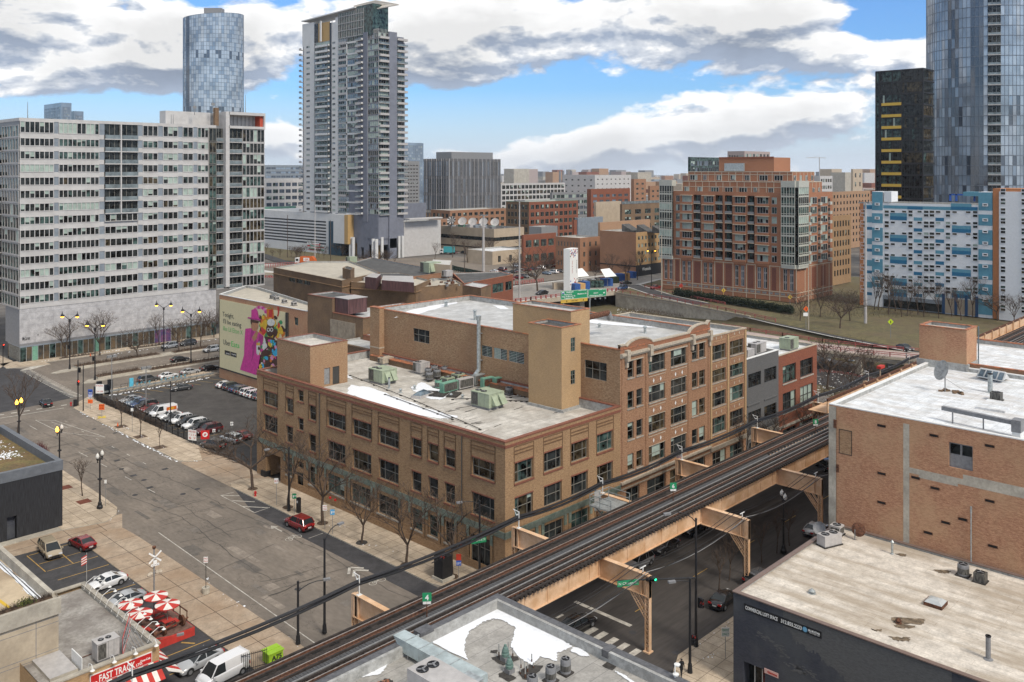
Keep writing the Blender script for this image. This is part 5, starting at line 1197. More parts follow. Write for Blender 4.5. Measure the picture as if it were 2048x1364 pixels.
b=MB();b.tu((44.8,98.6,0),(44.8,98.6,7.6),.09,None,8,M.grey);b.La([(0,7.9),(.22,7.85),(.18,7.6),(0,7.55)],(44.8,98.6,0),10,M.rust);b.bt('mast',xs_)
fx=Fr((44.0,98.5),(45.6,98.3));b=MB()
for s_ in(1,-1):b.hexa([fx.p(.8+s_*(dx),6.75+dz,.1+.02*s_+o)for o in(.03,0)for dx,dz in((-.72,-.5),(-.62,-.64),(.72,.5),(.62,.64))])
b.bd_('crossbuck',M.sw,xs_)
b=MB();fx.bO(b,.35,1.25,5.75,6.0,.08,.12,M.sw);fx.bO(b,.6,1.0,5.75,6.4,.1,.13,M.sw);b.bt('number_plate',xs_)
tX('RAILROAD',fx,.28,6.66,.12,M.black,xs_,.16);tX('2 TRACKS',fx,.45,5.82,.13,M.black,xs_,.13,wide=.7)
for dx,dy in((-.5,0),(.55,0),(-.3,.5),(.3,.4)):
 b=MB();b.bar((44.8,98.6,4.9),(44.8+dx,98.6+dy*.3,4.9),.06,None,M.grey);b.La([(.24,-.02),(.26,.12),(.12,.3),(0,.3)],(44.8+dx*1.2,98.5+dy*.3,4.75),10,M.lime);b.bt('hooded_lamp',xs_)
fg=Tg('flag','small striped flag on a pole at the snack bar parapet','flag',(38.2,100.5,5))
b=MB();b.tu((38.2,100.5,4.9),(38.2,100.5,8.6),.03,None,6);b.bd_('pole',M.flash,fg)
b=MB()
for k in rA(7):b.hexa([(38.2-j*.55,100.45+.06*mS(j*2),7.6+k*.13-j*.25+dz)for dz in(0,.125)for j,_ in((0,0),(1,0))]*2 if 0 else[(38.2,100.44,7.5+k*.13),(37.65,100.5,7.3+k*.13),(37.65,100.52,7.3+k*.13),(38.2,100.46,7.5+k*.13),(38.2,100.44,7.62+k*.13),(37.65,100.5,7.42+k*.13),(37.65,100.52,7.42+k*.13),(38.2,100.46,7.62+k*.13)],AR if k%2==0 else AW)
b.bt('cloth',fg)
bm_=Tg('boom_gate','red barrier arm with a grey lamp head reaching out from the snack bar corner','barrier',(39,87,3.6));b=MB();b.bar((38.5,86.6,4.0),(41.0,85.2,4.1),.08,None,AR);b.bar((41.0,85.2,4.1),(41.6,84.9,4.15),.28,.2,M.mgrey);b.bt('arm',bm_)
# ---------------------------------------------------------------- concrete parking garage at the lower left
t=Tg('parking_garage','pale concrete parking garage with a rooftop deck and planter edge at the lower left','building',(28,95,0))
CG=mX('tan_concrete_panel',(.42,.35,.26),.9,vR=.08,scale=.5,fI=.06,big=.35,bC=(.28,.23,.175));
b=MB();fG=Fr((10,89.2),(31.35,89.2));wL(b,fG,0,fG.L,0,9.3,(),.1,CG);b.fc_([(31.35,89.2,0),(31.35,150,0),(31.35,150,10),(31.35,89.2,10)],CG)
fG.bO(b,-.1,fG.L+.15,8.4,9.9,0,.25,M.conc)
for u in(fG.L-2.0,fG.L-6.6,fG.L-12):fG.bO(b,u,u+.06,0,8.4,0,.01,M.mgrey)
for z in(8.1,7.6,5.1,4.7,2.2):fG.bO(b,0,fG.L,z,z+.05,0,.01,M.mgrey)
b.bt('wall',t)
DK=mX('stained_garage_deck',(.50,.40,.27),.85,col2=(.45,.36,.25),scale=.25,fI=.06,big=.9,bS=.16,bC=(.22,.155,.10))
sheet(5,30.9,90.4,150,9.0,DK).bt('roof_deck',t)
b=MB();b.bO(30.9,31.35,90.2,150,9.0,10.0,M.conc);b.bO(5,31.4,89.5,90.5,8.9,9.75,M.conc);b.bO(5,31.0,89.7,90.3,9.75,9.85,M.dirt);b.bt('parapet',t)
b=MB()
for i in rA(700):
 x=ru(26,31)if i<500 else ru(20,26);y=ru(89.7,90.3);h_=ru(.1,.5);b.tu((x,y,9.8),(x+ru(-.25,.25),y+ru(-.3,.3),9.85+h_),.015,.005,3,M.twig,0)
for i in rA(500):
 x=rnd.gauss(28.7,.35);y=ru(89.6,90.4);z=9.85+abs(rnd.gauss(0,.2));a=ru(0,6);b.fc_([(x,y,z),(x+.1*mC(a),y+.1*mS(a),z+.05),(x+.03,y+.03,z+.12)],M.hedge if rnd.random()<.4 else mX('yellow_green_leaves',(.12,.13,.03),.9,vR=.2))
tG(b.bd_('planter_shrubs',None),kI='stuff')
b=MB();Bl([(30.85,91.2,0),(30.85,120,0),(30.3,120,0),(30.3,91.5,0)],9.02,.12,24,None,b);tG(b.bd_('snow',M.snow),kI='stuff')
b=MB();b.fc_([(27.9,92.0,9.02),(28.2,92.0,9.02),(28.0,94.6,9.02),(27.7,94.6,9.02)]);b.bd_('yellow_stripe',mX('bright_yellow_paint',(.6,.38,.03),.7,vR=.05),t)
b=MB();b.Pm([(29,84.6),(31.4,84.6),(31.4,89.1),(29,89.1)],0,4.9,M.conc,M.lgrey);tG(b.bd_('service_shed',None),'small grey roofed concrete shed between the garage and the snack bar','shed')
b=MB();b.cx_((31.6,85.4,4.6),.08,2.4,1.3,M.white);b.bar((31.7,86.6,4.7),(33.4,86.6,4.7),.06,None,M.rust);tG(b.bd_('framed_notice_board',None),'white framed sign seen from behind near the snack bar corner','sign')
# ---------------------------------------------------------------- black clad building with planted roof
t=Tg('black_clad_building','black slatted building with a parapet around a planted roof','building',(40,145,0))
BK=mX('black_slats',(.026,.027,.031),.7,vR=.35,scale=2.5,vec=(8,8,.25),fI=.2)
A,B,C=(20,175),(20,132.8),(47.2,132.8)
fK=Fr((20,132.8),(47.2,132.8));b=MB();hd=[(fK.L-7.1,fK.L-5.9,0.0,3.2)]
wL(b,fK,0,fK.L,0,9.2,hd,.8,BK);b.fc_([(47.2,132.8,0),(47.2,158,0),(47.2,158,9.2),(47.2,132.8,9.2)],BK)
b.bt('wall',t)
EDG=mX('grey_roof_edge',(.13,.14,.155),.5,vR=.08)
b=MB()
for a in((20,47.25,132.7,133.4),(46.5,47.25,133.4,158.2),(20,46.5,157.5,158.2)):b.bO(a[0],a[1],a[2],a[3],8.0,9.35,EDG)
b.bt('parapet',t)
sheet(20,46.5,133.4,157.5,8.2,mX('sedum_roof',(.17,.13,.05),.95,col2=(.13,.075,.04),scale=.5,fI=.35,big=.6,bS=.2,bC=(.09,.095,.04))).bt('planted_roof',t)
b=MB();fK.qd(b,hd[0][0],hd[0][1],0,3.1,-.78,M.navy);b.bt('door',t)
b=MB()
for i in rA(420):
 x=rnd.gauss(41,2.2)if i<330 else rnd.gauss(43.8,.8);y=rnd.gauss(152,2.2)if i<330 else rnd.gauss(144.5,1)
 if x<46.2 and 134<y<157:lump(x,y,8.2,ru(.15,.45),b)
tG(b.bd_('snow',M.snow),kI='stuff')
b=MB();b.bO(20,47.3,131.3,132.75,.0,.12,M.conc);St('kerb_strip',b)
# ---------------------------------------------------------------- long apartment block on the left
M.pale=mX('pale_facade_panel',(.47,.455,.44),.6,vR=.05,scale=.6,big=.35,bS=.2,bC=(.40,.375,.355))
M.bluegrey=mX('blue_grey_spandrel',(.215,.245,.275),.35,vR=.08,scale=.5)
M.railgl=mX('balcony_glass',(.16,.19,.20),.15,vR=.2,scale=.4,spec=.7)
M.slate=mX('slate_blue_wall',(.165,.175,.21),.7,vR=.06,scale=.3,fI=.04)
t=Tg('apartment_block','long sixteen storey apartment block with white bands over a windowless grey base and glazed showroom','building',(115,258,0))
GX,GY=79.64,253.95
fS=Fr((GX,GY),(150.85,GY));fW=Fr((GX,285),(GX,GY))
U=lambda px:fS.px(px,400)[0]
ZB,PT,NF=15.25,3.4425,13
bands=[(ZB+PT*k-1.27,ZB+PT*k)for k in rA(NF+1)];flo=[(ZB+PT*k,ZB+PT*(k+1)-1.27)for k in rA(NF)];flo.append((ZB+PT*NF,63.1))
mb=MB();L1=U(417)
mb.Pm([(GX+.3,GY+.3),(GX+L1+8,GY+.3),(GX+L1+8,284),(GX+.3,284)],13.98,63.0,M.pale,M.rooft)
fS.bO(mb,-.15,U(432),63.1,63.9,-1,.12,M.pale);fW.bO(mb,5,fW.L+.15,63.1,63.9,-1,.12,M.pale)
mb.bt('wall',t)
b=MB()
for i,(z0,z1)in eN(bands):
 if i>=NF-7:fS.bO(b,0,U(208),z0,z1,-.3,.12,M.pale);fS.bO(b,U(276),U(417),z0,z1,-.3,.12,M.pale)
 else:fS.bO(b,0,U(417 if i else 432),z0,z1,-.3,.12,M.pale)
b.bt('white_band',t)
g=[(39.5,107.5,7),(117,198,9),(285,315.5,3),(325.5,355.5,3),(365,386,2),(394.5,416.5,3)]
pn=[(107.5,117),(198,209),(275.5,285),(315.5,325.5),(355.5,365),(386,394.5)]
wins=[];pb=MB();GA=[('g_dark',7),('g_teal',2.6),('g_blind',1.6),('g_warm',.7)]
for k,(z0,z1)in eN(flo):
 for a,c,n in g:wins.append((U(a),U(c),z0,z1,n))
 if k<NF-6:wins.append((U(209),U(275.5),z0,z1,6))if k<NF-7 else wins.append((U(209),U(275.5),z0,z1,6))
 for a,c in pn:fS.qd(pb,U(a),U(c),z0,z1,.0,M.bluegrey)
pb.bt('spandrel',t)
Wi(t,fS,wins,.0,fm=M.pale,gl=GA,t=.17,keep=92,bz=.22,o=.06)
for k in rA(NF-6,NF+1):
 z=ZB+PT*k-1.27 if k<NF+1 else 0
 zt=flo[k][1]
 for a,c in((209,240),(242.5,275.5)):
  q=MB();fS.bO(q,U(a),U(c),z,z+.25,-1.2,.55,M.pale);fS.bO(q,U(a)+.05,U(c)-.05,z+.25,z+1.35,.42,.5,M.railgl);fS.qd(q,U(a),U(c),z+.25,zt,-.28,M.g_dark)
  for m_ in rA(4):u_=U(a)+(U(c)-U(a))*m_/3;fS.bO(q,u_-.05,u_+.05,z+.25,zt,-.28,-.2,M.winfr)
  q.bt('balcony',t)
q=MB();fS.bO(q,U(240),U(242.5),bands[NF-6][0],63.1,-.3,.5,M.pale);q.bt('fin',t)
e=MB();fE=Fr((GX,GY-1.2),(150.85,GY-1.2));V_=lambda px:fE.px(px,400)[0]
e.Pm([(GX+U(417),GY+.2),(GX+U(456),GY+.2),(GX+U(456),284),(GX+U(417),284)],14.6,63.1,M.mgrey,M.rooft)
e.Pm([(GX+V_(456.5),GY-.8),(150.6,GY-.8),(150.6,284),(GX+V_(456.5),284)],14.6,63.4,M.mgrey,M.rooft)
e.bt('end_wing',t)
w2=[];w3=[]
for k in rA(-1+1,NF+1):
 z0=ZB+PT*k-1.27+.28;z1=z0+PT-.28 if k<NF else 63.0
 w2.append((U(417),U(431.5),z0,z1,2));w3.append((V_(483.5),V_(527.5),z0,z1,6))
GE=[('g_dark',4),('g_warm',2),('g_teal',4),('g_blind',1.2)]
Wi(t,fS,w2,-.3,fm=M.winfr,gl=GE,t=.14,name='window',bz=.1);Wi(t,fE,w3,-.3,fm=M.lgrey,gl=GE,t=.16,bz=.1)
for k in rA(NF+1):
 z=ZB+PT*k-1.27;zt=z+PT if k<NF else 63.0
 for fr_,a,c in((fS,U(431.5),U(449.5)),(fE,V_(457.5),V_(483))):
  q=MB();fr_.bO(q,a,c,z-.02,z+.22,-1.0,.5,M.lgrey);fr_.bO(q,a+.05,c-.05,z+.3,z+1.3,.38,.42,M.railgl);fr_.bO(q,a,c,z+1.3,z+1.38,.36,.44,M.lgrey);fr_.qd(q,a,c,z+.22,zt,-.15 if fr_ is fS else-.35,M.g_dark)
  for m_ in rA(4):u_=a+(c-a)*m_/3;fr_.bO(q,u_-.05,u_+.05,z+.22,zt,-.35,-.1,M.winfr)
  if rnd.random()<.7:fr_.bO(q,a+.6,a+ru(1.2,2.2),z+.22,z+.9,-.1,.25,M[rCh(['white','mgrey','mgrey','lime','black'])])
  q.bt('balcony',t)
 q=MB();fE.bO(q,V_(483),V_(528),z-.02,z+.26,-.4,.5,M.lgrey);q.bt('floor_edge',t)
q=MB();fE.bO(q,V_(449.5),V_(457),14.6,68.2,-2,.7,M.pale);q.bt('fin',t)
q=MB();fE.bO(q,V_(456),V_(528.5),67.3,68.2,-12,.7,M.pale);fE.bO(q,V_(456),V_(528.5),63.1,63.9,-12,.7,M.pale);fE.bO(q,V_(526),V_(528.5),63.9,67.3,-12,.7,M.pale);fE.bO(q,V_(457),V_(526),63.9,67.3,-12,-3.0,M.lgrey)
fE.bO(q,V_(520),V_(526),63.9,67.3,-3.0,-.1,mX('orange_red_panel',(.42,.07,.035),.6,vR=.03));
for i in rA(10):fE.bO(q,V_(460)+i*1.35,V_(460)+i*1.35+.08,63.9,67.3,-3.0,-2.85,M.mgrey)
fE.bO(q,V_(359),V_(449.5),63.9,68.2,-13,-9,M.pale);q.bt('rooftop_frame',t)
b=MB();PA=slabs('pale_metal_cladding',(.43,.42,.42),(.42,.41,.41),(.33,.325,.33),9,1.6,.05,big=.08,bC=(.38,.37,.37),off=.5,rough=.5,vec=(mP/2,0,0))
LB=U(432);wL(b,fS,0,LB,4.3,13.97,(),.1,PA);fS.bO(b,LB,U(438),0,13.97,-6,-3,M.mgrey);b.fc_([fS.p(LB,4.3,0),fS.p(LB,4.3,-20),fS.p(LB,13.97,-20),fS.p(LB,13.97,0)],M.mgrey)
wL(b,fW,20,fW.L,4.3,13.97,(),.1,mX('dim_grey_cladding',(.23,.23,.235),.6,vR=.06));fS.bO(b,0,LB,4.3,4.9,0,.05,M.mgrey,(3,));fS.bO(b,0,LB,3.9,4.3,-.3,.06,M.bluegrey)
b.bt('base_cladding',t)
sg_=mX('showroom_glass',(.12,.085,.05),.1,col2=(.03,.035,.035),scale=.35,det=3,spec=.7);
x_=0;wn_=[]
pxs=[39.6,52.5,64,76,87,99,111,122,133,144,155.5,166,176.5,188,199,210,221,232,243,254,265,276,287,298,309,320,331,342,352,362,372,382,392,402,412,422,432]
for i,(a,c)in eN(zip(pxs,pxs[1:])):
 f=MB();f.mi(M.steel);u0_,u1_=U(a),U(c)
 fS.bO(f,u0_-.06,u0_+.06,.2,3.9,-.1,.08,M.steel);fo=f.bt('showroom_window',t)
 p=MB();fS.qd(p,u0_,u1_,.2,3.9,0,M.sea if i in(2,13)else(mX('purple_poster',(.05,.045,.12),.4,col2=(.16,.06,.12),scale=.9)if 23<i<27 else(sg_ if i%5 else M.g_teal)));p.bt('pane',fo)
q=MB();
for i in rA(9):u_=fW.L-.6-i*.9;fW.bO(q,u_-.04,u_+.04,.2,3.9,0,.06,M.steel)
fW.qd(q,fW.L-9,fW.L,.2,4.0,.0,M.g_dark);fW.qd(q,fW.L-9,fW.L,4.0,4.3,.02,M.bluegrey);q.bt('showroom_window',t)
lg=tX('McLaren',fS,U(44.5),5.75,1.0,M.black,t,.05,wide=U(76)-U(44.5)-2.0,bold=.02,name='wall_lettering')
q=MB();q.fc_([fS.p(U(73),6.6,.06),fS.p(U(77),7.05,.06),fS.p(U(76),6.3,.06),fS.p(U(75.5),6.7,.06)]);q.bd_('swoosh',M.black,t)
b=MB();wL(b,fW,12,fW.L,13.98,63.1,(),.1,M.mgrey);b.bt('wall',t)
b=MB();fW.bO(b,4.2,7.2,14,64.5,-1,1.6,M.pale);b.bt('fin',t)
ww=[(8.2,16.2,ZB+PT*k-.9,ZB+PT*(k+1)-1.35,3)for k in rA(NF+1)]+[(23.0-.0,fW.L-.2,ZB+PT*k-.9,ZB+PT*(k+1)-1.35,4)for k in rA(NF+1)]
Wi(t,fW,[(17.5,fW.L-.15,ZB+PT*k-1.0,min(63.0,ZB+PT*(k+1)-1.4),6)for k in rA(NF+1)],-.05,fm=M.lgrey,gl=[('g_teal',5),('g_dark',3),('g_blind',1)],t=.15,name='window',o=0)
for k in rA(NF+1):
 z=ZB+PT*k-1.27;q=MB();fW.bO(q,7.3,fW.L-.1,z,z+.25,0,.25,M.lgrey);fW.bO(q,7.3,17,z,z+.25,0,1.5,M.lgrey);fW.bO(q,7.3,17,z+.3,z+1.3,1.42,1.5,M.railgl);fW.qd(q,7.3,17.4,z+.25,z+3.3,.02,M.g_dark);q.bt('balcony',t)
t2=Tg('apartment_wing','narrow slice of pale apartment wing at the left edge beyond the white fin','building',(72,285,0))
b=MB();fV=Fr((79.6,330),(79.6,281));wL(b,fV,0,fV.L,15,64.3,(),.1,M.mgrey);fV.bO(b,0,fV.L,15,16.5,0,.3,M.pale);fV.bO(b,0,fV.L,63.5,64.8,0,.3,M.pale);fV.bO(b,0,fV.L,4.5,14.9,0,.6,M.concw);fV.bO(b,fV.L-1.4,fV.L,0,15,0,.8,M.concw);b.bt('wall',t2)
Wi(t2,fV,[(0,fV.L-.5,16.6+PT*k,16.6+PT*k+2.9,14)for k in rA(14)],-.05,fm=M.lgrey,gl=GE,t=.15)
for i,(px,z0_,h_)in eN(((66,63.9,4.5),(355,63.9,3.0),(359,63.9,3.0),(439,68.2,4),(402,67,4),(504,68.2,6))):
 q=MB();u_=U(px);q.tu(fS.p(u_,z0_,-4),fS.p(u_,z0_+h_,-4),.12,.06,5)
 if i in(3,4):q.cx_(fS.p(u_,z0_+h_*.5,-4),1.0,.4,.8)
 tG(q.bd_('antenna',M.grey),['thin whip antenna at the left corner of the long apartment block roof','left one of two short roof pipes on the apartment block','right one of two short roof pipes on the apartment block','dish mast at the corner of the white rooftop wall','dish mast on the sloping white rooftop wall','tall antenna over the red panelled end of the apartment block'][i],'antenna')
b=MB();b.cx_(fS.p(U(437),63.9,-1.5),1.2,1.2,5.5);tG(b.bd_('flue',M.dkbrick),'brown chimney stub beside the white fin on the apartment block roof','chimney')
# ---------------------------------------------------------------- tall residential tower
HXc,HYc=313.1,404.5
t=Tg('residential_tower','very tall white and grey apartment tower with stacked balconies and a winged roof canopy','building',(HXc,HYc,0))
fW=Fr((HXc,481.2),(HXc,HYc));fS=Fr((HXc,HYc),(331.6,HYc))
UW=lambda px:fW.px(px,300)[0];US=lambda px:fS.px(px,300)[0]
ZP=25.0;PI_=3.34;NFL=31
WP=mX('tower_white_panel',(.58,.575,.56),.6,vR=.03,scale=.3,big=.15,bC=(.5,.49,.47))
def fz(k):return ZP+PI_*k
mb=MB()
mb.Pm([(HXc+.1,HYc+.1),(331.5,HYc+.1),(331.5,420),(345,420),(345,481),(HXc+.1,481)],8,127.4,M.slate,M.rooft)
mb.Pm([(HXc+.1,424),(335,424),(335,481),(HXc+.1,481)],127.4,139,WP,M.rooft)
fW.bO(mb,0,UW(628),128,141.5,-2,.1,WP);fW.bO(mb,UW(716),fW.L,22,128.2,-1,.0,M.slate)
mb.bt('wall',t)
sm=MB();wins=[];GT=[('g_dark',3),('g_teal',5),('g_blind',4),('g_sky',4)]
SL=MB();
fW.bO(SL,UW(728),UW(736.5),21,129.5,0,.8,M.slate);fS.bO(SL,US(776),US(791.5),6,129.5,0,1.2,M.slate);SL.bt('grey_fin',t)
wb=MB();fW.bO(wb,UW(607.5),UW(613),ZP,128,0,.12,WP);fW.bO(wb,UW(620),UW(629),ZP,141,0,.12,WP);fW.bO(wb,UW(671),UW(677),ZP,141.5,0,.12,WP);fW.bO(wb,UW(663.5),UW(665),ZP,140,0,.12,WP);fW.bO(wb,UW(693),UW(695),fz(4),fz(30),0,.3,WP)
for k in rA(-1,31):fW.bO(wb,UW(613),UW(620),fz(k)+2.2,fz(k+1)+.9,0,.11,WP);fW.bO(wb,UW(665),UW(671),fz(k)+2.2,fz(k+1)+.9,0,.11,WP)
for k in rA(0,31,2):fW.bO(wb,UW(677),UW(716),fz(k)-.5,fz(k)+.5,0,.3,WP)
fW.bO(wb,UW(629),UW(664),fz(9)-.2,fz(9)+1.2,0,.3,WP);fW.bO(wb,UW(643),UW(645),ZP,fz(9),0,.2,WP);wb.bt('white_panel',t)
for k in rA(31):
 z=fz(k)
 wins.append((UW(613),UW(620),z+.9,z+2.2,2));wins.append((UW(665),UW(671),z+.9,z+2.2,2))
 wins.append((UW(629),UW(634 if k>=9 else 643),z+.3,z+3.1,2 if k>=9 else 4));wins.append((UW(634 if k>=9 else 645),UW(660 if k>=9 else 663),z+.3,z+3.1,5))
 if k>4:wins.append((UW(677),UW(693),z+.5,z+3.1,4));wins.append((UW(695),UW(716),z+.5,z+3.1,6))
 elif k>=0:wins.append((UW(677),UW(698),z+.3,z+3.1,5))
 wins.append((UW(736.5),UW(757),z+.4,z+3.2,5))
Wi(t,fW,wins,-.04,fm=M.lgrey,gl=GT,t=.12,keep=55,far=1,bz=.1)
wins=[(0,US(776),fz(k)+.4,fz(k)+3.2,4)for k in rA(31)]+[(US(791.5),US(808),fz(k)+.4,fz(k)+3.2,3)for k in rA(29)]
Wi(t,fS,wins,-.04,fm=M.lgrey,gl=GT,t=.12,keep=40,far=1,bz=.1)
nb=0
for k in rA(31):
 z=fz(k)
 for(fr_,a,c,o_)in((fW,UW(634),UW(660),1.6),(fW,UW(716),UW(728),2.2),(fS,0.0,US(776),1.4),(fS,US(791.5),US(808)+1.5,1.8),(fW,UW(605)-1,UW(608),2.0),(fW,UW(677),UW(693),.5)):
  q=MB()if nb<96 else qq
  if nb==95:qq=MB()
  if nb>=96:q=qq
  fr_.bO(q,a,c,z-.12,z+.15,0,o_,WP if a==UW(634)or a==UW(716)else M.lgrey);fr_.bO(q,a,c,z+.15,z+1.15,o_-.08,o_,(WP if a==UW(634)else M.lgrey)if rnd.random()<.6 else M.railgl);fr_.bO(q,a,a+.15,z+.15,z+1.15,.1,o_,M.lgrey)
  if a in(UW(634),UW(716)):fr_.bO(q,c-.2,c,z-.1,z+1.15,.1,o_,WP)
  if nb<96:q.bt('balcony',t)
  nb+=1
tG(qq.bt('balcony',t),kI='stuff')
d=MB();fW.bO(d,UW(660),UW(663.5),fz(9),139,-3,.3,mX('dark_slate_slot',(.04,.05,.065),.7,vR=0));d.bt('dark_slot',t)
cr=MB();fW.bO(cr,UW(634),UW(660),fz(31),140,-.1,.1,mX('ochre_panel',(.42,.27,.11),.7,vR=.04));fW.tu=None
cr.bO(HXc-1.5,HXc-.8,459,460.2,fz(31),141,WP)
fW.qd(cr,UW(677),UW(716),fz(31)-.5,143.5,.15,M.g_teal);fW.qd(cr,UW(629),UW(637),fz(31),140,.16,M.g_dark)
for k in rA(16):u_=UW(677)+(UW(728)-UW(677))*k/15;fW.bO(cr,u_-.12,u_+.12,fz(31),144,.1,.35,M.lgrey)
cr.Pm([(HXc-.2,409.5),(324,409.5),(324,425),(HXc-.2,425)],127.5,145.5,M.g_teal,M.rooft);
for k in rA(4):fW.bO(cr,UW(677),UW(728),fz(31)+k*4.2,fz(31)+k*4.2+.3,.1,.4,M.lgrey)
cr.bt('glass_crown',t)
pl=MB();ya_,yb_=481,onx(712,20,HXc)[0];za,zb_=onx(605,42,HXc)[1],onx(712,14,HXc)[1];CS=mX('canopy_cream',(.62,.56,.48),.6,vR=0)
pl.hexa([(HXc-1,yb_,zb_-.6),(HXc+12,yb_,zb_-.6),(HXc+12,ya_,za-.6),(HXc-1,ya_,za-.6),(HXc-1,yb_,zb_),(HXc+12,yb_,zb_),(HXc+12,ya_,za),(HXc-1,ya_,za)],WP)
def CP_(px,py,d):q=Ve((fw[0]+(px-1024)/FL*rt[0],fw[1]+(px-1024)/FL*rt[1]))*d;return Ve((q.x,q.y,50-(py-HY)*d/FL))
c0,c1,c2,c3=CP_(708,12,540),CP_(752,1,520),CP_(797,9,505),CP_(735,21,515)
for k in rA(15):
 s0=k/15;s1=s0+.045;pl.hexa([c0.lerp(c1,s0)-Ve((0,0,.4)),c0.lerp(c1,s1)-Ve((0,0,.4)),c3.lerp(c2,s1)-Ve((0,0,.4)),c3.lerp(c2,s0)-Ve((0,0,.4)),c0.lerp(c1,s0),c0.lerp(c1,s1),c3.lerp(c2,s1),c3.lerp(c2,s0)],CS)
for s_ in(0,.33,.66,1):pl.bar(c0.lerp(c3,s_),c1.lerp(c2,s_),.7,.5,CS)
pl.bar(c0,c3,.6,.5,CS);pl.bar(c1,c2,.6,.5,CS)
pl.bt('roof_canopy',t)
pl=MB();m_=CP_(750,66,512);pl.tu(m_,CP_(750,14,512),.75,None,8);pl.bd_('canopy_mast',mX('cream_steel',(.6,.5,.4),.6,vR=0),t)
pc=MB();fW.bO(pc,UW(736.5),UW(757),125.2,130.5,-.5,-.1,M.g_teal);fS.bO(pc,0,US(776),125,130.5,-.5,-.1,M.g_teal)
for k in rA(14):u_=UW(736.5)+(UW(757)-UW(736.5))*k/13;fW.bO(pc,u_-.07,u_+.07,125.2,130.7,-.1,.1,M.lgrey)
for k in rA(8):u_=US(776)*k/7;fS.bO(pc,u_-.07,u_+.07,125.2,130.7,-.1,.1,M.lgrey)
pc.bt('rooftop_screen',t)
bs=MB();fW.bO(bs,UW(716),UW(728),6,22,-1,.1,M.slate);
fW.bO(bs,UW(728),fW.L,11.5,25,-2,.3,M.slate);fS.bO(bs,0,US(800),11.5,25,-2,.3,M.slate)
fW.bO(bs,UW(678),UW(700),7.5,24.5,-2,4.0,WP);fW.bO(bs,UW(700),UW(707),7.5,24.5,-2,4.05,MATS['ochre_panel']);fW.bO(bs,UW(707),UW(716),0,62,-3,-1.5,MATS['ochre_panel']);
fW.bO(bs,UW(715),UW(722),0,11.5,-1,.2,M.slate);fW.bO(bs,UW(728),UW(737),0,11.5,-1,.2,M.slate);fS.bO(bs,US(777),US(791),0,11.5,-1,1.2,M.slate);
for a in(723,738,742):fW.bO(bs,UW(a),UW(a+4.5),0,11.5,-5,-3,MATS['ochre_panel'])
bs.Pm([(HXc+5,408),(345,408),(345,480),(HXc+5,480)],0,12,M.g_dark);bs.bt('base',t)
cl=MB()
for(px,py)in((685,515),(698,515),(743,519),(757.5,519)):q=at(px,py,0);cl.tu((HXc-1.5,q.y,0),(HXc-1.5,q.y,11.6),1.0,None,10)
for u_ in(US(763),US(797),US(804)):p=fS.p(u_,0,.5);cl.tu(p,(p[0],p[1],12.5),.9,None,10)
cl.bd_('round_column',WP,t)
t=Tg('striped_podium','long low white parking podium with dark horizontal louvre stripes left of the tall tower','building',(HXc,520,0))
b=MB();q0=onx(529,440,HXc)[0];fP=Fr((HXc-1,580),(HXc-1,onx(676,500,HXc-1)[0]));fP.bO(b,0,fP.L,0,24.5,-30,0,WP)
for k in rA(8):fP.bO(b,0,fP.px(652,400)[0],5.5+k*1.9,6.4+k*1.9,0,.05,M.black)
b.bt('wall',t);b=MB();
for i in rA(26):fP.bO(b,fP.px(612,400)[0]+ru(0,12),fP.px(612,400)[0]+ru(12,20),1.2+i*.15,1.5+i*.15+ru(0,1),.06,.07+.004*i,rCh([AR,AR,M.black,M.sea,M.sw]))
b.bt('graffiti',t)
b=MB();fP.bO(b,fP.px(658,400)[0]+.2,fP.L+4,0,20,.02,.4,mX('teal_blue_wall',(.03,.07,.10),.6,vR=.05));b.bt('blue_wall',t)
t=Tg('pale_podium','pale beige panelled podium right of the tall tower with a framed corner','building',(335,400,0))
X2=at(850,506,0);f1,f2=shell(t,(332,405),(332,X2.y),(X2.x+3,X2.y),20.5,[],[],CG if 0 else M.pale,M.rooft,1,.5,.3)
b=MB();f2.bO(b,-.5,3,0,22.5,-.3,.4,M.pale);f1.bO(b,1,f1.L-1,0.3,4.2,0,.1,M.g_teal);b.bO(332,X2.x,400,405,21.8,22.5,M.pale);b.bt('facade_trim',t)
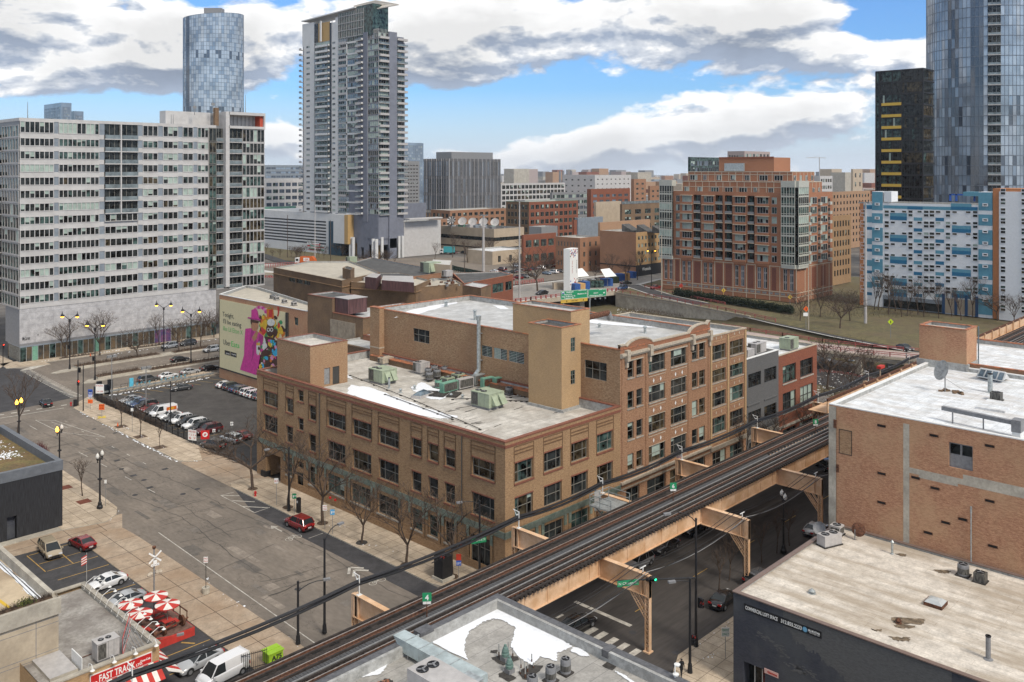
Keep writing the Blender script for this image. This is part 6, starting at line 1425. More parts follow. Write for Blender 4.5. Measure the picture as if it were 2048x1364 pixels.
# ---------------------------------------------------------------- curved glass towers
def roundtower(lB,cx,cy,a,b_,rot,z1,flh,n,mats,ring=None,name='glass_tower',dark=(),slope=0):
 t=Tg(name,lB,'building',(cx,cy,0));mb=MB();rb=MB();nf=int(z1/flh)
 def P(i,z,s=1.0):
  th=2*mP*i/n;x,y=a*s*mC(th),b_*s*mS(th)
  if slope and z>z1*.8:z=z+(z-z1*.8)/(z1*.2)*slope*((x*mC(rot)-y*mS(rot))*rt[0]+(x*mS(rot)+y*mC(rot))*rt[1])
  if 1:return(cx+x*mC(rot)-y*mS(rot),cy+x*mS(rot)+y*mC(rot),z)
 for k in rA(nf):
  for i in rA(n):mb.fc_([P(i,k*flh),P(i+1,k*flh),P(i+1,(k+1)*flh),P(i,(k+1)*flh)],M[mats(i,k)])
 mb.fc_([P(i,nf*flh)for i in rA(n)],M.rooft);mb.bt('curtain_wall',t)
 if ring:
  for k in rA(1,nf+1,ring[2]):
   for i in rA(n):
    z=k*flh;rb.fc_([P(i,z-ring[1],1.004),P(i+1,z-ring[1],1.004),P(i+1,z,1.004),P(i,z,1.004)],M[ring[0]])
    rb.fc_([P(i,z,1.004),P(i+1,z,1.004),P(i+1,z),P(i,z)],M[ring[0]])
  rb.bt('floor_ring',t)
  vb=MB()
  for i in rA(n):vb.hexa([P(i-.04,0,1.001),P(i+.04,0,1.001),P(i+.04,0,1.004),P(i-.04,0,1.004),P(i-.04,nf*flh,1.001),P(i+.04,nf*flh,1.001),P(i+.04,nf*flh,1.004),P(i-.04,nf*flh,1.004)],M[ring[0]],(0,1))
  vb.bt('mullion',t)
 return t,P
M.tg1=glass('tower_glass_pale',(.33,.39,.455),.06,.9,.15,.05);M.tg2=glass('tower_glass_blue',(.20,.26,.335),.06,.9,.15,.05);M.tg3=glass('tower_glass_dark',(.07,.09,.12),.06,.8,.2,.05)
M.tg4=glass('tower_glass_steel',(.27,.33,.40),.05,.9,.2,.06);M.mull=mX('slate_mullion',(.13,.15,.18),.5,vR=0)
def i_m(i,k):
 ii=(i+(k//2%2)*2+(k//6))%4
 if i in(37,38):return 'tg3'
 return 'tg1' if ii<2 else('tg1' if ii==2 and(i*5+k)%3 else('tg2' if(i*7+k//2*3)%7 else 'tg3'))
q=at(427.5,440,0);sc_=820/(1791*50/98);cx,cy=q.x*sc_,q.y*sc_;d_=820
roundtower('oval blue glass tower with a staggered checker of panes behind the long apartment block',cx,cy,26.5,20,R(-20),50+(342-30)*d_/FL,3.6,66,i_m,('mull',.22,1),slope=.13)
b=MB();zt=50+(342-30)*d_/FL;b.cx_((cx+1,cy+1,zt-2),16,9,8,M.mgrey,R(-46));tG(b.bd_('roof_plant',None),'grey box of machinery on top of the oval glass tower','roof structure')
q=at(1967,380,0);d2=455;k2=d2/(FL*50/38);cx,cy=q.x*k2,q.y*k2
def n_m(i,k):  # darker pane runs paint reflections into the glass colours
 if i in(46,47,48)and k<30:return 'tg3'
 if 40<=i<=42 and k<28:return 'tg3' if(i+k)%4 else 'tg2'
 if k<18 and(i*i*3+(k//3)*5)%7<2:return 'tg3' if(i+k)%3 else 'tg2'
 return 'tg4' if(i*5+k*3)%7 else 'tg1'
tn,P=roundtower('huge curved blue grey glass tower with dark balcony slot cut by the right edge',cx,cy,26.4,26.4,0,165,4.8,90,n_m,('mull',.3,1),dark=())
ang=math.atan2(-cy,-cx);i0=int((ang%(2*mP))/(2*mP)*90)+0
for k in rA(3,30):
 z=k*4.8;o=MB()
 a0,a1=P(i0+1,z,1.03),P(i0+4,z,1.03);b0,b1=P(i0+1,z,1.0),P(i0+4,z,1.0)
 o.hexa([b0,b1,a1,a0]+[(p[0],p[1],p[2]+.35)for p in(b0,b1,a1,a0)],M.lgrey);o.hexa([(p[0],p[1],z+.35)for p in(P(i0+1,z,1.025),P(i0+4,z,1.025),a1,a0)]+[(p[0],p[1],z+1.3)for p in(P(i0+1,z,1.025),P(i0+4,z,1.025),a1,a0)],M.railgl)
 o.fc_([P(i0+1,z+1.3,1.006),P(i0+4,z+1.3,1.006),P(i0+4,z+4.6,1.006),P(i0+1,z+4.6,1.006)],M.g_dark);o.bt('balcony',tn)
# ---------------------------------------------------------------- black glass office block with yellow balconies
def pxbox(name,lB,pA,pB,pC,pyb,pyt,z1=None,d=None,**k):
 """box building from the photo columns of its left edge, near corner and right edge; pyb = ground row of the near corner"""
 B_=at(pB,pyb,0)
 if d:B_=B_*(d/(FL*50/(pyb-HY)))
 ya=onx(pA,300,B_.x)[0]if pA<pB else B_.y+12;xc=ony(pC,300,B_.y)[0];z1=z1 or onx(pB,pyt,B_.x)[1]
 t=Tg(name,lB,'building',(B_.x,B_.y,0));return t,(B_.x,ya),(B_.x,B_.y),(xc,B_.y),z1
t,A,B,C,z1=pxbox('office_block','black framed glass office block with bright yellow balcony fronts beside the curved tower',1752,1846,1867,470,136,d=405)
NB=int(z1/5.3);FH=z1/NB
BLK=M.black
ff1=Fr(A,B);ff2=Fr(B,C);V1=lambda p_:ff1.px(p_,300)[0]
b=MB();b.Pm([(A[0]+.5,A[1]),(B[0]+.5,B[1]+.5),(C[0],B[1]+.5),(C[0],A[1])],0,z1-.5,M.g_dark,M.roofd)
for k in rA(NB+1):z=k*FH;ff1.bO(b,0,ff1.L,z-.55,z+.1,-.5,.3,BLK);ff2.bO(b,0,ff2.L,z-.55,z+.1,-.5,.3,BLK)
for u_ in(0,V1(1760),V1(1785),V1(1803),ff1.L):ff1.bO(b,u_-.25,u_+.25,0,z1,0,.32,BLK)
b.bt('frame',t)
g1_=[(V1(1804),ff1.L-.3,z1*0+k*FH+.1,(k+1)*FH-.55,8)for k in rA(NB)];g2_=[(.3,V1(1803),k*FH+.1,(k+1)*FH-.55,12)for k in rA(NB)]
GB=[('g_dark',6),('g_warm',3),('g_lit',.25),('g_teal',.4)];Wi(t,ff1,g1_,-.06,fm=BLK,gl=GB,t=.1,far=1,bz=0);Wi(t,ff1,g2_,-.06,fm=BLK,gl=[('g_teal',3),('g_dark',4),('g_blind',.7)],t=.1,far=1,bz=0)
Wi(t,ff2,[(.3,ff2.L-.3,k*FH+.1,(k+1)*FH-.55,4)for k in rA(NB)],-.06,fm=BLK,gl=GB,t=.1,far=1,bz=0)
YB_=mX('golden_yellow_panel',(.55,.36,.06),.5,vR=.03)
for k in rA(3,NB-2):q=MB();ff1.bO(q,V1(1764),V1(1803),k*FH-.2,k*FH+1.1,-.3,.7,YB_);q.bt('balcony',t)
for k in rA(5,NB-1):
 q=MB()
 for j in rA(7):u_=V1(1808)+(ff1.L-V1(1808))*j/7;ff1.bO(q,u_,u_+1.2,(k+1)*FH-1.3,(k+1)*FH-1.15,.02,.05,mX('ceiling_light',(1,.62,.2),.5,vR=0,emit=1.2))if rnd.random()<.5 else None
 if q.v:q.bt('ceiling_light_row',t)
# ---------------------------------------------------------------- dark grey office slab with stone base
t,A,B,C,z1=pxbox('office_slab','wide dark grey office slab with closely spaced vertical fins in the middle distance',843,898,1000,460,317)
DG=mX('dark_grey_mullion',(.11,.11,.12),.6,vR=0)
f1,f2=shell(t,A,B,C,z1,[],[],DG,M.roofd,1,.5)
for fr_,n_ in((f1,16),(f2,38)):
 rows_=[(0,14),(16.5,29),(31,43.5),(45.5,z1-2)]
 rr=[]
 for z0_,z2_ in rows_[1:]:
  for i in rA(n_//2):rr.append((fr_.L*i*2/n_+.3,fr_.L*(i+1)*2/n_-.3,z0_,z2_,2))
 Wi(t,fr_,rr,-.05,fm=DG,gl=[('tg2',3),('tg3',4),('g_dark',4)],t=.35,far=1,bz=0,ny=3)
 b=MB()
 for i in rA(n_+1):u_=fr_.L*i/n_;fr_.bO(b,u_-.2,u_+.2,14,z1,.05,.6,M.grey if i%3 else M.lgrey)
 fr_.bO(b,0,fr_.L,14,16,0,.3,M.lime);
 for i in rA(n_//2):u_=fr_.L*(i+.2)/(n_/2);fr_.bO(b,u_,u_+fr_.L/n_*.9,2,13.5,0,.3,M.tan)
 b.bt('fin',t)
b=MB();q=(B[0]+12,B[1]+10);b.bO(q[0],q[0]+(C[0]-B[0])*.82,q[1],q[1]+20,z1,z1+6);b.bd_('roof_plant',M.grey,t)
# ---------------------------------------------------------------- brick condominium block
t=Tg('brick_condominium','twelve storey orange brick condominium with cream bay windows, balconies and stepped upper floors','building',(319,157,0))
BX,BY=319.34,157.02
A,B,C=(BX,218.1),(BX,BY),(351.2,BY)
OB=brick('orange_brick',(.37,.18,.105),(.27,.12,.07),big=.2);CR=mX('cream_trim',(.50,.43,.33),.7,vR=.05);GR=mX('grey_bay_trim',(.42,.42,.37),.6,vR=.05)
Z9,PI9=22.0-.6,3.2
f1=Fr(A,B);f2=Fr(B,C)
U1=lambda p:f1.px(p,480)[0];U2=lambda p:f2.px(p,480)[0]
S=lambda x:1310+x/4.706;S2=lambda x:1480+x/4.705
zr=lambda y:50-(330+y/4.703-342)*0
def zpx(px,py):return f1.px(px,py)[1]
z_top=zpx(1480,384);z_b=zpx(1480,523);fl=7;ph_=(zpx(1480,391)-z_b)/fl
rowz=[z_b+.3+ph_*k for k in rA(7)]
H1=[];bal1=[]
cols=[(S(195),S(232),2,'w'),(S(255),S(345),4,'b'),(S(368),S(430),0,'bal'),(S(458),S(550),4,'b'),(S(573),S(636),0,'bal'),(S(662),S(726),0,'bal'),(S(750),S2(50),4,'b'),(S2(76),S2(134),0,'bal'),(S2(160),S2(266),4,'b'),(S2(296),S2(347),2,'w')]
for a,c,n,ty in cols:
 for z in rowz:
  if ty=='bal':bal1.append((U1(a),U1(c),z-.3,z+ph_-.45))
  else:H1.append((U1(a),U1(c),z+.35,z+ph_-.75,n))
low=[];panels=[]
for a,c in((S(88),S(168)),(S(256),S(340)),(S(458),S(543)),(S(752),S2(45)),(S2(163),S2(260)),(S2(408),S2(508))):
 w_=(U1(c)-U1(a));
 for s_ in(0,.6):low.append((U1(a)+w_*s_,U1(a)+w_*(s_+.36),zpx(1480,572),zpx(1480,531),2))
for a,c in((S(196),S(226)),(S(370),S(425)),(S(575),S(632)),(S(664),S(722)),(S2(76),S2(128)),(S2(300),S2(340))):panels.append((U1(a),U1(c),zpx(1480,574),zpx(1480,530)))
shell(t,A,B,C,z_top,H1+bal1+low,[],OB,M.roofg,.8,.5,.5)
GC=[('g_dark',4),('g_teal',3),('g_blind',3)]
Wi(t,f1,H1,.25,fm=M.lgrey,gl=GC,t=.14,keep=60,far=1,bz=.25);Wi(t,f1,low,.25,fm=M.lgrey,gl=[('tg3',2),('g_dark',2),('tg2',1)],t=.16,ny=(.35,.4,.72,.77),far=1,bz=0,keep=20)
for h_ in bal1:
 q=MB();f1.bO(q,h_[0],h_[1],h_[2],h_[2]+.25,-.5,.5,CR);f1.bO(q,h_[0],h_[1],h_[2]+.3,h_[2]+1.2,.4,.46,M.grey);f1.qd(q,h_[0],h_[1],h_[2],h_[3],-1.2,M.g_dark);f1.bO(q,h_[0],h_[0]+1.3,h_[2],h_[3],-1.2,-1.1,M.g_teal);f1.bO(q,h_[0]-.1,h_[0],h_[2],h_[3],-1.2,0,OB);f1.bO(q,h_[1],h_[1]+.1,h_[2],h_[3],-1.2,0,OB);f1.bO(q,h_[0],h_[1],h_[3],h_[3]+.1,-1.2,0,OB);q.bt('balcony',t)
b=MB()
for a,c,n,ty in cols:
 if ty=='b':
  u0_,u1_=U1(a)-.5,U1(c)+.5;um=(u0_+u1_)/2
  for k,z in eN(rowz):f1.bO(b,u0_,u1_,z+ph_-.75,z+ph_-.5,0,.9,CR);f1.bO(b,u0_,u1_,z-.5,z+.35,0,.8,OB)
  f1.bO(b,u0_+.3,u1_-.3,rowz[0]-1.4,rowz[0]-.5,0,.6,OB)
for h_ in panels:
 f1.bO(b,h_[0],h_[1],h_[2],h_[3],0,.05,brick('maroon_panel_brick',(.21,.085,.06),(.15,.06,.045),big=.2))
for u_ in[U1(S(x))for x in(70,180,240,355,440,562,645,735)]+[U1(S2(x))for x in(60,145,280,375,530)]:f1.bO(b,u_-.12,u_+.12,0,zpx(1480,527),0,.08,CR)
for zz_ in(zpx(1480,527),zpx(1480,576),zpx(1480,584)):f1.bO(b,0,f1.L,zz_-.12,zz_+.12,0,.1,CR);f2.bO(b,0,f2.L,zz_-.12,zz_+.12,0,.1,CR)
for u_ in[U2(p)for p in(1610,1622,1634,1646,1658)]:f2.bO(b,u_-.15,u_+.15,0,zpx(1480,527),0,.08,CR)
for i in rA(22):u_=3+i*2.6;f1.bO(b,u_,u_+1.7,zpx(1480,582),zpx(1480,578),0,.06,M.grey)
b.bt('facade_trim',t)
for(u0_,u1_,fr_,w2)in((U1(1322),U1(S(172)),f1,0),(U1(S2(400)),f1.L,f1,0),(0,U2(1612),f2,0)):
 for k in rA(8):
  z=z_b+.3+ph_*(k);q=MB()
  fr_.bO(q,u0_,u1_,z-.55,z+.1,-.2,1.1,GR);fr_.bO(q,u0_,u1_,z+.55,z+.75,-.1,1.12,GR);fr_.qd(q,u0_,u1_,z+.1,z+.55,1.05,M.g_dark);fr_.qd(q,u0_+.1,u1_-.1,z+.75,z+ph_-.55,1.05,M[rCh(['g_teal','g_blind','g_dark','g_teal'])])
  q.fc_([fr_.p(u0_,z,0),fr_.p(u0_,z,1.05),fr_.p(u0_,z+ph_,1.05),fr_.p(u0_,z+ph_,0)],M.g_dark);q.fc_([fr_.p(u1_,z,0),fr_.p(u1_,z,1.05),fr_.p(u1_,z+ph_,1.05),fr_.p(u1_,z+ph_,0)],M.g_dark)
  for m_ in rA(6):u_=u0_+(u1_-u0_)*m_/5;fr_.bO(q,u_-.1,u_+.1,z-.5,z+ph_-.5,1.0,1.14,GR)
  q.bt('bay_window',t)
 q=MB();fr_.bO(q,u0_-.1,u1_+.1,z_b+.3+ph_*8-.55,z_b+.3+ph_*8+1.9,-2,1.2,GR);fr_.bO(q,u0_,u1_,z_b-1.2,z_b-.2,-.2,1.0,GR);q.bt('bay_parapet',t)
h2=[]
for a,c in((1620,1633),(1641,1654)):
 for z in rowz:h2.append((U2(a),U2(c),z+.35,z+ph_-.75,3))
for z in rowz:
 for p_ in(1614,1636,1656):q=MB();f2.bO(q,U2(p_),U2(p_+4),z-.3,z+.9,0,1.0,GR);f2.qd(q,U2(p_),U2(p_+4),z+.9,z+2.2,.06,M.dark);q.bt('balcony',t)
Wi(t,f2,h2,-.1,fm=M.lgrey,gl=GC,t=.14,far=1,bz=.2)
u3=[(U2(a),U2(c),zpx(1480,571),zpx(1480,531))for a,c in((1622,1632),(1642,1651))]
q=MB();
for h_ in u3:f2.bO(q,h_[0],h_[1],h_[2],h_[3],0,.06,M.redbrick)
q.bt('blind_panel',t)
def tier(u0_,u1_,back,z0_,z1_,xb):
 q=MB();y0,y1=A[1]-u1_,A[1]-u0_;x0=BX+back;q.Pm([(x0,y0),(xb,y0),(xb,y1),(x0,y1)],z0_,z1_,OB,M.roofg);q.bt('upper_storey',t)
 fr_=Fr((x0,y1),(x0,y0));fs_=Fr((x0,y0),(xb,y0));q=MB()
 for i in rA(int(fr_.L/3.2)+1):u_=i*3.2;fr_.bO(q,u_,u_+.2,z0_,z1_,0,.08,CR)
 fr_.bO(q,0,fr_.L,z1_-.25,z1_,0,.12,CR);fr_.bO(q,0,fr_.L,z0_+2.6,z0_+2.8,0,.08,CR);fs_.bO(q,0,fs_.L,z1_-.25,z1_,0,.12,CR)
 for i in rA(int(fs_.L/3.2)+1):u_=i*3.2;fs_.bO(q,u_,u_+.2,z0_,z1_,0,.08,CR)
 q.bt('cream_band',t)
 Wi(t,fr_,[(i*6.4+1.0,i*6.4+rCh((2.6,3.2,4.6)),z0_+.4,z0_+2.5,3)for i in rA(int((fr_.L-4)/6.4)+1)],-.06,fm=M.lgrey,gl=GC,t=.12,far=1,bz=.2);Wi(t,fs_,[(i*5+1.0,i*5+2.8,z0_+.4,z0_+2.5,2)for i in rA(int((fs_.L-3)/5)+1)],-.06,fm=M.lgrey,gl=GC,t=.12,far=1,bz=.2)
zt1=zpx(1480,363);zt2=zpx(1480,344);zt3=zpx(1480,316)
tier(U1(1357),f1.L-2.5,3,z_top-.8,zt1,347);tier(U1(1363),f1.L-4,5,zt1,zt2+.2,343)
q=MB();y0=onx(1548,330,BX+12)[0];y1=onx(1438,330,BX+12)[0];q.Pm([(BX+12,y0),(BX+26,y0),(BX+26,y1),(BX+12,y1)],zt2-.5,50+(342-317)*(335/FL)*1.0+.8,OB,M.redbrick);fq=Fr((BX+12,y1),(BX+12,y0));fq.bO(q,0,fq.L,55.0,55.8,0,.2,M.redbrick);fq.bO(q,3,12,zt2+.4,zt2+3.6,0,.8,M.steel);q.bt('roof_plant_room',t)
hg=Tg('clipped_hedge','long dark evergreen hedge at the foot of the brick condominium','hedge',(316,190,0))
b=MB();p0=at(1350,590,0);p1=at(1585,628,0)
for i in rA(7000):
 s_=rnd.random();q=p0.lerp(p1,s_);x=q.x+rnd.gauss(0,.9);y=q.y+rnd.gauss(0,.5);z=ru(0,2.6)+.25*mS(s_*60);a=ru(0,6.3);r_=ru(.25,.5)
 b.fc_([(x,y,z),(x+r_*mC(a),y+r_*mS(a),z+ru(-.1,.3)),(x+r_*.5*mC(a+1),y+r_*.5*mS(a+1),z+r_)])
o=b.bd_('leaves',M.hedge,hg);tG(o,kI='stuff')
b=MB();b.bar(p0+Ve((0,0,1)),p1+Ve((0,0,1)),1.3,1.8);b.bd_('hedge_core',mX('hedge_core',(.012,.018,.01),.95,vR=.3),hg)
# ---------------------------------------------------------------- generic block with a window grid
def grid(fr,nx,nz,w=.5,h=.55,z0=1.2,z1=10,m=1.0,n=2):
 out=[];cw=(fr.L-2*m)/nx;ch=(z1-z0)/nz
 for i in rA(nx):
  for j in rA(nz):out.append((m+cw*(i+.5-w/2),m+cw*(i+.5+w/2),z0+ch*(j+.5-h/2),z0+ch*(j+.5+h/2),n))
 return out
def Bk(name,lB,pA,pB,pC,pyb,pyt,wm,rm='roofg',g1=None,g2=None,fm=None,gl=G_OFF,d=None,cop=None,par=.8,wm2=None,keep=60,dP=.2):
 t,A,B,C,z1=pxbox(name,lB,pA,pB,pC,pyb,pyt,d=d);fa,fb=Fr(A,B),Fr(B,C)
 k=lambda fr,g:grid(fr,g[0],g[1],g[2],g[3],g[4],z1-g[5],n=g[6]if len(g)>6 else 2)if g else[]
 h1,h2=k(fa,g1),k(fb,g2)
 shell(t,A,B,C,z1,h1,h2,M[wm]if isinstance(wm,str)else wm,M[rm],par,.4,dP,M[cop]if cop else None,wm2=M[wm2]if wm2 else None)
 if h1:Wi(t,fa,h1,dP,fm=fm,gl=gl,far=1,keep=keep,t=.12,bz=.1)
 if h2:Wi(t,fb,h2,dP,fm=fm,gl=gl,far=1,keep=keep,t=.12,bz=.1)
 return t,fa,fb,z1
M.peach=brick('peach_tan_brick',(.40,.255,.16),(.30,.18,.11),big=.2);M.ltan=mX('light_tan_panel',(.42,.34,.25),.8,vR=.05,scale=.3);M.orangeb=brick('plain_orange_brick',(.33,.185,.115),(.26,.135,.08),big=.3)
M.ochreb=brick('ochre_brick',(.42,.28,.14),(.33,.2,.1),big=.2);M.pinkgrey=mX('pink_grey_wall',(.36,.29,.27),.8,vR=.05)
Bk('loft_building','brown loft building with tall narrow window rows right of the orange condominium',1662,1665,1702,590,432,'tan',g2=(6,6,.5,.6,3,1.5),fm=M.winfrd,gl=[('g_dark',1)],d=390)
Bk('stone_apartment','pale stone apartment building with iron balconies behind the brown loft',1662,1664,1741,480,384,'peach',g2=(12,8,.4,.5,3,1),fm=M.winfrd,gl=[('g_dark',1)],d=560)
t,fa,fb,z1=Bk('bell_tower','pale church bell tower with arched openings on the right skyline',1702,1706,1725,400,338,'ltan',g2=(2,3,.3,.5,20,2),d=1000,keep=20)
Bk('glass_block','dark teal glass office block peeping over the orange condominium',1376,1380,1452,400,314,'g_teal',g1=None,g2=(8,6,.85,.7,30,2),d=620,fm=M.mull,gl=[('tg3',1),('g_dark',1)],keep=48)
Bk('pink_grey_block','pinkish concrete topped building behind the roof of the orange condominium',1455,1489,1540,400,302,'pinkgrey',g1=(6,4,.6,.4,45,2),g2=(7,1,.6,.6,58,.5),d=800,keep=30)
Bk('grey_lowrise','flat grey office building on the horizon right of the brown loft',1625,1640,1665,400,352,'pale',g2=(5,8,.7,.5,3,1),d=700,keep=20)
X0_,Y0_=331.87,92.42
t=Tg('patchwork_block','white apartment block patterned with blue panels, standing over the grass bank','building',(X0_,Y0_,0))
fa=Fr((X0_,137.2),(X0_,Y0_));ZT=37.0
V=lambda p:fa.px(p,500)[0];zz_=lambda py,px=1850:fa.px(px,py)[1]
K=lambda x:1700+x/5.052;KY=lambda y:370+y/5.052
WB=mX('white_facade_tile',(.66,.68,.70),.6,vR=.02,big=.12,bC=(.55,.55,.54));B1=mX('mid_blue_panel',(.10,.27,.36),.6,vR=.04);B2=mX('deep_blue_panel',(.02,.14,.26),.6,vR=.04);OR=mX('orange_end_wall',(.42,.17,.07),.7,vR=.04)
shell(t,(X0_,137.2),(X0_,Y0_),(352,Y0_),zz_(KY(190)),[],[],WB,M.roofg,1,.5,.3,wm2=OR)
b=MB();u0_=V(1723);fa.bO(b,-.6,.8,0,zz_(KY(180)),-.5,.1,OR)
def bx(x0,x1,y0,y1,m,o=.06):
 xm=K((x0+x1)/2);fa.bO(b,V(K(x0)),V(K(x1)),fa.px(xm,KY(y1))[1],fa.px(xm,KY(y0))[1],0,o,m,(3,))
bx(100,1290,213,245,B1);bx(100,225,210,243,B2,.08);bx(580,735,218,248,B2,.08);bx(1020,1228,186,222,B1,.09);bx(1020,1290,220,252,B2,.1)
pt_=110
for k in rA(8):
 y=283+k*pt_
 if k%2==0 or k>5:bx(405,575,y,y+36,B1);bx(405,575,y+34,y+72,B2,.08)
 if k%2==1:bx(1030,1222,y+18,y+54,B1);bx(1030,1222,y+52,y+90,B2,.08)
 bx(645,730,y+45,y+78,B1 if k%2==0 else B2);bx(864,950,y+48,y+82,B2 if k%2==0 else B1)
 bx(172,225,y+35,y+95,B1 if k%2==0 else WB,.05);
 if k%2==1:bx(172,225,y+30,y+60,B2,.07)
b.bt('colour_panel',t)
for(xa,xc,yt)in((225,335,65),(1300,1442,70)):
 q=MB();xm=K((xa+xc)/2);zt_=fa.px(xm,KY(yt))[1];fa.bO(q,V(K(xa)),V(K(xc)),0,zt_,-6,.25,WB)
 q.bt('stair_bay',t);q=MB()
 for k,(ya,yb2)in eN((((70,255),(285,385),(430,570),(605,710),(745,885),(925,1030))if xa<300 else((75,258),(298,410),(455,605),(650,760),(800,955),(1000,1110),(1150,1310)))):
  fa.bO(q,V(K(xa)),V(K(xc)),fa.px(xm,KY(yb2))[1],fa.px(xm,KY(ya))[1],.25,.3,B1,(3,))
 q.bt('blue_panel',t)
 wr=[]
 for yy_ in((192,333,440,548,655,762,868,975,1080)if xa<300 else(200,352,470,586,703,820,935,1050,1165)):
  um=V(xm);z=fa.px(xm,KY(yy_))[1];wr.append((um-.85,um+.85,z-.5,z+.5,1))
 Wi(t,fa,wr,-.4,fm=WB,gl=[('g_dark',1)],t=.28,far=1,bz=0)
q=MB();fa.bO(q,V(K(1145)),V(K(1300)),fa.px(1940,KY(112))[1],fa.px(1940,KY(70))[1],-6,.25,B1);
fa.bO(q,V(K(345)),V(K(420)),fa.px(1775,KY(170))[1],fa.px(1775,KY(65))[1],-6,.2,WB);q.bt('roof_screen',t)
q=MB();BB=mX('bright_blue_steel',(.02,.10,.42),.5,vR=0)
for a in(978,1040,1225):fa.bO(q,V(K(a))-.3,V(K(a))+.3,fa.px(1930,403)[1],fa.px(1930,389)[1],-4,-3.4,BB)
fa.bO(q,V(K(970)),V(K(1150)),fa.px(1910,391)[1],fa.px(1910,388.5)[1],-4,-3.4,BB);q.bt('roof_frame',t)
wr=[]
for k in rA(8):
 y=250+k*109.5
 for x0,x1,s_ in((108,155,0),(348,396,3),(588,636,4),(745,797,6),(803,855,6),(966,1016,8),(1240,1292,10)):
  for dy in(0,36):
   yy_=y+dy+s_*(1+k*.12);xm=K((x0+x1)/2);wr.append((V(K(x0)),V(K(x1)),fa.px(xm,KY(yy_+30))[1],fa.px(xm,KY(yy_))[1],1))
 for x0,x1,s_ in((410,457,3),(524,572,4),(680,728,5),(866,918,7),(1033,1083,9),(1170,1222,10)):
  yy_=y+3+s_*(1+k*.12);xm=K((x0+x1)/2);wr.append((V(K(x0)),V(K(x1)),fa.px(xm,KY(yy_+24))[1],fa.px(xm,KY(yy_))[1],1))
Wi(t,fa,wr,-.07,fm=WB,gl=[('g_dark',4),('g_warm',2),('g_teal',2),('g_blind',.4)],t=.1,far=1,bz=.2,keep=82)
q=MB();fa.bO(q,V(K(335)),V(K(960)),0,fa.px(1850,KY(1150))[1],-.0,.3,M.bluegrey);fa.qd(q,V(K(345)),V(K(930)),.3,fa.px(1850,KY(1190))[1],.33,M.g_dark);fa.qd(q,V(K(960)),V(K(1290)),.3,5.5,.1,M.ltan)
for a in(935,1060,1165,1270):fa.bO(q,V(K(a)),V(K(a+26)),0,7,.1,.6,mX('navy_column',(.02,.06,.14),.6,vR=0))
q.bt('ground_floor',t)
t=Tg('orange_white_block','white block with an orange end wall at the right edge beside the patchwork one','building',(332,80,0))
fo=Fr((331.5,92.2),(331.5,60));b=MB();fo.bO(b,0,fo.L,0,fo.px(2000,377)[1],-14,0,OR);fo.bO(b,fo.px(1999,400)[0],fo.L,0,fo.px(2010,383)[1],0,.6,WB);b.bt('wall',t)
wr=[]
for k in rA(13):
 z=3+k*3.25
 for a,c in((2002,2012.5),(2043.5,2056)):u_,w_=fo.px(a,400)[0],fo.px(c,400)[0];wr.append((u_,w_,z,z+1.0,1));wr.append((u_,w_,z+1.1,z+2.1,1))
Wi(t,fo,wr,-.65,fm=WB,gl=[('g_dark',2),('g_warm',1),('g_teal',1)],t=.1,far=1,bz=.1)
# ---------------------------------------------------------------- middle distance blocks, left to right
Bk('terraced_glass_office','blue grey stepped glass office behind the end of the long apartment block',526,530,612,470,330,'bluegrey',g2=(8,14,.92,.5,4,1),d=760,fm=M.mull,gl=[('tg2',2),('tg3',2)],keep=60)
Bk('white_framed_office','white framed glass office in front of the stepped blue grey one',526,529,610,470,357,'pale',g2=(6,8,.8,.55,4,2),d=640,fm=M.mull,gl=[('tg3',2),('g_teal',1)],keep=40)
Bk('green_glass_hall','low pale green glass hall between the apartment block and the tall tower',527,530,592,470,414,'sea',g2=(14,2,.9,.75,10,2),d=600,fm=M.lgrey,gl=[('sea',2),('g_teal',1)],keep=40)
Bk('small_blue_tower','small blue glass tower top peeping over the left roof of the apartment block',88,122,143,470,205,'tg2',g1=(5,20,.9,.8,50,3),g2=(4,20,.9,.8,50,3),d=620,fm=M.mull,gl=[('tg1',1),('tg2',3)],keep=70)
Bk('blue_glass_annexe','lower blue glass annexe beside the small blue tower over the left roof',143,148,167,470,222,'tg2',g2=(4,18,.9,.8,50,3),d=640,fm=M.mull,gl=[('tg1',2),('tg2',1)],keep=40)
Bk('slender_glass_tower','pale blue glass tower just right of the tall apartment tower',806,808,847,470,285,'tg2',g2=(8,28,.85,.8,4,2),d=700,fm=M.mull,gl=[('tg1',1),('tg2',2)],keep=60)
Bk('grid_front_tower','dark gridded residential block right behind the tall apartment tower',804,806,839,470,322,'grey',g2=(5,20,.7,.5,4,2),d=640,fm=M.lgrey,gl=[('g_dark',1)],keep=60)
Bk('slate_metal_block','windowless slate blue metal block behind the pale podium',800,804,852,480,407,'slate',d=600)
t,fa,fb,z1=Bk('broadcast_building','tan panelled broadcast building with a dark window ribbon and roof dishes',882,988,1048,509,458,'ltan',rm='roofd')
q=MB();fa.bO(q,0,fa.L,z1*.52,z1*.66,0,.06,M.g_dark);fb.bO(q,0,fb.L,z1*.52,z1*.66,0,.06,M.g_dark);fa.bO(q,0,fa.L,z1*.2,z1*.25,0,.06,M.black);fb.bO(q,0,fb.L,z1*.2,z1*.25,0,.06,M.black);q.bt('window_ribbon',t)
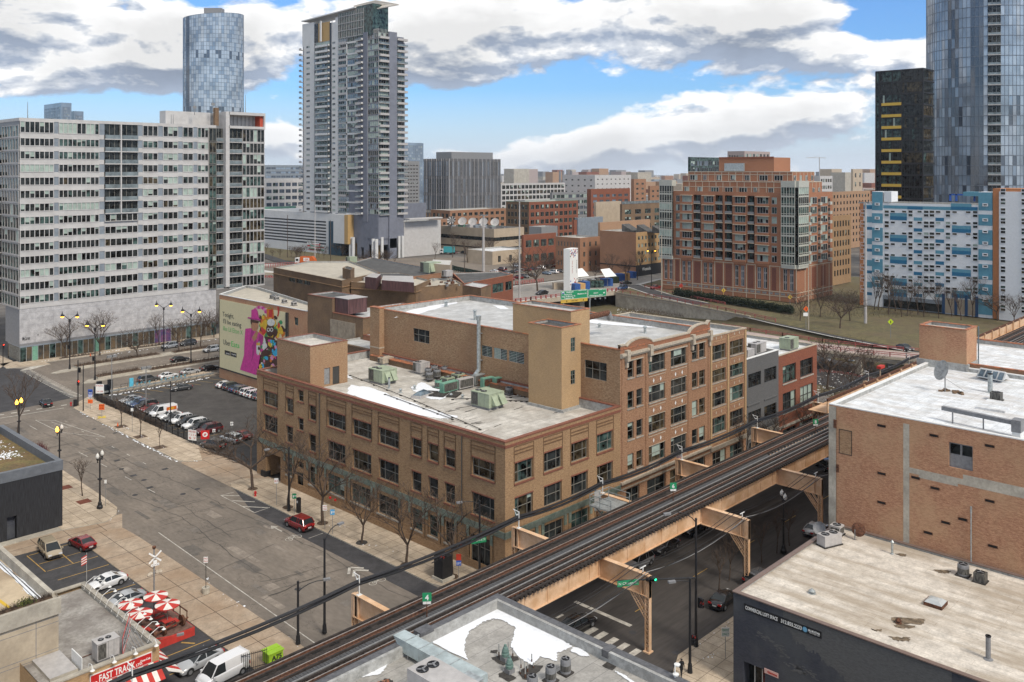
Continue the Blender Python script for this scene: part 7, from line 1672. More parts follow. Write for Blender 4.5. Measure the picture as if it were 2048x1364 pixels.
for i,(px,py)in eN(((903,441),(925,443),(945.5,444),(967,444),(990,445))):
 q=at(px,482,0);k_=(q.length-30)/q.length;
 D_=560;bb=Ve((fw[0]+(px-1024)/FL*rt[0],fw[1]+(px-1024)/FL*rt[1],0))*D_;zc=50-(py-HY)*D_/FL
 s_=Tg('broadcast_dish',['big satellite dish with dark radial ribs, leftmost on the broadcast roof','second big white satellite dish from the ribbed one','middle one of five big satellite dishes on the broadcast roof','big satellite dish half behind the tall floodlight mast','rightmost big satellite dish on the broadcast roof'][i],'satellite dish',(bb.x,bb.y,z1-1))
 dn=Ve((-.75,-.45,.5)).normalized();ux=dn.cross(Ve((0,0,1))).normalized();uy=ux.cross(dn);dc=Ve((bb.x,bb.y,zc));b=MB()
 for(r0,h0),(r1,h1)in(((0,0),(1.6,.15)),((1.6,.15),(2.8,.55))):
  for k in rA(16):
   a0,a1=2*mP*k/16,2*mP*(k+1)/16;P4=[dc+ux*(r*mC(a))+uy*(r*mS(a))+dn*h for r,h,a in((r0,h0,a0),(r0,h0,a1),(r1,h1,a1),(r1,h1,a0))];b.fc_(P4[1:]if r0==0 else P4,M.black if i==0 and k%2 else M.lgrey)
 b.bt('reflector',s_);b=MB();b.tu((bb.x,bb.y,z1-1),dc,.35,.2,6);b.tu(dc,dc+dn*2.4,.08,None,5);b.bd_('mount',M.grey,s_)
q=MB();
for i in rA(26):p=Ve((B[0],0,0));u_=ru(3,fa.L-3);pp_=fa.p(u_,z1-.8,-ru(3,14));q.cx_(pp_,ru(1,4),ru(1,3),ru(1,2.6),rCh([M.bluegrey,M.lgrey,M.sea,M.mgrey]))
tG(q.bd_('roof_plant',None),kI='stuff')
Bk('tan_garage','one storey tan building with a white roof in front of the broadcast building',932,985,1056,530,503,'ltan',rm='roofw',g2=(3,1,.25,.6,0,1.5),gl=[('g_dark',1)])
Bk('orange_brick_office','orange brick block with dark windows behind the satellite dishes',862,900,1012,505,421,'orangeb',g1=(4,3,.6,.5,4,1),g2=(10,4,.6,.55,3,1),d=640,gl=[('g_dark',1)],cop=None)
Bk('low_orange_annexe','low orange brick annexe at the left of the satellite dishes',850,856,912,505,440,'orangeb',g2=(6,3,.6,.5,3,1),d=610,gl=[('g_dark',1)])
Bk('green_edged_loft','dark brown loft block with black balconies and a pale green roof edge',1012,1058,1156,520,404,'dkbrick',g1=(6,5,.75,.65,3,1),g2=(10,5,.7,.6,3,1),d=600,cop='sea',gl=[('g_dark',3),('g_teal',1)],wm2='redbrick')
Bk('teal_balcony_block','glassy block with teal balconies behind the green edged loft',1100,1104,1176,500,385,'grey',g2=(9,6,.85,.6,3,1),d=720,gl=[('g_teal',2),('g_blind',1),('tg3',2)])
Bk('white_grid_block','long white gridded concrete block with deep dark bays',998,1002,1130,500,367,'pale',g2=(17,7,.8,.7,3,1),d=820,gl=[('g_dark',3),('g_warm',1)],keep=60)
Bk('pale_blue_loft','pale blue grey industrial building with a few small windows on the skyline',1125,1190,1262,500,350,'pale',g1=(5,4,.3,.25,20,2),g2=(8,5,.3,.25,20,2),d=900,gl=[('g_dark',1)])
Bk('arched_red_factory','dark red brick factory with arched end gables and blue windows',1174,1182,1260,500,378,'redbrick',g2=(6,7,.6,.5,6,3),d=640,gl=[('tg2',1),('tg3',2)])
t,fa,fb,z1=Bk('terrace_loft','brown brick loft with big steel windows and a roof terrace canopy',1240,1244,1326,510,409,'dkbrick',g2=(4,5,.6,.65,3,2.5,3),d=560,cop='rust',gl=[('g_teal',1),('g_dark',2)])
q=MB();fb.bO(q,0,fb.L,z1,z1+1.8,-.4,-.3,M.railgl);q.bt('terrace_glass',t)
Bk('blank_tan_wall','windowless pale tan block left of the terrace loft',1188,1192,1242,505,404,'ltan',d=590)
Bk('red_roof_house','orange brick building with a metal stair, on the skyline above the terrace loft',1262,1268,1292,500,358,'orangeb',g2=(2,5,.4,.4,20,2),d=760)
Bk('grey_shed_roof','dark grey arched garage hall between the lofts',1150,1156,1206,520,436,'bluegrey',d=540,rm='roofd')
Bk('pink_low_block','low pinkish brick block behind the orange brick corner buildings',1196,1200,1300,530,445,'peach',g2=(5,1,.4,.3,6,1),d=500,gl=[('g_dark',1)])
Bk('glass_fronted_lowrise','low red brick building with pale columns behind the bare trees',1043,1047,1112,540,470,'redbrick',g2=(4,2,.75,.5,2,1,4),gl=[('g_teal',1),('g_dark',1)],rm='rooft')
Bk('dark_rooftop_room','dark grey rooftop room with a white flat roof above the red lowrise',1058,1083,1115,530,454,'grey',rm='roofw',d=500)
Bk('small_red_brick_house','three storey red brick building with paired narrow windows beside the big blank wall',1111,1160,1200,545,476,'orangeb',g1=(7,3,.4,.5,1.5,1),g2=(3,3,.3,.5,1.5,1),gl=[('g_dark',1)],rm='roofg')
t,fa,fb,z1=Bk('blank_brick_warehouse','brick warehouse with a huge blank orange wall and a lighter windowed front',1200,1272,1330,553,465,'orangeb',g2=(8,4,.55,.5,5.5,1),gl=[('g_dark',2),('g_blind',1)],wm2='ochreb',rm='roofg')
q=MB();fb.bO(q,0,fb.L,0,5.2,0,.3,M.black);fa.bO(q,0,fa.L,4.5,5.0,0,.2,M.black);q.bt('shop_front',t)
tX('Westside',fb,4.5,2.4,1.6,M.sw,t,.35,wide=7);
sr=MB()
for i in rA(5):u_=10+i*9;q0=fa.p(u_,z1,-9);sr.hexa([(q0[0],q0[1]-3.5,z1-.5),(q0[0]+6,q0[1]-3.5,z1-.5),(q0[0]+6,q0[1]+3.5,z1-.5),(q0[0],q0[1]+3.5,z1-.5),(q0[0],q0[1]-3.5,z1-.3),(q0[0]+6,q0[1]-3.5,z1-.3),(q0[0]+6,q0[1]+3.5,z1+3),(q0[0],q0[1]+3.5,z1+3)],M.roofd)
sr.bt('sawtooth_skylight',t)
Bk('brick_chimney','square red brick chimney stack above the low roofs',1145,1148,1154,520,440,'redbrick',d=520)
Bk('orange_top_house','small orange brick building on the skyline left of the condominium',1296,1300,1322,500,372,'orangeb',g2=(2,4,.4,.4,20,2),d=700)
for i,px in eN((1120,1126.5,1134.5,1142.5)):
 q=at(px,400,0).normalized()*2200;b=MB();q.z=0;b.tu(q,q+Ve((0,0,50+(342-343+0)*2200/FL+1)),3.2,2.6,8);b.v=[(x,y,z if z<1 else 51)for x,y,z in b.v]
 tG(b.bd_('smokestack',M.mgrey),['leftmost smokestack of the four on the horizon','second smokestack from the left on the horizon','third smokestack from the left on the horizon','rightmost smokestack of the four on the horizon'][i],'chimney','row of four smokestacks')
cr_=Tg('tower_crane','thin white tower crane standing over the right horizon','crane',(0,0,0));q=at(1639,400,0).normalized()*1800;q.z=0;cr_.location=q
b=MB();b.bar(q,q+Ve((0,0,77)),1.2);r_=Ve((rt[0],rt[1],0));b.bar(q+r_*-25+Ve((0,0,75)),q+r_*12+Ve((0,0,75)),1);b.bar(q+Ve((0,0,79)),q+r_*-20+Ve((0,0,75.5)),.4);b.bd_('mast',M.pale,cr_)
b=MB()
cm=[M[k]for k in('pale','orangeb','ltan','grey','redbrick','pinkgrey','bluegrey','peach','mgrey','conc')]
for i in rA(900):
 px=ru(480,2100);d=ru(900,6500)**1.0;h=rCh((8,10,12,14,18,22,28))*(1+.4*(rnd.random()<.1));
 if px>1000:h=min(h,40)
 q=Ve((fw[0]+(px-1024)/FL*rt[0],fw[1]+(px-1024)/FL*rt[1]))*d;w_=ru(14,60)*(1+d/6000);b.cx_((q.x,q.y,0),w_,ru(14,40),h,rCh(cm))
for i in rA(26):
 px=rCh((ru(1020,1330),ru(1100,1300),ru(1600,1750)));d=ru(1800,4000);q=Ve((fw[0]+(px-1024)/FL*rt[0],fw[1]+(px-1024)/FL*rt[1]))*d;b.cx_((q.x,q.y,0),ru(30,70),30,ru(45,58),rCh(cm))
tG(b.bd_('distant_city',None),kI='stuff')
b=MB()
for i in rA(3000):
 px=ru(860,2100);d=ru(1000,5000);q=Ve((fw[0]+(px-1024)/FL*rt[0],fw[1]+(px-1024)/FL*rt[1]))*d;h=ru(5,11);r_=ru(2,5)*(1+d/3000)
 a=ru(0,3);b.fc_([(q.x-r_*mC(a),q.y-r_*mS(a),0),(q.x+r_*mC(a),q.y+r_*mS(a),0),(q.x+r_*.6*mC(a),q.y+r_*.6*mS(a),h*.8),(q.x,q.y,h),(q.x-r_*.7*mC(a),q.y-r_*.7*mS(a),h*.7)])
tG(b.bd_('distant_tree_mass',M.twig),kI='stuff')
# ---------------------------------------------------------------- ground sheets round the sunken motorway, bridge, ramps, grass
def zpoly(name,pts,m,kI='structure',mb=None):
 b=mb or MB();b.fc_(pts,m)
 if mb is None:return tG(b.bd_(name),kI=kI)
RW=205.0
E_=[(298,226),(293,196),(275.4,142.6),(262,93),(250,50),(236,0)]
tr=MB()
tr.fc_([(190,-200,-6.02),(420,-200,-6.02),(420,262,-6.02),(190,262,-6.02)],M.grass);St('terrain',tr)
b=MB();b.fc_([(225,20,-5.97),(262,20,-5.97),(276,100,-5.97),(276,150,-5.97),(262,262,-5.97),(225,262,-5.97)],M.asph2);St('motorway',b)
b=MB()
for x in(234,243,252,261):
 y=30
 while y<200:b.bO(x-.1,x+.1,y,y+3.5,-5.97,-5.955,M.line,(0,));y+=11
St('road_marking',b)
b=MB();b.fc_([(RW-12,-200,-.22),(RW,-200,-6),(RW,232,-6),(RW-12,232,-.22)][::-1],M.dirt)
TL_=[(298.6,226,0),(293.4,196,-.2),(275.4,142.6,-1.2),(262,93,-1.2),(250,50,-1),(236,0,-.6),(200,-200,-.4)];BL_=[(298,226,-6),(292.6,196,-6),(266,142.6,-6),(252,93,-6),(240,50,-6),(226,0,-6),(190,-200,-6)]
for i in rA(6):b.fc_([BL_[i+1],TL_[i+1],TL_[i],BL_[i]][::-1],M.grass)
St('grass_bank',b)
b=MB();p=[at(*q,0)for q in((1231,584),(1340,601),(1452,623),(1500,632))]
for a,c in zip(p,p[1:]):b.fc_([(a.x,a.y,-6.2),(c.x,c.y,-6.2),(c.x,c.y,0),(a.x,a.y,0)])
rw=Tg('retaining_wall','stained concrete retaining wall stepping down beside the ramp to the bridge','wall',(290,200,-6));b.bd_('wall_face',M.conc,rw)
b=MB()
for a,c in zip(p,p[1:]):
 for dz,w_ in((0,.5),(-.9,.35)):b.bar((a.x,a.y,dz-.1),(c.x,c.y,dz-.1),w_,.35)
b.bd_('ledge',M.lime,rw)
b=MB();b.fc_([(298.6,226,-.2),(293.4,196,-.2),(275.4,142.6,-1.2),(262,93,-1.2),(250,50,-1),(236,0,-.6),(200,-200,-.4),(420,-200,-.24),(420,262,-.24),(300,262,-.24)],M.grass);St('grass_bank',b)
def ribbon(pts,w_,z,m,name='road',dz=0):
 b=MB();L_,R_=[],[]
 for i,q in eN(pts):
  a=Ve(pts[max(0,i-1)][:2]);c=Ve(pts[min(len(pts)-1,i+1)][:2]);d=(c-a).normalized();n=Ve((-d.y,d.x))*w_/2;zz=q[2]if len(q)>2 else z
  L_.append((q[0]+n.x,q[1]+n.y,zz));R_.append((q[0]-n.x,q[1]-n.y,zz))
 for i in rA(len(pts)-1):b.fc_([R_[i],R_[i+1],L_[i+1],L_[i]],m)
 return St(name,b)
rp=[at(*q,0)for q in((1262,570),(1330,592),(1430,612),(1560,640),(1680,664),(1830,692),(1900,705),(2100,740))]
ribbon([(q.x,q.y,z)for q,z in zip(rp,(.02,.0,-.3,-.8,-1.0,-1.0,-1.0,-.6))],8.4,0,M.concw,'kerb_strip')
ribbon([(q.x,q.y,z+.03)for q,z in zip(rp,(.02,.0,-.3,-.8,-1.0,-1.0,-1.0,-.6))],7.0,0,M.asph2)
b=MB();br=[(150,212),(200,214),(240,234.5),(253.5,233.3),(298,226),(345,236),(420,240),(420,262),(378,262),(348,266),(284,272),(240,262),(200,246),(150,246)]
b.Pm(br,-1.6,.0,M.lime,M.concw,1);St('bridge',b)
b=MB();b.fc_([(150,213,.01),(200,215,.01),(240,237.5,.01),(254,236.5,.01),(298,229,.01),(345,238,.01),(420,243,.01),(420,259,.01),(348,262,.01),(284,268,.01),(240,259,.01),(200,244,.01),(150,244,.01)],mX('pale_bridge_deck',(.27,.25,.225),.9,vR=.08,scale=.4,big=.3));St('road',b)
b=MB();b.fc_([(RW-2,262,-6.2),(300,262,-6.2),(300,262,-.0),(RW-2,262,0)]);b.bO(246,249,238,262,-6,-1.6);b.bO(282,285,232,262,-6,-1.6);b.bO(RW-12,RW,234,262,-6,-1.6);tG(b.bd_('bridge_abutment',M.conc),kI='structure')
for q in((253.5,233.3,298,226),):
 b=MB();b.bar((240,234.2,-.5),(253.5,233.0,-.5),.5,1.6,M.lime);b.bar((253.5,233,-.5),(298,225.7,-.5),.5,1.6,M.lime);b.bar((253.5,232.9,.25),(298,225.6,.25),.35,.5,M.lime);St('bridge',b)
def Ra(lB,pts,h=1.1,sp=3.0,z=0,m='redrail',post=.16,name='guard_rail',bO=1):
 t=Tg(name,lB,'railing',pts[0]);b=MB();c=MB()
 for a,q in zip(pts,pts[1:]):
  a=Ve(a);q=Ve(q);L_=(q-a).length;n_=max(1,int(L_/sp))
  for zz in(h,h*.6):b.bar(a+Ve((0,0,zz)),q+Ve((0,0,zz)),.14,.16)
  for i in rA(n_+1):p_=a.lerp(q,i/n_);c.bar(p_,p_+Ve((0,0,h+.1)),post*1.4)
 b.bd_('rail',M[m],t);c.bd_('post',M[m],t);return t
Ra('red metal parapet railing along the south side of the road bridge',[(238,234.2,.3),(253.5,232.9,.3),(298,225.6,.3)],1.3,2.4,post=.3)
Ra('faded red railing following the ramp past the hedge',[tuple(q+Ve((0,0,.1)))for q in(at(1231,584,0),at(1340,601,0),at(1452,623,0),at(1551,645,-.5))],1.2,4)
Ra('red railing on the far side of the ramp beside the hedge',[tuple(at(*q)+Ve((0,0,0)))for q in((1290,575),(1345,588),(1450,610))],1.0,4)
Ra('red parapet fence on the north side of the bridge by the bare tree',[(284,270,.1),(300,268,.1)],1.6,1.0);Ra('left stretch of red fence beside the low brick building at the bridge',[(266,270.5,.1),(280,270,.1)],1.6,1.0)
V0=[at(*q,0)for q in((1440,655),(1495,664),(1560,674),(1640,687),(1740,698),(1835,706),(1920,714),(2040,730))]
ribbon([(q.x-3.2,q.y,-.2+0*i)for i,q in eN(V0)],9.5,0,mX('pinkish_worn_concrete',(.40,.32,.29),.9,vR=.08,scale=.5,big=.3),'viaduct_deck')
b=MB()
for a,c in zip(V0,V0[1:]):
 for off,dz,w_,h_,mm in((-8.2,-.55,.4,.7,M.lime),(-7.9,-1.25,.5,.35,M.conc),(-7.5,-1.7,.4,.8,CR),(1.6,-.5,.4,.7,M.lime),(-3,-1.2,8,1.2,M.conc)):
  b.bar((a.x+off,a.y,dz),(c.x+off,c.y,dz),w_,h_,mm)
for q in(V0[2],V0[4],V0[6]):b.bO(q.x-8,q.x+1,q.y-.8,q.y+.8,-6,-1.4,M.conc)
St('viaduct',b)
Ra('pink railing on the near edge of the curved viaduct',[(q.x-8.2,q.y,-.1)for q in V0],1.1,4);Ra('pink railing on the far edge of the curved viaduct',[(q.x+1.6,q.y,-.1)for q in V0],1.1,4)
Ra('low red crash barrier down beside the motorway lanes',[tuple(at(*q,-5.5))for q in((1640,745),(1700,752),(1752,765))],.8,5)
b=MB()
for i in rA(420):
 px,py=(ru(1580,1850),ru(622,690))if i<200 else((ru(1235,1330),ru(612,626))if i<320 else(ru(1630,1745),ru(742,800)))
 if i<200 and py>640+(px-1560)*.19-6:continue
 q=at(px,py,-1.0 if i<200 else(-6 if i<320 else-4.5));s_=ru(.1,.45);b.cx_((q.x,q.y,q.z if i>=200 else-.6),s_,s_,s_*.4,M.white if i>=200 or rnd.random()<.5 else M.snow,ru(0,3))
tG(b.bd_('litter'),kI='stuff')
b=MB()
for i in rA(5200):
 if i<1800:q=at(ru(1640,1760),ru(735,810),-4)
 elif i<3600:q=at(ru(1560,1860),ru(600,635),0)
 else:q=at(ru(1240,1420),ru(618,634),-5)
 h=ru(.3,1.3);b.tu(q,q+Ve((ru(-.6,.6),ru(-.6,.6),h)),.04,.01,3,None,0)
tG(b.bd_('dry_scrub',M.twig),kI='stuff')
b=MB();b.fc_([(240,272,.0),(420,262,.0),(420,330,.0),(300,420,.0),(240,420,.0)],M.asph);St('parking_lot',b)
b=MB();b.fc_([at(*q,.03)for q in((529,515),(560,520),(680,528),(700,510),(600,496),(529,490))],M.grass);St('grass_bank',b)
ribbon([at(*q,.06)for q in((520,508),(560,522),(640,534),(700,545))],7,.06,M.asph2)
b=MB();q0,q1=at(520,548,0),at(700,556,0)
b.bar(q0+Ve((0,0,-.2)),q1+Ve((0,0,-.2)),1,2.2,M.lime);St('bridge',b)
b=MB();b.fc_([at(524,548,-.05),at(700,556,-.05),at(700,533,-.05),at(524,528,-.05)],M.concw);St('road',b)
Ra('red railing of the distant ramp behind the brick complex',[tuple(at(*q,0))for q in((522,536),(640,531),(700,530))],2.2,1.2)
b=MB();b.fc_([at(522,586,-.3)+Ve((0,0,0)),at(700,590,-.3),at(700,562,-.3),at(522,562,-.3)],M.dark);
tX('AVEN',Fr(tuple(at(531,553,0))[:2],tuple(at(548,554,0))[:2]),0,-.8,1.7,AR,None,1.2,name='bridge_graffiti',bold=.03)
bo=bpy.data.objects['bridge_graffiti'];tG(bo,'red spray painted letters on the side of the distant ramp','graffiti')
b=MB();ff=Fr(tuple(at(524,560,0))[:2],tuple(at(600,562,0))[:2]);ff.qd(b,-3,ff.L,-7,-1.2,.6,M.dark);St('bridge_abutment',b)  # flat near-black sheet painted as the shade below the ramp bridge
# ---------------------------------------------------------------- polygon shaped buildings
def Pb(name,lB,pts,z1,wm,rm,par=.7,z0=0,cop=None,ledge=None,wins_=None):
 """pts counter-clockwise seen from above"""
 t=Tg(name,lB,'building' if z0==0 else 'roof structure',(pts[0][0],pts[0][1],z0));n=len(pts);b=MB();c=Ve((sum(p[0]for p in pts)/n,sum(p[1]for p in pts)/n));
 I=[Ve(p[:2])+(c-Ve(p[:2])).normalized()*.6 for p in pts];cb=MB();frs=[]
 for i in rA(n):
  a,q=pts[i],pts[(i+1)%n];fr=Fr(a,q);frs.append(fr);hs=(wins_ or{}).get(i,[]);wL(b,fr,0,fr.L,z0,z1,hs,.25,wm);Ia,Iq=I[i],I[(i+1)%n]
  b.fc_([(Iq.x,Iq.y,z1-par),(Ia.x,Ia.y,z1-par),(Ia.x,Ia.y,z1),(Iq.x,Iq.y,z1)],M.flash);cb.fc_([(a[0],a[1],z1+.02),(q[0],q[1],z1+.02),(Iq.x,Iq.y,z1+.02),(Ia.x,Ia.y,z1+.02)],cop or wm)
  fr.bO(cb,0,fr.L,z1-.12,z1+.015,0,.08,cop or wm,(3,))
  if ledge:fr.bO(cb,0,fr.L,z1-ledge,z1-ledge+.25,0,.3,M.tan,(3,))
 b.bt('wall',t);cb.bt('coping',t);rb=MB();rb.fc_([(p.x,p.y,z1-par)for p in I],rm);rb.bt('roof',t)
 for i,hs in(wins_ or{}).items():Wi(t,frs[i],hs,.25,gl=[('g_dark',1),('g_teal',1)],bz=.3)
 return t,frs
XW=107.6
bbt,frs=Pb('billboard_building','brown brick building whose car park side carries a huge painted advertisement',[(XW,201.3),(XW,163.5),(112,161),(121,207),(120.5,211.5)],20.2,M.pinkbrick,mX('cream_roof_felt',(.44,.40,.33),.8,vR=.06,scale=.6,big=.3),.6,cop=M.white,wins_={0:[(201.3-168.6,201.3-167.0,16.6,18.3,1)]})
fBB=frs[0];ub=lambda p:fBB.px(p,650)[0];Zb=lambda px,py:fBB.px(px,py)[1]
ad=Tg('billboard','huge cream wall advertisement with dark and green words beside two brightly dressed figures','billboard',(XW-.1,185,5))
uL,uR=.35,ub(573);zT,zB_=19.0,2.6
b=MB();fBB.bO(b,uL,uR,zB_,zT,.02,.12,mX('advert_cream',(.62,.55,.34),.7,vR=.02));b.bt('panel',ad)
b=MB();fBB.bO(b,uR,uR+.9,zB_,zT,.02,.3,M.rubber);fBB.bO(b,uL-.1,uL,zB_,zT,.02,.2,M.rubber);fBB.bO(b,uL,uR,zB_-.3,zB_,.02,.2,M.rubber);b.bt('frame',ad)
AC=mX('advert_dark_letters',(.04,.05,.05),.7,vR=0);AG=mX('advert_green_letters',(.16,.42,.14),.7,vR=0)
def adt(s,px0,py0,px1,h,m):
 u0_,z_=fBB.px(px0,py0);u1_=fBB.px(px1,py0)[0];tX(s,fBB,u0_,z_,h,m,ad,.14,wide=u1_-u0_,bold=.006)
adt('Tonight,',446,632,469,1.15,AC);adt("I'll be eating",447,646,483,1.15,AC);adt('like Lil Elton X',447,660,486,1.15,AG);adt('Uber',447,688,461.5,1.3,AC);adt('Eats',463,692,479,1.3,mX('advert_green_bright',(.05,.50,.10),.7,vR=0))
b=MB()
for a,c in((450.5,461),(462,474)):fBB.bO(b,ub(a),ub(c),Zb(460,711),Zb(460,702.5),.12,.15,M.black)
b.bt('badge',ad)
tX('App Store',fBB,ub(453),Zb(455,707.5),.35,M.sw,ad,.17,wide=ub(460.4)-ub(453));tX('Google Play',fBB,ub(464.5),Zb(467,709.5),.35,M.sw,ad,.17,wide=ub(473.4)-ub(464.5))
def art(pts,m,o,name='figure_shape',mb=None):
 b=mb or MB();out=[fBB.p(*fBB.px(430+x/7.576,580+y/7.576),o)for x,y in pts];b.fc_(out,m);return b
def am(n,c):return mX('advert_'+n,c,.7,vR=.08,scale=1.5)
MG,MG2,SK,YE,ORG,GRN,RDD,BLU,DKB,WHT,PNK=am('magenta',(.55,.045,.26)),am('deep_magenta',(.36,.03,.19)),am('warm_skin',(.42,.20,.11)),am('yellow_feathers',(.62,.40,.03)),am('orange_feathers',(.58,.16,.02)),am('green_feathers',(.05,.26,.10)),am('red_feathers',(.50,.04,.03)),am('blue_feathers',(.04,.35,.55)),am('dark_brown',(.07,.03,.02)),am('white_lace',(.6,.6,.55)),am('pale_pink',(.6,.25,.38))
b=MB();o=.125
def ov(cx,cy,rx,ry,m,o,n=16,j=0):art([(cx+rx*(1+ru(-j,j))*mC(2*mP*k/n),cy+ry*(1+ru(-j,j))*mS(2*mP*k/n))for k in rA(n)][::-1],m,o,mb=b)
for k in rA(9):a=mP*(.98-.96*k/8*.9);ov(690+95*mC(a),370-110*mS(a),26,26,PNK if k%2 else MG,.13+.0005*k,10)
for k in rA(46):
 cx,cy=ru(690,1060),ru(380,720)
 if cx>960:cy=ru(440,680)
 ov(cx,cy,ru(16,44),ru(30,80),rCh([YE,ORG,YE,GRN,RDD,ORG,DKB,GRN]),.14+.0006*k,9,.35)
art([(790,290),(830,255),(890,270),(905,420),(850,400),(820,440),(795,420)],ORG,.171,mb=b);art([(830,300),(885,290),(880,420),(820,410)],RDD,.173,mb=b);art([(800,285),(850,262),(900,300),(850,280)],GRN,.175,mb=b);art([(955,250),(975,250),(985,330),(970,400),(950,400),(962,340)],RDD,.174,mb=b)
art([(470,585),(560,575),(690,650),(745,700),(720,900),(690,1100),(640,1290),(390,1205),(450,980),(455,800)],MG,.178,mb=b)
art([(560,575),(600,640),(640,760),(600,980),(560,1100),(580,900),(540,760)],MG2,.18,mb=b);art([(680,660),(740,700),(720,880),(690,980),(660,820)],MG2,.18,mb=b)
art([(455,900),(560,945),(545,900),(620,730),(655,640),(610,620),(560,740),(520,850)],MG,.183,mb=b)
ov(612,545,55,78,SK,.185);art([(570,720),(640,610),(668,640),(640,740),(600,780)],SK,.188,mb=b)
art([(552,440),(680,470),(665,505),(575,490),(560,530),(548,480)],DKB,.19,mb=b)
art([(562,300),(610,285),(655,310),(680,430),(705,440),(715,430),(690,465),(600,450),(500,425),(515,408),(560,415)],MG,.192,mb=b);art([(560,415),(600,430),(690,445),(690,465),(600,450),(500,425)],MG2,.194,mb=b)
art([(638,830),(690,840),(690,940),(665,990),(640,960)],WHT,.195,mb=b)
for k in rA(5):art([(640+k*11,800-ru(0,25)),(650+k*11,795),(652+k*11,838),(642+k*11,838)],YE,.196,mb=b)
art([(760,700),(900,720),(960,800),(960,1160),(660,1200),(700,960),(740,820)],DKB,.178,mb=b)
for k in rA(60):cx,cy=ru(670,950),ru(760,1160);ov(cx,cy,ru(8,26),ru(14,46),rCh([PNK,MG,GRN,YE,ORG,DKB,BLU,DKB,WHT,GRN]),.181+.0004*k,8,.4)
art([(880,960),(950,870),(960,980),(920,1010)],BLU,.207,mb=b);ov(848,600,62,108,DKB,.208);ov(862,490,60,55,WHT,.209)
for cx in(822,870):ov(cx,600,24,30,WHT,.211);ov(cx,600,15,20,DKB,.213)
ov(765,850,40,50,WHT,.21,10,.3);ov(790,950,80,50,DKB,.212,12,.2)
b.bt('printed_figures',ad)
for i,(px,py)in eN(((545,597),(553,600),(569,606),(588,611))):q=at(px,py,19.6);Cn(['dark condenser with grey back on the cream roof, first of the row','pale condenser beside the dark one on the cream roof','third small condenser along the cream roof edge','last flat condenser near the brick stair block'][i],q.x,q.y,19.6,.5,.9,'lgrey' if i!=0 else 'mgrey',1)
Pb('stair_block','tall brown brick stair block between the billboard building and the white roof',[(XW,163.4),(XW,154.4),(114,154.4),(114,163.4)],23.8,M.dkbrick,M.roofd,.3,cop=M.terra)
b=MB();b.bO(XW+.6,113,149.8,154.3,20.9,23.9,mX('maroon_ribbed_metal',(.11,.055,.055),.6,vR=.25,scale=5,vec=(1,1,.05)));b.bO(XW+.5,113.1,149.7,154.35,23.9,24.0,M.lgrey);tG(b.bd_('roof_plant_room',None),'small maroon ribbed metal plant room against the brown stair block','roof structure')
nb_,fr_=Pb('brown_brick_annexe','brown brick annexe with a big pale plaster patch on its wall',[(XW,154.3),(XW,144.0),(126,144),(126,154.3)],20.9,M.dkbrick,M.rooft,.6,cop=M.terra)
b=MB();f_=fr_[0];f_.bO(b,f_.px(661,660)[0],f_.px(711,660)[0],13.2,19.5,.01,.1,mX('peeling_plaster',(.36,.30,.22),.9,col2=(.24,.19,.14),scale=.9,fI=.1));b.bt('plaster_patch',nb_)
Pb('infill_brick_block','low brick infill between the annexe and the tall brick wall',[(XW,143.9),(XW,133.0),(120,133),(120,143.9)],17.6,M.redpara,M.rooft,.4,cop=M.terra)
Pb('rear_brick_range','brown brick range behind the white roof, half hidden by its tiled parapet',[(101.2,145),(101.2,131.6),(140,131.6),(140,145)],17.0,M.dkbrick,M.rooft,.4)
zz=13.0
P_=lambda px,py,z=zz:tuple(at(px,py,z))[:2]
W0=[P_(547,535),P_(684,561)];fr0=Fr(*W0)
wh=[(fr0.px(a,560)[0],fr0.px(c,560)[0],9.0,10.9,3)for a,c in((578,590),(593,605),(608,620.5))]
Pb('brown_brick_hall','long brown brick hall with three small white framed windows and a cream roof',[W0[0],W0[1],P_(760,545),P_(700,522),P_(620,522)],zz,M.dkbrick,MATS['cream_roof_felt'],.6,ledge=2.4,wins_={0:wh})
Pb('brown_brick_chimney','square brown brick chimney tower beside the long brick hall',[P_(685,536,16),P_(701,540,16),P_(709,536,16),P_(693,532,16)],16,M.dkbrick,M.roofd,.3)
Pb('wide_brick_hall','wide brown brick hall with a ledge line and cluttered tan roof behind the white roof',[P_(702,564,12),P_(832,572,12),P_(860,560,12),P_(800,546,12),P_(709,546,12)],12,M.dkbrick,MATS['cream_roof_felt'],.6,ledge=2.2)
Pb('dark_roof_hall','brick hall with a dark tar roof and orange brick gable far behind the brown halls',[P_(645,541,12),P_(790,560,12),P_(900,545,12),P_(742,516,12)],12.3,M.orangeb,M.roofd,.5)
Pb('low_brick_hall','lower stained brick hall with a tan roof running towards the bridge',[P_(833,575,11),P_(925,567,11),P_(905,556,11),P_(862,556,11)],11,M.dkbrick,MATS['cream_roof_felt'],.5)
Rr=Fr(P_(928,567,11),P_(1026,549,11))
rwin=[(Rr.px(a,580)[0],Rr.px(c,580)[0],Rr.px(990,586)[1],Rr.px(990,568)[1],2)for a,c in((985,1007),(1011,1024))]
Pb('red_brick_hall','red brick hall with two large windows and white blinds at the bridge end',[P_(928,567,11),P_(1026,549,11),P_(1000,543,11),P_(905,546,11)],11,M.redbrick,M.roofd,.4,cop=M.terra_o,wins_={0:rwin})
Pb('small_brick_stair_house','small brick stair house with a grey roof in front of the red brick hall',[P_(925,570,12),P_(962,576,12),P_(982,569,12),P_(945,564,12)],12,M.dkbrick,M.rooft,.2,cop=M.terra)
mr_=MATS['maroon_ribbed_metal']
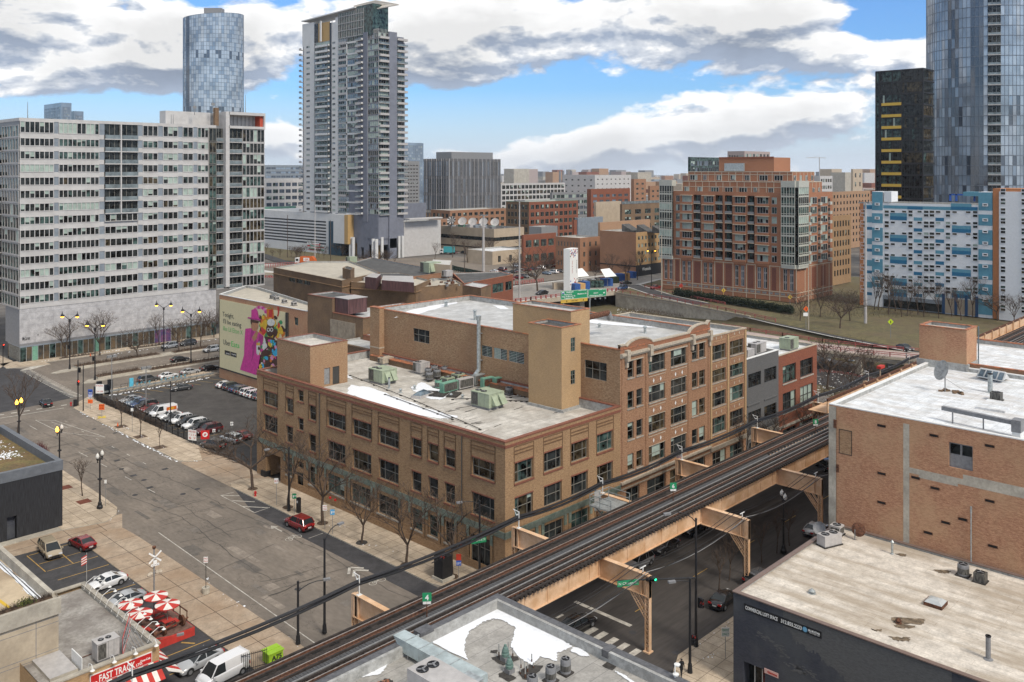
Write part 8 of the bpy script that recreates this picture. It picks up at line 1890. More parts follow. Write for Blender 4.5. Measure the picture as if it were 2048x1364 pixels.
for(pp4,z0_,z1_,lb)in((((763,560),(828,565),(826,552),(766,551)),11.4,14.6,'large maroon ribbed metal plant room with a pale top on the wide brick hall'),(((730,553),(753,556),(762,548),(745,546)),11.4,15.2,'slanted maroon metal stair enclosure on the dark roof')):
 b=MB();b.Pm([P_(x,y,z1_)for x,y in pp4],z0_,z1_,mr_,M.lgrey);tG(b.bd_('roof_plant_room',None),lb,'roof structure')
b=MB();b.Pm([P_(x,y,15.5)for x,y in((863,527),(900,530),(903,521),(866,519))],11,15.5,M.ltan,M.concw);tG(b.bd_('roof_plant_room',None),'pale beige plant room standing above the brown roofs','roof structure')
for i,(px,py,s_,lb)in eN(((858,545,1.0,'sage green rooftop air handler with a slanted hood on the dark roof'),(700,525,.6,'sage green air conditioner near the orange brick gable'),(893,552,.5,'small pale condenser box beside the beige plant room'))):
 q=at(px,py,12.4);rU(lb,q.x,q.x+6*s_,q.y,q.y+5*s_,11.9,3.4*s_+.6,'sage' if i<2 else 'lgrey',1,[(.5,2.5)]if i==0 else None)
b=MB()
for i in rA(20):q=at(ru(715,760),ru(552,560),12);b.cx_((q.x,q.y,11.4),ru(.4,1.4),.8,ru(.4,1.5),rCh([M.lgrey,M.mgrey,M.white]))
for i in rA(20):q=at(ru(840,920),ru(556,568),11.5);b.cx_((q.x,q.y,10.6),ru(.4,1.6),.6,ru(.2,.9),rCh([M.rust,M.mgrey,M.flash]))
tG(b.bd_('roof_plant',None),kI='stuff')
b=MB();b.Pm([(163.4,73.2),(196,73.2),(196,74.6),(163.4,74.6)],0,6.6,M.concw,M.white);o=tG(b.bd_('white_wall',None),'long white painted wall with a little mountain mural beside the tracks','wall')
b=MB();fm_=Fr((163.4,73.2),(196,73.2))
for u_,h_ in((15.5,1.6),(16.9,2.2),(18.1,1.3)):b.fc_([fm_.p(u_-1.2,3.2,.02),fm_.p(u_+1.2,3.2,.02),fm_.p(u_,3.2+h_,.02)],M.teal_m if 'teal_m' in M else M.g_teal)
tG(b.bd_('mural',None),'small teal mountain mural painted on the white wall','mural')
def hsign(lB,pxl,pxr,pyt,pyb_,Y,lines,yellow=0):
 (xl,zt_),(xr,zb)=ony(pxl,pyt,Y),ony(pxr,pyb_,Y);fr=Fr((xl,Y+3),(xr,Y));zt_=ony(pxl,pyt,Y)[1];zb=ony(pxl,pyb_,Y)[1]
 s_=Tg('motorway_sign',lB,'sign',((xl+xr)/2,Y,-6));b=MB();zb2=zb+(1.2 if yellow else 0);fr.bO(b,0,fr.L,zb2,zt_,0,.15,M.sgreen);
 if yellow:fr.bO(b,0,fr.L,zb,zb2,0,.15,YB_)
 b.bt('panel',s_);b=MB()
 for z in(zb2+.05,zt_-.15):fr.bO(b,0,fr.L,z,z+.08,.15,.16,M.sw)
 for u_ in(.05,fr.L-.13):fr.bO(b,u_,u_+.08,zb2,zt_,.15,.16,M.sw)
 b.bt('border',s_);b=MB()
 for u_ in(fr.L*.12,):fr.bO(b,u_-.2,u_+.2,-6,zb+.2,-.5,-.1,M.steel)
 b.bt('post',s_)
 for(tx,u_,z,h,wd)in lines:tX(tx,fr,fr.L*u_,zb2+(zt_-zb2)*z,h,M.sw,s_,.17,wide=fr.L*wd,bold=.01)
 return s_,fr,zb,zt_,zb2
s_,fr,zb,zt_,zb2=hsign('large green motorway sign with a yellow exit strip standing over the cutting',1134,1174.5,584,608.5,205,[('WEST',.2,.72,.55,.28),('Aurora',.12,.5,.5,.3),('Van B Muren St',.04,.28,.5,.5),('Taylor St',.12,.07,.5,.36),('Madison St',.62,.45,.5,.34),('EXITS 50 B',.66,.86,.35,.28)],1)
b=MB();fr.bO(b,fr.L*.04,fr.L*.13,zb2+(zt_-zb2)*.66,zb2+(zt_-zb2)*.9,.15,.18,M.sw);fr.bO(b,fr.L*.05,fr.L*.12,zb2+(zt_-zb2)*.68,zb2+(zt_-zb2)*.82,.18,.19,mX('shield_blue',(.03,.08,.35),.6,vR=0));b.bt('route_shield',s_)
tX('EXIT ONLY',fr,fr.L*.4,zb+.35,.5,M.black,s_,.17,wide=fr.L*.24,bold=.01)
b=MB()
for u_ in(.22,.84):c=fr.L*u_;b.fc_([fr.p(c-.3,zb+.6,.17),fr.p(c,zb+.2,.17),fr.p(c+.3,zb+.6,.17)]);fr.bO(b,c-.1,c+.1,zb+.6,zb+.95,.155,.17)
b.bd_('arrow',M.black,s_)
s_,fr,zb,zt_,zb2=hsign('smaller green motorway sign with an arrow, right of the big one',1188,1212.5,580.5,596,212,[('EXIT',.3,.42,.45,.25),('Washington Blvd',.08,.12,.45,.7),('EXIT 51 C',.6,.86,.3,.35)])
b=MB();b.fc_([fr.p(fr.L*.86,zb+.9,.17),fr.p(fr.L*.93,zb+1.7,.17),fr.p(fr.L*.82,zb+1.5,.17)]);b.bd_('arrow',M.sw,s_);b=MB()
for k in rA(4):fr.bO(b,fr.L*(.05+.27*k),fr.L*(.05+.27*k)+.5,zb-.9,zb-.4,.2,.9,M.mgrey)
b.bt('lamp_unit',s_)
def mast(lB,q,h,r0=.32,heads=6,m='white',name='floodlight_mast'):
 t=Tg(name,lB,'mast',q);q=Ve(q);b=MB();b.tu(q,q+Ve((0,0,h)),r0,r0*.6,10);b.bd_('pole',M.lgrey,t)
 b=MB();b.La([(1.3,0),(1.3,.2)],q+Ve((0,0,h)),12,M.mgrey)
 for k in rA(heads):a=2*mP*k/heads;p_=q+Ve((1.7*mC(a),1.7*mS(a),h-.1));b.cx_(p_,1.0,.7,.45,M.mgrey,a)
 b.bt('lamp_ring',t)
q=at(967,545,0);mast('thick pale floodlight mast with a ring of lamps before the broadcast building',(q.x,q.y,0),50+(342-431)*q.length/FL*1.0 if 0 else 50-(431-HY)*(Ve((q.x,q.y)).dot(Ve(fw)))/FL,.75)
q=at(1039,600,0);mast('slim tall pale floodlight mast beside the red bridge fence',(q.x,q.y,0),50-(402-HY)*(Ve((q.x,q.y)).dot(Ve(fw)))/FL,.38)
q=at(1731,645,0);mast('tall pale floodlight mast in front of the patchwork block',(q.x,q.y,-.5),50-(403-HY)*(Ve((q.x,q.y)).dot(Ve(fw)))/FL,.5)
q=at(630,530,0);mast('tall floodlight mast rising before the striped podium',(q.x,q.y,0),50-(402-HY)*(Ve((q.x,q.y)).dot(Ve(fw)))/FL,.3)
for(px,yb_,yt,lb)in((1617,660,530,'wooden utility pole before the orange condominium corner'),(1323,588,470,'utility pole at the corner of the condominium and the bridge'),(575,515,430,'thin utility pole on the lawn by the striped podium'),(661,530,440,'leaning utility pole beside the blue wall'),(1133,565,500,'wooden pole left of the white pylon sign'),(929,552,490,'wooden pole behind the green fence')):
 q=at(px,yb_,0);b=MB();h=50-(yt-HY)*(Ve((q.x,q.y)).dot(Ve(fw)))/FL;b.tu(q,(q.x,q.y,h),.2,.14,6);tG(b.bd_('utility_pole',M.lime if px in(1617,1323)else M.twig),lb,'pole')
ff=Fr(tuple(at(1140,582,0))[:2],tuple(at(1156,578,0))[:2]);py_=Tg('pylon_sign','tall white pylon sign with a mosaic top and vertical letters','sign',tuple(at(1148,580,0)))
zt_=50-(497-HY)*(at(1148,580,0).dot(Ve((*fw,0))))/FL
b=MB();ff.bO(b,0,ff.L,0,zt_,-3,0,M.sw);b.bt('panel',py_);b=MB()
for i in rA(40):u_=ru(0,ff.L-.5);z=ru(zt_*.78,zt_-.6)if i<30 else ru(2,5);ff.bO(b,u_,u_+.5,z,z+.5,0,.03+.001*i,rCh([mX('sign_red',(0,)*3),M.shield if 'shield' in M else MATS['shield_blue'],M.black,MATS['sign_red']]))
b.bt('mosaic',py_)
for tx,u_,m_ in(('See & hear',.28,MATS['sign_red']),('Research',.8,M.mgrey)):
 o=tX(tx,Fr((0,0),(1,0)),0,0,.9,m_,None,0,wide=5.5,name='vertical_lettering')
 for v in o.data.vertices:x_,z_=v.co.x,v.co.z;v.co=Ve(ff.p(ff.L*u_+z_-.3,zt_*.72-x_,.05))-Al(py_)
 o.parent=py_
CBL=mX('container_blue',(.03,.09,.28),.6,vR=.1);CWD=mX('plywood_orange',(.50,.30,.12),.8,vR=.08)
for i,(pa,pb,yb_,h,m_,lb)in eN(((1150,1161,582,3,CBL,'blue shipping container left of the plywood door'),(1161,1171,581,3,CWD,'orange plywood hut between two blue containers'),(1171,1180,580,3.6,CBL,'taller blue container right of the plywood hut'),(1182,1208,575,3,M.g_teal,'teal mural container by the row of parked cars'),(1208,1226,572,3.2,CBL,'blue container with vertical panels behind the parked cars'),(1226,1238,566,2.8,M.hedge,'green windscreen fence panel behind the stalls'),(1230,1250,562,3.2,CBL,'blue container beside the second plywood hut'),(1250,1260,560,3.2,CWD,'second orange plywood hut before the blank brick wall'),(1108,1148,578,2.6,M.ltan,'long cream storage shed left of the pylon sign'),(1266,1273,556,3,CBL,'single blue container before the tan windowed front'))):
 ff=Fr(tuple(at(pa,yb_+.8,0))[:2],tuple(at(pb,yb_,0))[:2]);b=MB();ff.bO(b,0,ff.L,0,h,-4,0,m_)
 for k in rA(int(ff.L/.8)):ff.bO(b,k*.8,k*.8+.1,.1,h-.1,0,.06,m_)
 tG(b.bd_('container' if m_ is CBL or i==3 else 'hut',None),lb,'container')
for(px,py,lb)in((1215,552,'slanted white canopy panel above the blue container'),(1160,552,'crumpled white canopy beside the pylon sign')):
 q=at(px,py+22,0);b=MB();q.z=4.5;b.hexa([q+Ve(v)for v in((-3,-1,0),(2.5,-3,.2),(4,2,3.0),(-1,3,2.8),(-3,-1,.15),(2.5,-3,.35),(4,2,3.15),(-1,3,2.95))],M.sw);b.bar(q+Ve((0,0,-4.5)),q+Ve((0,0,1)),.15,None,M.grey);tG(b.bd_('canopy_panel',None),lb,'canopy')
Ra('green windscreened chain fence along the far car park edge',[tuple(at(*q,0))for q in((905,540),(930,548),(1000,560))],2.4,3,m='hedge',name='screen_fence')
b=MB();a_,c_=at(905,540,0),at(1000,560,0);b.bar(a_+Ve((0,0,1.2)),c_+Ve((0,0,1.2)),.06,2.2);tG(b.bd_('fence_screen',mX('green_netting',(.04,.07,.055),.9,vR=.2)),'dark green netting stretched on the far car park fence','fence')
# ---------------------------------------------------------------- vehicles
TY=mX('tyre_rubber',(.02,.02,.02),.9,vR=0);RIM=mX('wheel_rim',(.32,.32,.33),.35,vR=0,metal=.6);HL=mX('headlight_glass',(.6,.6,.6),.1,vR=0,spec=.8);TL=mX('tail_light_red',(.35,.01,.008),.3,vR=0);CG_=mX('car_glass',(.02,.024,.026),.12,vR=0,spec=.4);BLKP=mX('black_trim',(.015,.015,.015),.6,vR=0)
PLT=mX('licence_plate',(.5,.5,.48),.5,vR=0)
def paint(n,c,mt=.15):return mX('paint_'+n,c,.25,vR=0,metal=mt,coat=.6,spec=.5)
PAINT={k:paint(k,c)for k,c in dict(white=(.72,.72,.72),silver=(.38,.39,.40),grey=(.12,.125,.13),dgrey=(.055,.057,.06),black=(.012,.012,.014),red=(.20,.012,.014),maroon=(.085,.012,.016),blue=(.03,.06,.14),tan=(.36,.30,.21),lblue=(.16,.22,.29),brown=(.08,.065,.055),orange=(.62,.13,.02),teal=(.06,.38,.42),dred=(.14,.01,.012)).items()}
def lF(mb,secs,m=None,cap=1):
 for a,b in zip(secs,secs[1:]):
  n=len(a)
  for i in rA(n-1):mb.fc_([a[i],b[i],b[i+1],a[i+1]],m)
 if cap:mb.fc_(secs[0][::-1],m);mb.fc_(secs[-1],m)
SPEC={'sedan':(4.75,1.84,[(-2.37,.72),(-2.3,.93),(-2.1,1.0),(-1.5,1.03),(.9,.98),(1.7,.88),(2.2,.76),(2.37,.58)],(1.05,.28,-.95,-1.75,1.46)),'suv':(4.75,1.92,[(-2.37,.8),(-2.33,1.05),(-2.2,1.1),(-1.5,1.12),(1.0,1.08),(1.8,1.02),(2.25,.9),(2.37,.7)],(1.15,.5,-1.85,-2.25,1.75)),'minivan':(5.0,1.98,[(-2.5,.8),(-2.45,1.05),(-2.3,1.08),(-1.5,1.1),(1.4,1.04),(2.0,.95),(2.4,.8),(2.5,.6)],(1.75,.75,-2.1,-2.4,1.78)),'van':(5.3,2.05,[(-2.65,1.0),(-2.62,1.2),(-2.5,1.22),(-1.5,1.22),(1.6,1.2),(2.2,1.08),(2.55,.9),(2.65,.65)],(1.95,1.15,-2.55,-2.62,2.1)),'pickup':(5.6,1.98,[(-2.8,.9),(-2.78,1.1),(-2.6,1.12),(-.75,1.12),(1.4,1.1),(2.2,1.05),(2.7,.95),(2.8,.7)],(1.3,.6,-.5,-.8,1.8)),}
def car_proto(kI,simple=0):
 L_,W_,pr_,(bf,tf,tr_,br_,H_)=SPEC[kI];hw=W_/2;t=Tg('car','','car')
 def sec(x,z):
  s=min(1,.80+.2*min(1,(L_/2-abs(x))/.35));w_=hw*s;zb=.28 if abs(x)<L_/2-.15 else .4
  return[(x,-w_*.92,zb),(x,-w_,.5),(x,-w_,z-.18),(x,-w_*.94,z-.03),(x,-w_*.5,z+.02),(x,0,z+.04),(x,w_*.5,z+.02),(x,w_*.94,z-.03),(x,w_,z-.18),(x,w_,.5),(x,w_*.92,zb)]
 secs=[sec(x,z)for x,z in pr_]
 b=MB();lF(b,secs,None);
 def gs(x,z,w_):return[(x,-w_,z),(x,w_,z)]
 rw=hw*.74;bw=hw*.93;zr=H_
 def zbelt(x):
  for(a,za),(c,zc)in zip(pr_,pr_[1:]):
   if a<=x<=c:return za+(zc-za)*(x-a)/(c-a)-.02
  return .9
 zf,zb2=zbelt(bf),zbelt(br_)
 roof=MB();g=MB()
 rp_=[(tf,zr-.05),(tf-.3,zr),((tf+tr_)/2,zr+.02),(tr_+.3,zr-.01),(tr_,zr-.06)]
 for(xa,za),(xb_,zb_)in zip(rp_,rp_[1:]):roof.hexa([(xb_,-rw,zb_-.05),(xa,-rw,za-.05),(xa,rw,za-.05),(xb_,rw,zb_-.05),(xb_,-rw*.93,zb_),(xa,-rw*.93,za),(xa,rw*.93,za),(xb_,rw*.93,zb_)])
 g.fc_([(bf,bw*.9,zf),(bf,-bw*.9,zf),(tf,-rw*.97,zr-.06),(tf,rw*.97,zr-.06)][::-1]);g.fc_([(br_,-bw*.9,zb2),(br_,bw*.9,zb2),(tr_,rw*.97,zr-.07),(tr_,-rw*.97,zr-.07)][::-1])
 xm1,xm2=bf-.1,(br_+.1)
 for s_ in(-1,1):
  ends=(br_,zb2,tr_)
  if kI=='van':ends=(bf-1.75,zbelt(bf-1.75),bf-1.75);roof.hexa([(br_,s_*bw*.98,zb2),(ends[0],s_*bw*.98,ends[1]),(ends[0],s_*(bw*.98-.05),ends[1]),(br_,s_*(bw*.98-.05),zb2),(tr_,s_*rw,zr-.06),(ends[0],s_*rw,zr-.03),(ends[0],s_*(rw-.05),zr-.03),(tr_,s_*(rw-.05),zr-.06)])
  q=[(bf,s_*bw,zf),(tf,s_*rw,zr-.05),(ends[2],s_*rw,zr-.06),(ends[0],s_*bw,ends[1])];g.fc_(q if s_>0 else q[::-1])
  for xa,xb_ in((bf,tf),(br_,tr_)):roof.bar((xa,s_*bw*.99,zbelt(xa)if xa in(bf,br_)else zf),(xb_,s_*rw*.99,zr-.04),.09,.07)
  xm=(tf+tr_)/2 if kI not in('van','pickup')else tf-.9;roof.bar((xm,s_*bw*1.0,zbelt(xm)),(xm,s_*rw*1.0,zr-.04),.08,.05)
  if kI in('suv','minivan'):xm=tr_+.75;roof.bar((xm,s_*bw*1.0,zbelt(xm)),(xm,s_*rw*1.0,zr-.04),.1,.05)
 if kI=='pickup':
  for s_ in(-1,1):roof.bO(-2.7,-.85,s_*hw*.93-.06,s_*hw*.93+.06,1.0,1.22)
  roof.bO(-2.75,-2.65,-hw*.9,hw*.9,1.0,1.2)
 if simple:
  one=MB();one.mats=['P',CG_,TY,TL,HL]
  for src,k in((b,0),(roof,0),(g,1)):
   for f in src.f:one.fc_([src.v[i]for i in f],one.mats[k])
  for x in(-L_*.31,L_*.31):
   for s_ in(-1,1):one.tu((x,s_*(hw-.22),.34),(x,s_*(hw+.01),.34),.34,None,10,TY)
  for s_ in(-1,1):one.bO(-L_/2-.02,-L_/2+.05,s_*hw*.6-.2,s_*hw*.6+.2,.72,.9,TL);one.bO(L_/2-.12,L_/2+.0,s_*hw*.6-.2,s_*hw*.6+.2,.55,.72,HL)
  one.mats[0]=PAINT['grey'];bpy.data.objects.remove(t);o=one.bd_('car',None,None,loc=(0,0,0));return o
 o=b.bd_('body',PAINT['grey'],t);weld(o);[setattr(p,'use_smooth',1)for p in o.data.polygons]
 roof.bd_('roof',PAINT['grey'],t);g.bd_('window',CG_,t)
 for x in(-L_*.31,L_*.31):
  for s_ in(-1,1):
   w_=MB();w_.tu((x,s_*(hw-.2),.35),(x,s_*(hw+.015),.35),.35,None,16);wo=w_.bd_('wheel',TY,t,0);w_=MB();w_.tu((x,s_*(hw-.05),.35),(x,s_*(hw+.025),.35),.22,.2,10);w_.bd_('rim',RIM,wo)
   a_=MB();n_=10;P=[(x+.42*mC(mP*k/n_),s_*(hw+.004),.35+.42*mS(mP*k/n_))for k in rA(n_+1)];a_.fc_(P if s_<0 else P[::-1]);a_.bd_('wheel_arch',BLKP,t)
 for s_ in(-1,1):
  q=MB();q.bO(-L_/2-.01,-L_/2+.1,s_*hw*.66-.2,s_*hw*.66+.2,.74,.92 if kI=='sedan' else 1.0);q.bd_('tail_light',TL,t)
  q=MB();q.bO(L_/2-.2,L_/2-.02,s_*hw*.62-.22,s_*hw*.62+.22,.58,.72 if kI=='sedan' else .8);q.bd_('headlight',HL,t)
  q=MB();q.bO(bf-.35,bf-.12,s_*(hw+.12)-.09,s_*(hw+.12)+.09,zf,zf+.16);q.bd_('mirror',PAINT['grey'],t)
 q=MB();q.bO(L_/2-.05,L_/2+.02,-.45,.45,.4,.62);q.bO(L_/2-.1,L_/2+.015,-hw*.8,hw*.8,.28,.38);q.bO(-L_/2-.02,-L_/2+.05,-hw*.8,hw*.8,.3,.5);q.bd_('bumper',BLKP,t)
 q=MB();q.bO(-L_/2-.035,-L_/2-.015,-.26,.26,.58,.72);q.bd_('licence_plate',PLT,t)
 return t
CARP={};PNT={'body','roof','mirror'}
def car(kI,col,x,y,ang,lB,group=None,far=0,z=0,s=1.0,name='parked_car'):
 key=(kI,far)
 if key not in CARP:CARP[key]=car_proto(kI,far)
 src=CARP[key];c=copy_tree(src);c.name=name;c['label']=lB;c['category']={'van':'van','minivan':'minivan','suv':'car','pickup':'pickup truck'}.get(kI,'car')
 if group:c['group']=group
 c.location=(x,y,z);c.rotation_euler=(0,0,R(ang));c.scale=(s,s,s)
 for o in([c]if far else[k for k in c.children_recursive]):
  st=o.name.split('.')[0]
  if far or st in PNT:
   if col!='grey':o.material_slots[0].link='OBJECT';o.material_slots[0].material=PAINT[col]
 return c
def car2(kI,col,pf,pr__,lB,group=None,**k):
 a=at(*pf,k.get('z',0));b=at(*pr__,k.get('z',0));c=(a+b)/2;return car(kI,col,c.x,c.y,math.degrees(math.atan2(a.y-b.y,a.x-b.x)),lB,group,**k)
G1='cars parked nose to the fence in the car park'
row=[('suv','maroon',159.9,'dark maroon people carrier, nearest car to the gate in the fence row',1.06),('suv','black',162.7,'black off-roader beside the dark maroon people carrier',1),('suv','white',165.3,'white off-roader with black roof bars between two black ones',1.02),('suv','black',168.0,'black crossover behind the lamp post, second black car from the gate',.98),('suv','white',170.6,'white crossover fifth from the gate in the fence row',.96),('sedan','dgrey',173.1,'dark sedan squeezed between two white cars in the fence row',.95),('sedan','white',175.4,'white saloon parked right beside the white van',.98),('van','white',178.4,'white delivery van with an orange emblem on its side in the fence row',1),('minivan','dgrey',181.3,'dark minivan between the white van and a red car',.92),('sedan','red',183.9,'bright red car in the fence row past the white van',.95),('suv','black',186.4,'black car next to the red one, away from the gate',.95),('sedan','blue',188.8,'dark blue car in the far part of the fence row',.95),('sedan','lblue',191.2,'pale blue grey car second from the far end of the fence row',.95),('sedan','silver',193.8,'silver car at the far end of the fence row',.95)]
for k,c,y,lb,s_ in row:car(k,c,80.6+2.35*s_+(.2 if k=='suv' else 0),y,180+ru(-2,2),lb,G1,s=s_)
vl=Fr((85.2,177.35),(80.9,177.35));
q=MB();q.bO(83.2,85.3,177.33,177.36,1.05,1.75,PAINT['orange']);q.bO(83.7,84.8,177.325,177.33,1.2,1.6,mX('emblem_yellow',(.6,.3,.02),.5,vR=0));tG(q.bd_('van_emblem'),'orange emblem on the side of the white delivery van','emblem')
car2('suv','brown',(408,893),(445,900),'brown grey crossover standing at the gate of the car park, tail to the street');car2('suv','silver',(447,880),(478,888),'silver crossover half hidden by tree branches near the gate');car2('sedan','red',(470,872),(497,880),'dark red car behind the bare tree beside the building pier')
G2='cars parked nose to the advertisement wall'
for k,c,y,lb in(('sedan','white',191.2,'white hatchback furthest from the camera below the billboard wall'),('suv','dgrey',188.3,'dark green grey car beside the white hatchback under the billboard'),('sedan','blue',185.7,'deep blue car between two dark ones under the billboard'),('suv','grey',183.2,'grey crossover between the blue car and a white one under the billboard'),('suv','white',180.5,'white crossover under the billboard figures'),('suv','white',177.9,'white car with red tail lights close to the tan building corner'),('suv','grey',175.3,'grey car peeping out behind the tan building corner')):car(k,c,103.9,y,ru(-2,2),lb,G2)
car('sedan','dgrey',95.3,195.8,168,'dark grey sedan alone in the aisle of the car park')
G3='cars parked along the southern kerb of the avenue'
for k,c,x,y,lb in(('suv','dgrey',93.6,209.2,'dark grey crossover, leftmost of the cars parked along the avenue'),('sedan','white',98.7,209.5,'white sedan second in the row along the avenue'),('sedan','silver',104.4,209.9,'silver sedan third in the row along the avenue'),('sedan','black',109.8,210.3,'black sedan in front of the billboard building corner on the avenue')):car(k,c,x,y,0,lb,G3)
car('sedan','black',109.5,225.8,0,'black saloon with red tail lights driving between the two medians',name='moving_car');car('suv','silver',115.9,244.9,180,'silver crossover parked by the showroom beside a dark one');car('suv','dgrey',121.2,244.9,180,'dark crossover parked by the showroom behind the silver one');car('suv','silver',121.5,231.5,180,'silver crossover driving past the northern median',name='moving_car')
car('sedan','black',69.1,203.9,84,'black sedan with lit tail lights stopped on the dashed crosswalk',name='moving_car')
car('suv','red',70.0,108.4,92,'metallic red crossover parked by the tree on the street',s=1.03)
car2('minivan','tan',(115,1125),(85,1092),'beige minivan with a roof window in the snack bar car park');car2('sedan','red',(143,1083),(186,1105),'dark red sedan beside the beige minivan')
car('sedan','white',43.9,109.7,184,'white sedan parked behind the snack bar parapet');car('sedan','silver',43.6,103.6,182,'silver white sedan with a roof window beside the patio umbrellas')
car('sedan','silver',43.4,85.4,186,'silver sedan under the cables beside the striped awning',s=1.03);car('van','white',44.0,81.6,186,'white panel van under the cables beside the railway',s=.97)
for p,q_,k,c,lb in(((1262,1140),(1290,1126),'suv','silver','white silver crossover under the tracks at the street crossing'),((1316,1108),(1345,1092),'sedan','dgrey','dark sedan parked under the railway girder behind the silver one'),((1375,1072),(1402,1058),'suv','black','black crossover parked under the tracks further along'),((1170,1250),(1140,1266),'sedan','black','black car half under the snowy building edge at the crossing'),((1470,1190),(1425,1226),'sedan','black','black sedan with tail lights parked by the dark painted building'),((1545,1160),(1500,1175),'suv','dgrey','dark crossover hidden behind the planter shrubs by the painted building'),((1650,1055),(1612,1078),'sedan','silver','silver car with red lamps parked before the pink brick warehouse'),((1640,930),(1662,945),'suv','dgrey','dark crossover with bright headlights driving under the railway'),((1575,975),(1600,962),'suv','black','black car in the shadow under the far railway girders')):car2(k,c,p,q_,lb)
q=at(615,533,0);gt_=Tg('garbage_truck','orange and white garbage truck driving on the distant ramp','truck',(q.x,q.y,.3));fr_=Fr(tuple(at(590,531,0))[:2],tuple(at(632,532,0))[:2]);L_=fr_.L;
b=MB();fr_.bO(b,0,L_*.2,1.0,4.0,-3,0,M.white);fr_.qd(b,L_*.03,L_*.16,2.4,3.6,.02,M.g_dark);fr_.bO(b,0,L_*.2,.6,1.4,-3,.02,PAINT['orange']);b.bt('cab',gt_)
b=MB();b.hexa([fr_.p(L_*.22,1.2,0),fr_.p(L_*.78,1.2,0),fr_.p(L_*.78,1.2,-3),fr_.p(L_*.22,1.2,-3),fr_.p(L_*.24,4.9,0),fr_.p(L_*.78,5.0,0),fr_.p(L_*.78,5.0,-3),fr_.p(L_*.24,4.9,-3)],PAINT['orange']);fr_.bO(b,L_*.4,L_*.68,2.4,4.2,0,.04,M.white);b.bt('container_body',gt_)
tX('GFL',fr_,L_*.46,2.8,1.0,PAINT['orange'],gt_,.07,bold=.03)
b=MB();b.hexa([fr_.p(L_*.78,.8,0),fr_.p(L_,.6,0),fr_.p(L_,.6,-3),fr_.p(L_*.78,.8,-3),fr_.p(L_*.78,5.0,0),fr_.p(L_*.88,3.8,0),fr_.p(L_*.88,3.8,-3),fr_.p(L_*.78,5,-3)],PAINT['orange']);b.bt('hopper',gt_)
for u_ in(.1,.5,.6,.85):b=MB();b.tu(fr_.p(L_*u_,.65,.05),fr_.p(L_*u_,.65,-.4),.65,None,12);b.bd_('wheel',TY,gt_)
GF='cars lined up along the bridge approach'
cols=['lblue','silver','dgrey','white','black','red','dred','silver','dgrey','grey','silver','dgrey','white','white','black','black','white','dgrey','grey','white']
desc=['pale blue hatchback nearest the ramp end','pale silver car beside the pale blue hatchback','dark grey car between the silver and white ones','white car fourth along','black car before the two red ones','bright red car of the pair','deep red car of the pair','silver car after the two red ones','dark crossover after the silver one','grey crossover near the mural container','pale car by the green windscreen','dark grey car before three white ones','first white crossover of the trio','second white crossover of the trio','black car after the white trio','black car near the plywood hut','white pickup like car near the brick wall','dark grey car below the tan windows','grey car towards the street lamp','white car at the far end']
P0,P1=at(1161,569,0),at(1305,545,0)
for i in rA(20):p=P0.lerp(P1,i/19);car('suv' if i%3 else 'sedan',cols[i],p.x,p.y,60+ru(-4,4),desc[i]+' in the row along the bridge approach',GF,far=1,s=1.1)
car('sedan','black',at(1084,589,0).x,at(1084,589,0).y,178,'black coupe driving alone on the bridge near the slim mast',far=1,s=1.25,name='moving_car');q=at(1252,569,0);car('sedan','black',q.x,q.y,-12,'black sedan driving on the bridge beside the row of parked cars',far=1,s=1.2,name='moving_car');q=at(1245,579,0);car('suv','blue',q.x,q.y,178,'dark blue crossover on the bridge beside the red parapet',far=1,s=1.15,name='moving_car');q=at(1312,578,0);car('pickup','red',q.x,q.y,170,'red pickup truck parked at the condominium corner',far=1,s=1.0)
q=at(1668,714,-6);car('pickup','silver',q.x,q.y,215,'white silver pickup on the motorway under the viaduct',far=1,z=-5.95,s=1.15,name='moving_car');q=at(1655,724,-6);car('sedan','silver',q.x,q.y,215,'silver sedan on the motorway behind the bare branches',far=1,z=-5.95,s=1.15,name='moving_car');q=at(1700,722,-6);car('sedan','lblue',q.x,q.y,215,'blue grey sedan beside the pickup on the motorway',far=1,z=-5.95,s=1.15,name='moving_car')
q=at(1790,727,-6);car('suv','black',q.x,q.y,215,'upper black car on the motorway beside the railway wall',far=1,z=-5.95,s=1.15,name='moving_car');q=at(1780,738,-6);car('suv','black',q.x,q.y,215,'lower black car on the motorway beside the railway wall',far=1,z=-5.95,s=1.15,name='moving_car');q=at(1818,697,0);car('sedan','dgrey',q.x-3,q.y,240,'dark sedan driving on the curved viaduct',far=1,s=1.15,name='moving_car')
FARL=[]
for ri,(x0,y0,x1,y1,n)in eN(((868,507,1010,508,7),(1012,548,1190,522,13),(1020,560,1150,540,9),(1035,534,1150,512,9),(1000,525,1120,505,8),(985,545,1050,535,3),(1050,515,1110,502,5))):
 for i in rA(n):
  if rnd.random()<.12:continue
  FARL.append((x0+(x1-x0)*(i+ru(-.15,.15))/n,y0+(y1-y0)*i/n,ri,i))
cn=list(PAINT);used=set()
wordc=dict(white='white',silver='silver',grey='grey',dgrey='dark grey',black='black',red='red',maroon='maroon',blue='blue',tan='tan',lblue='pale blue',brown='brown',dred='deep red',orange='orange',teal='teal')
ORD='first second third fourth fifth sixth seventh eighth ninth tenth eleventh twelfth thirteenth fourteenth fifteenth sixteenth'.split()
ROWN=['row before the pale podium','nearest long row behind the bare tree','row beside the cream shed','row under the low red brick building','far row behind the green fence','short row by the tan one storey building','furthest short row of the distant car park']
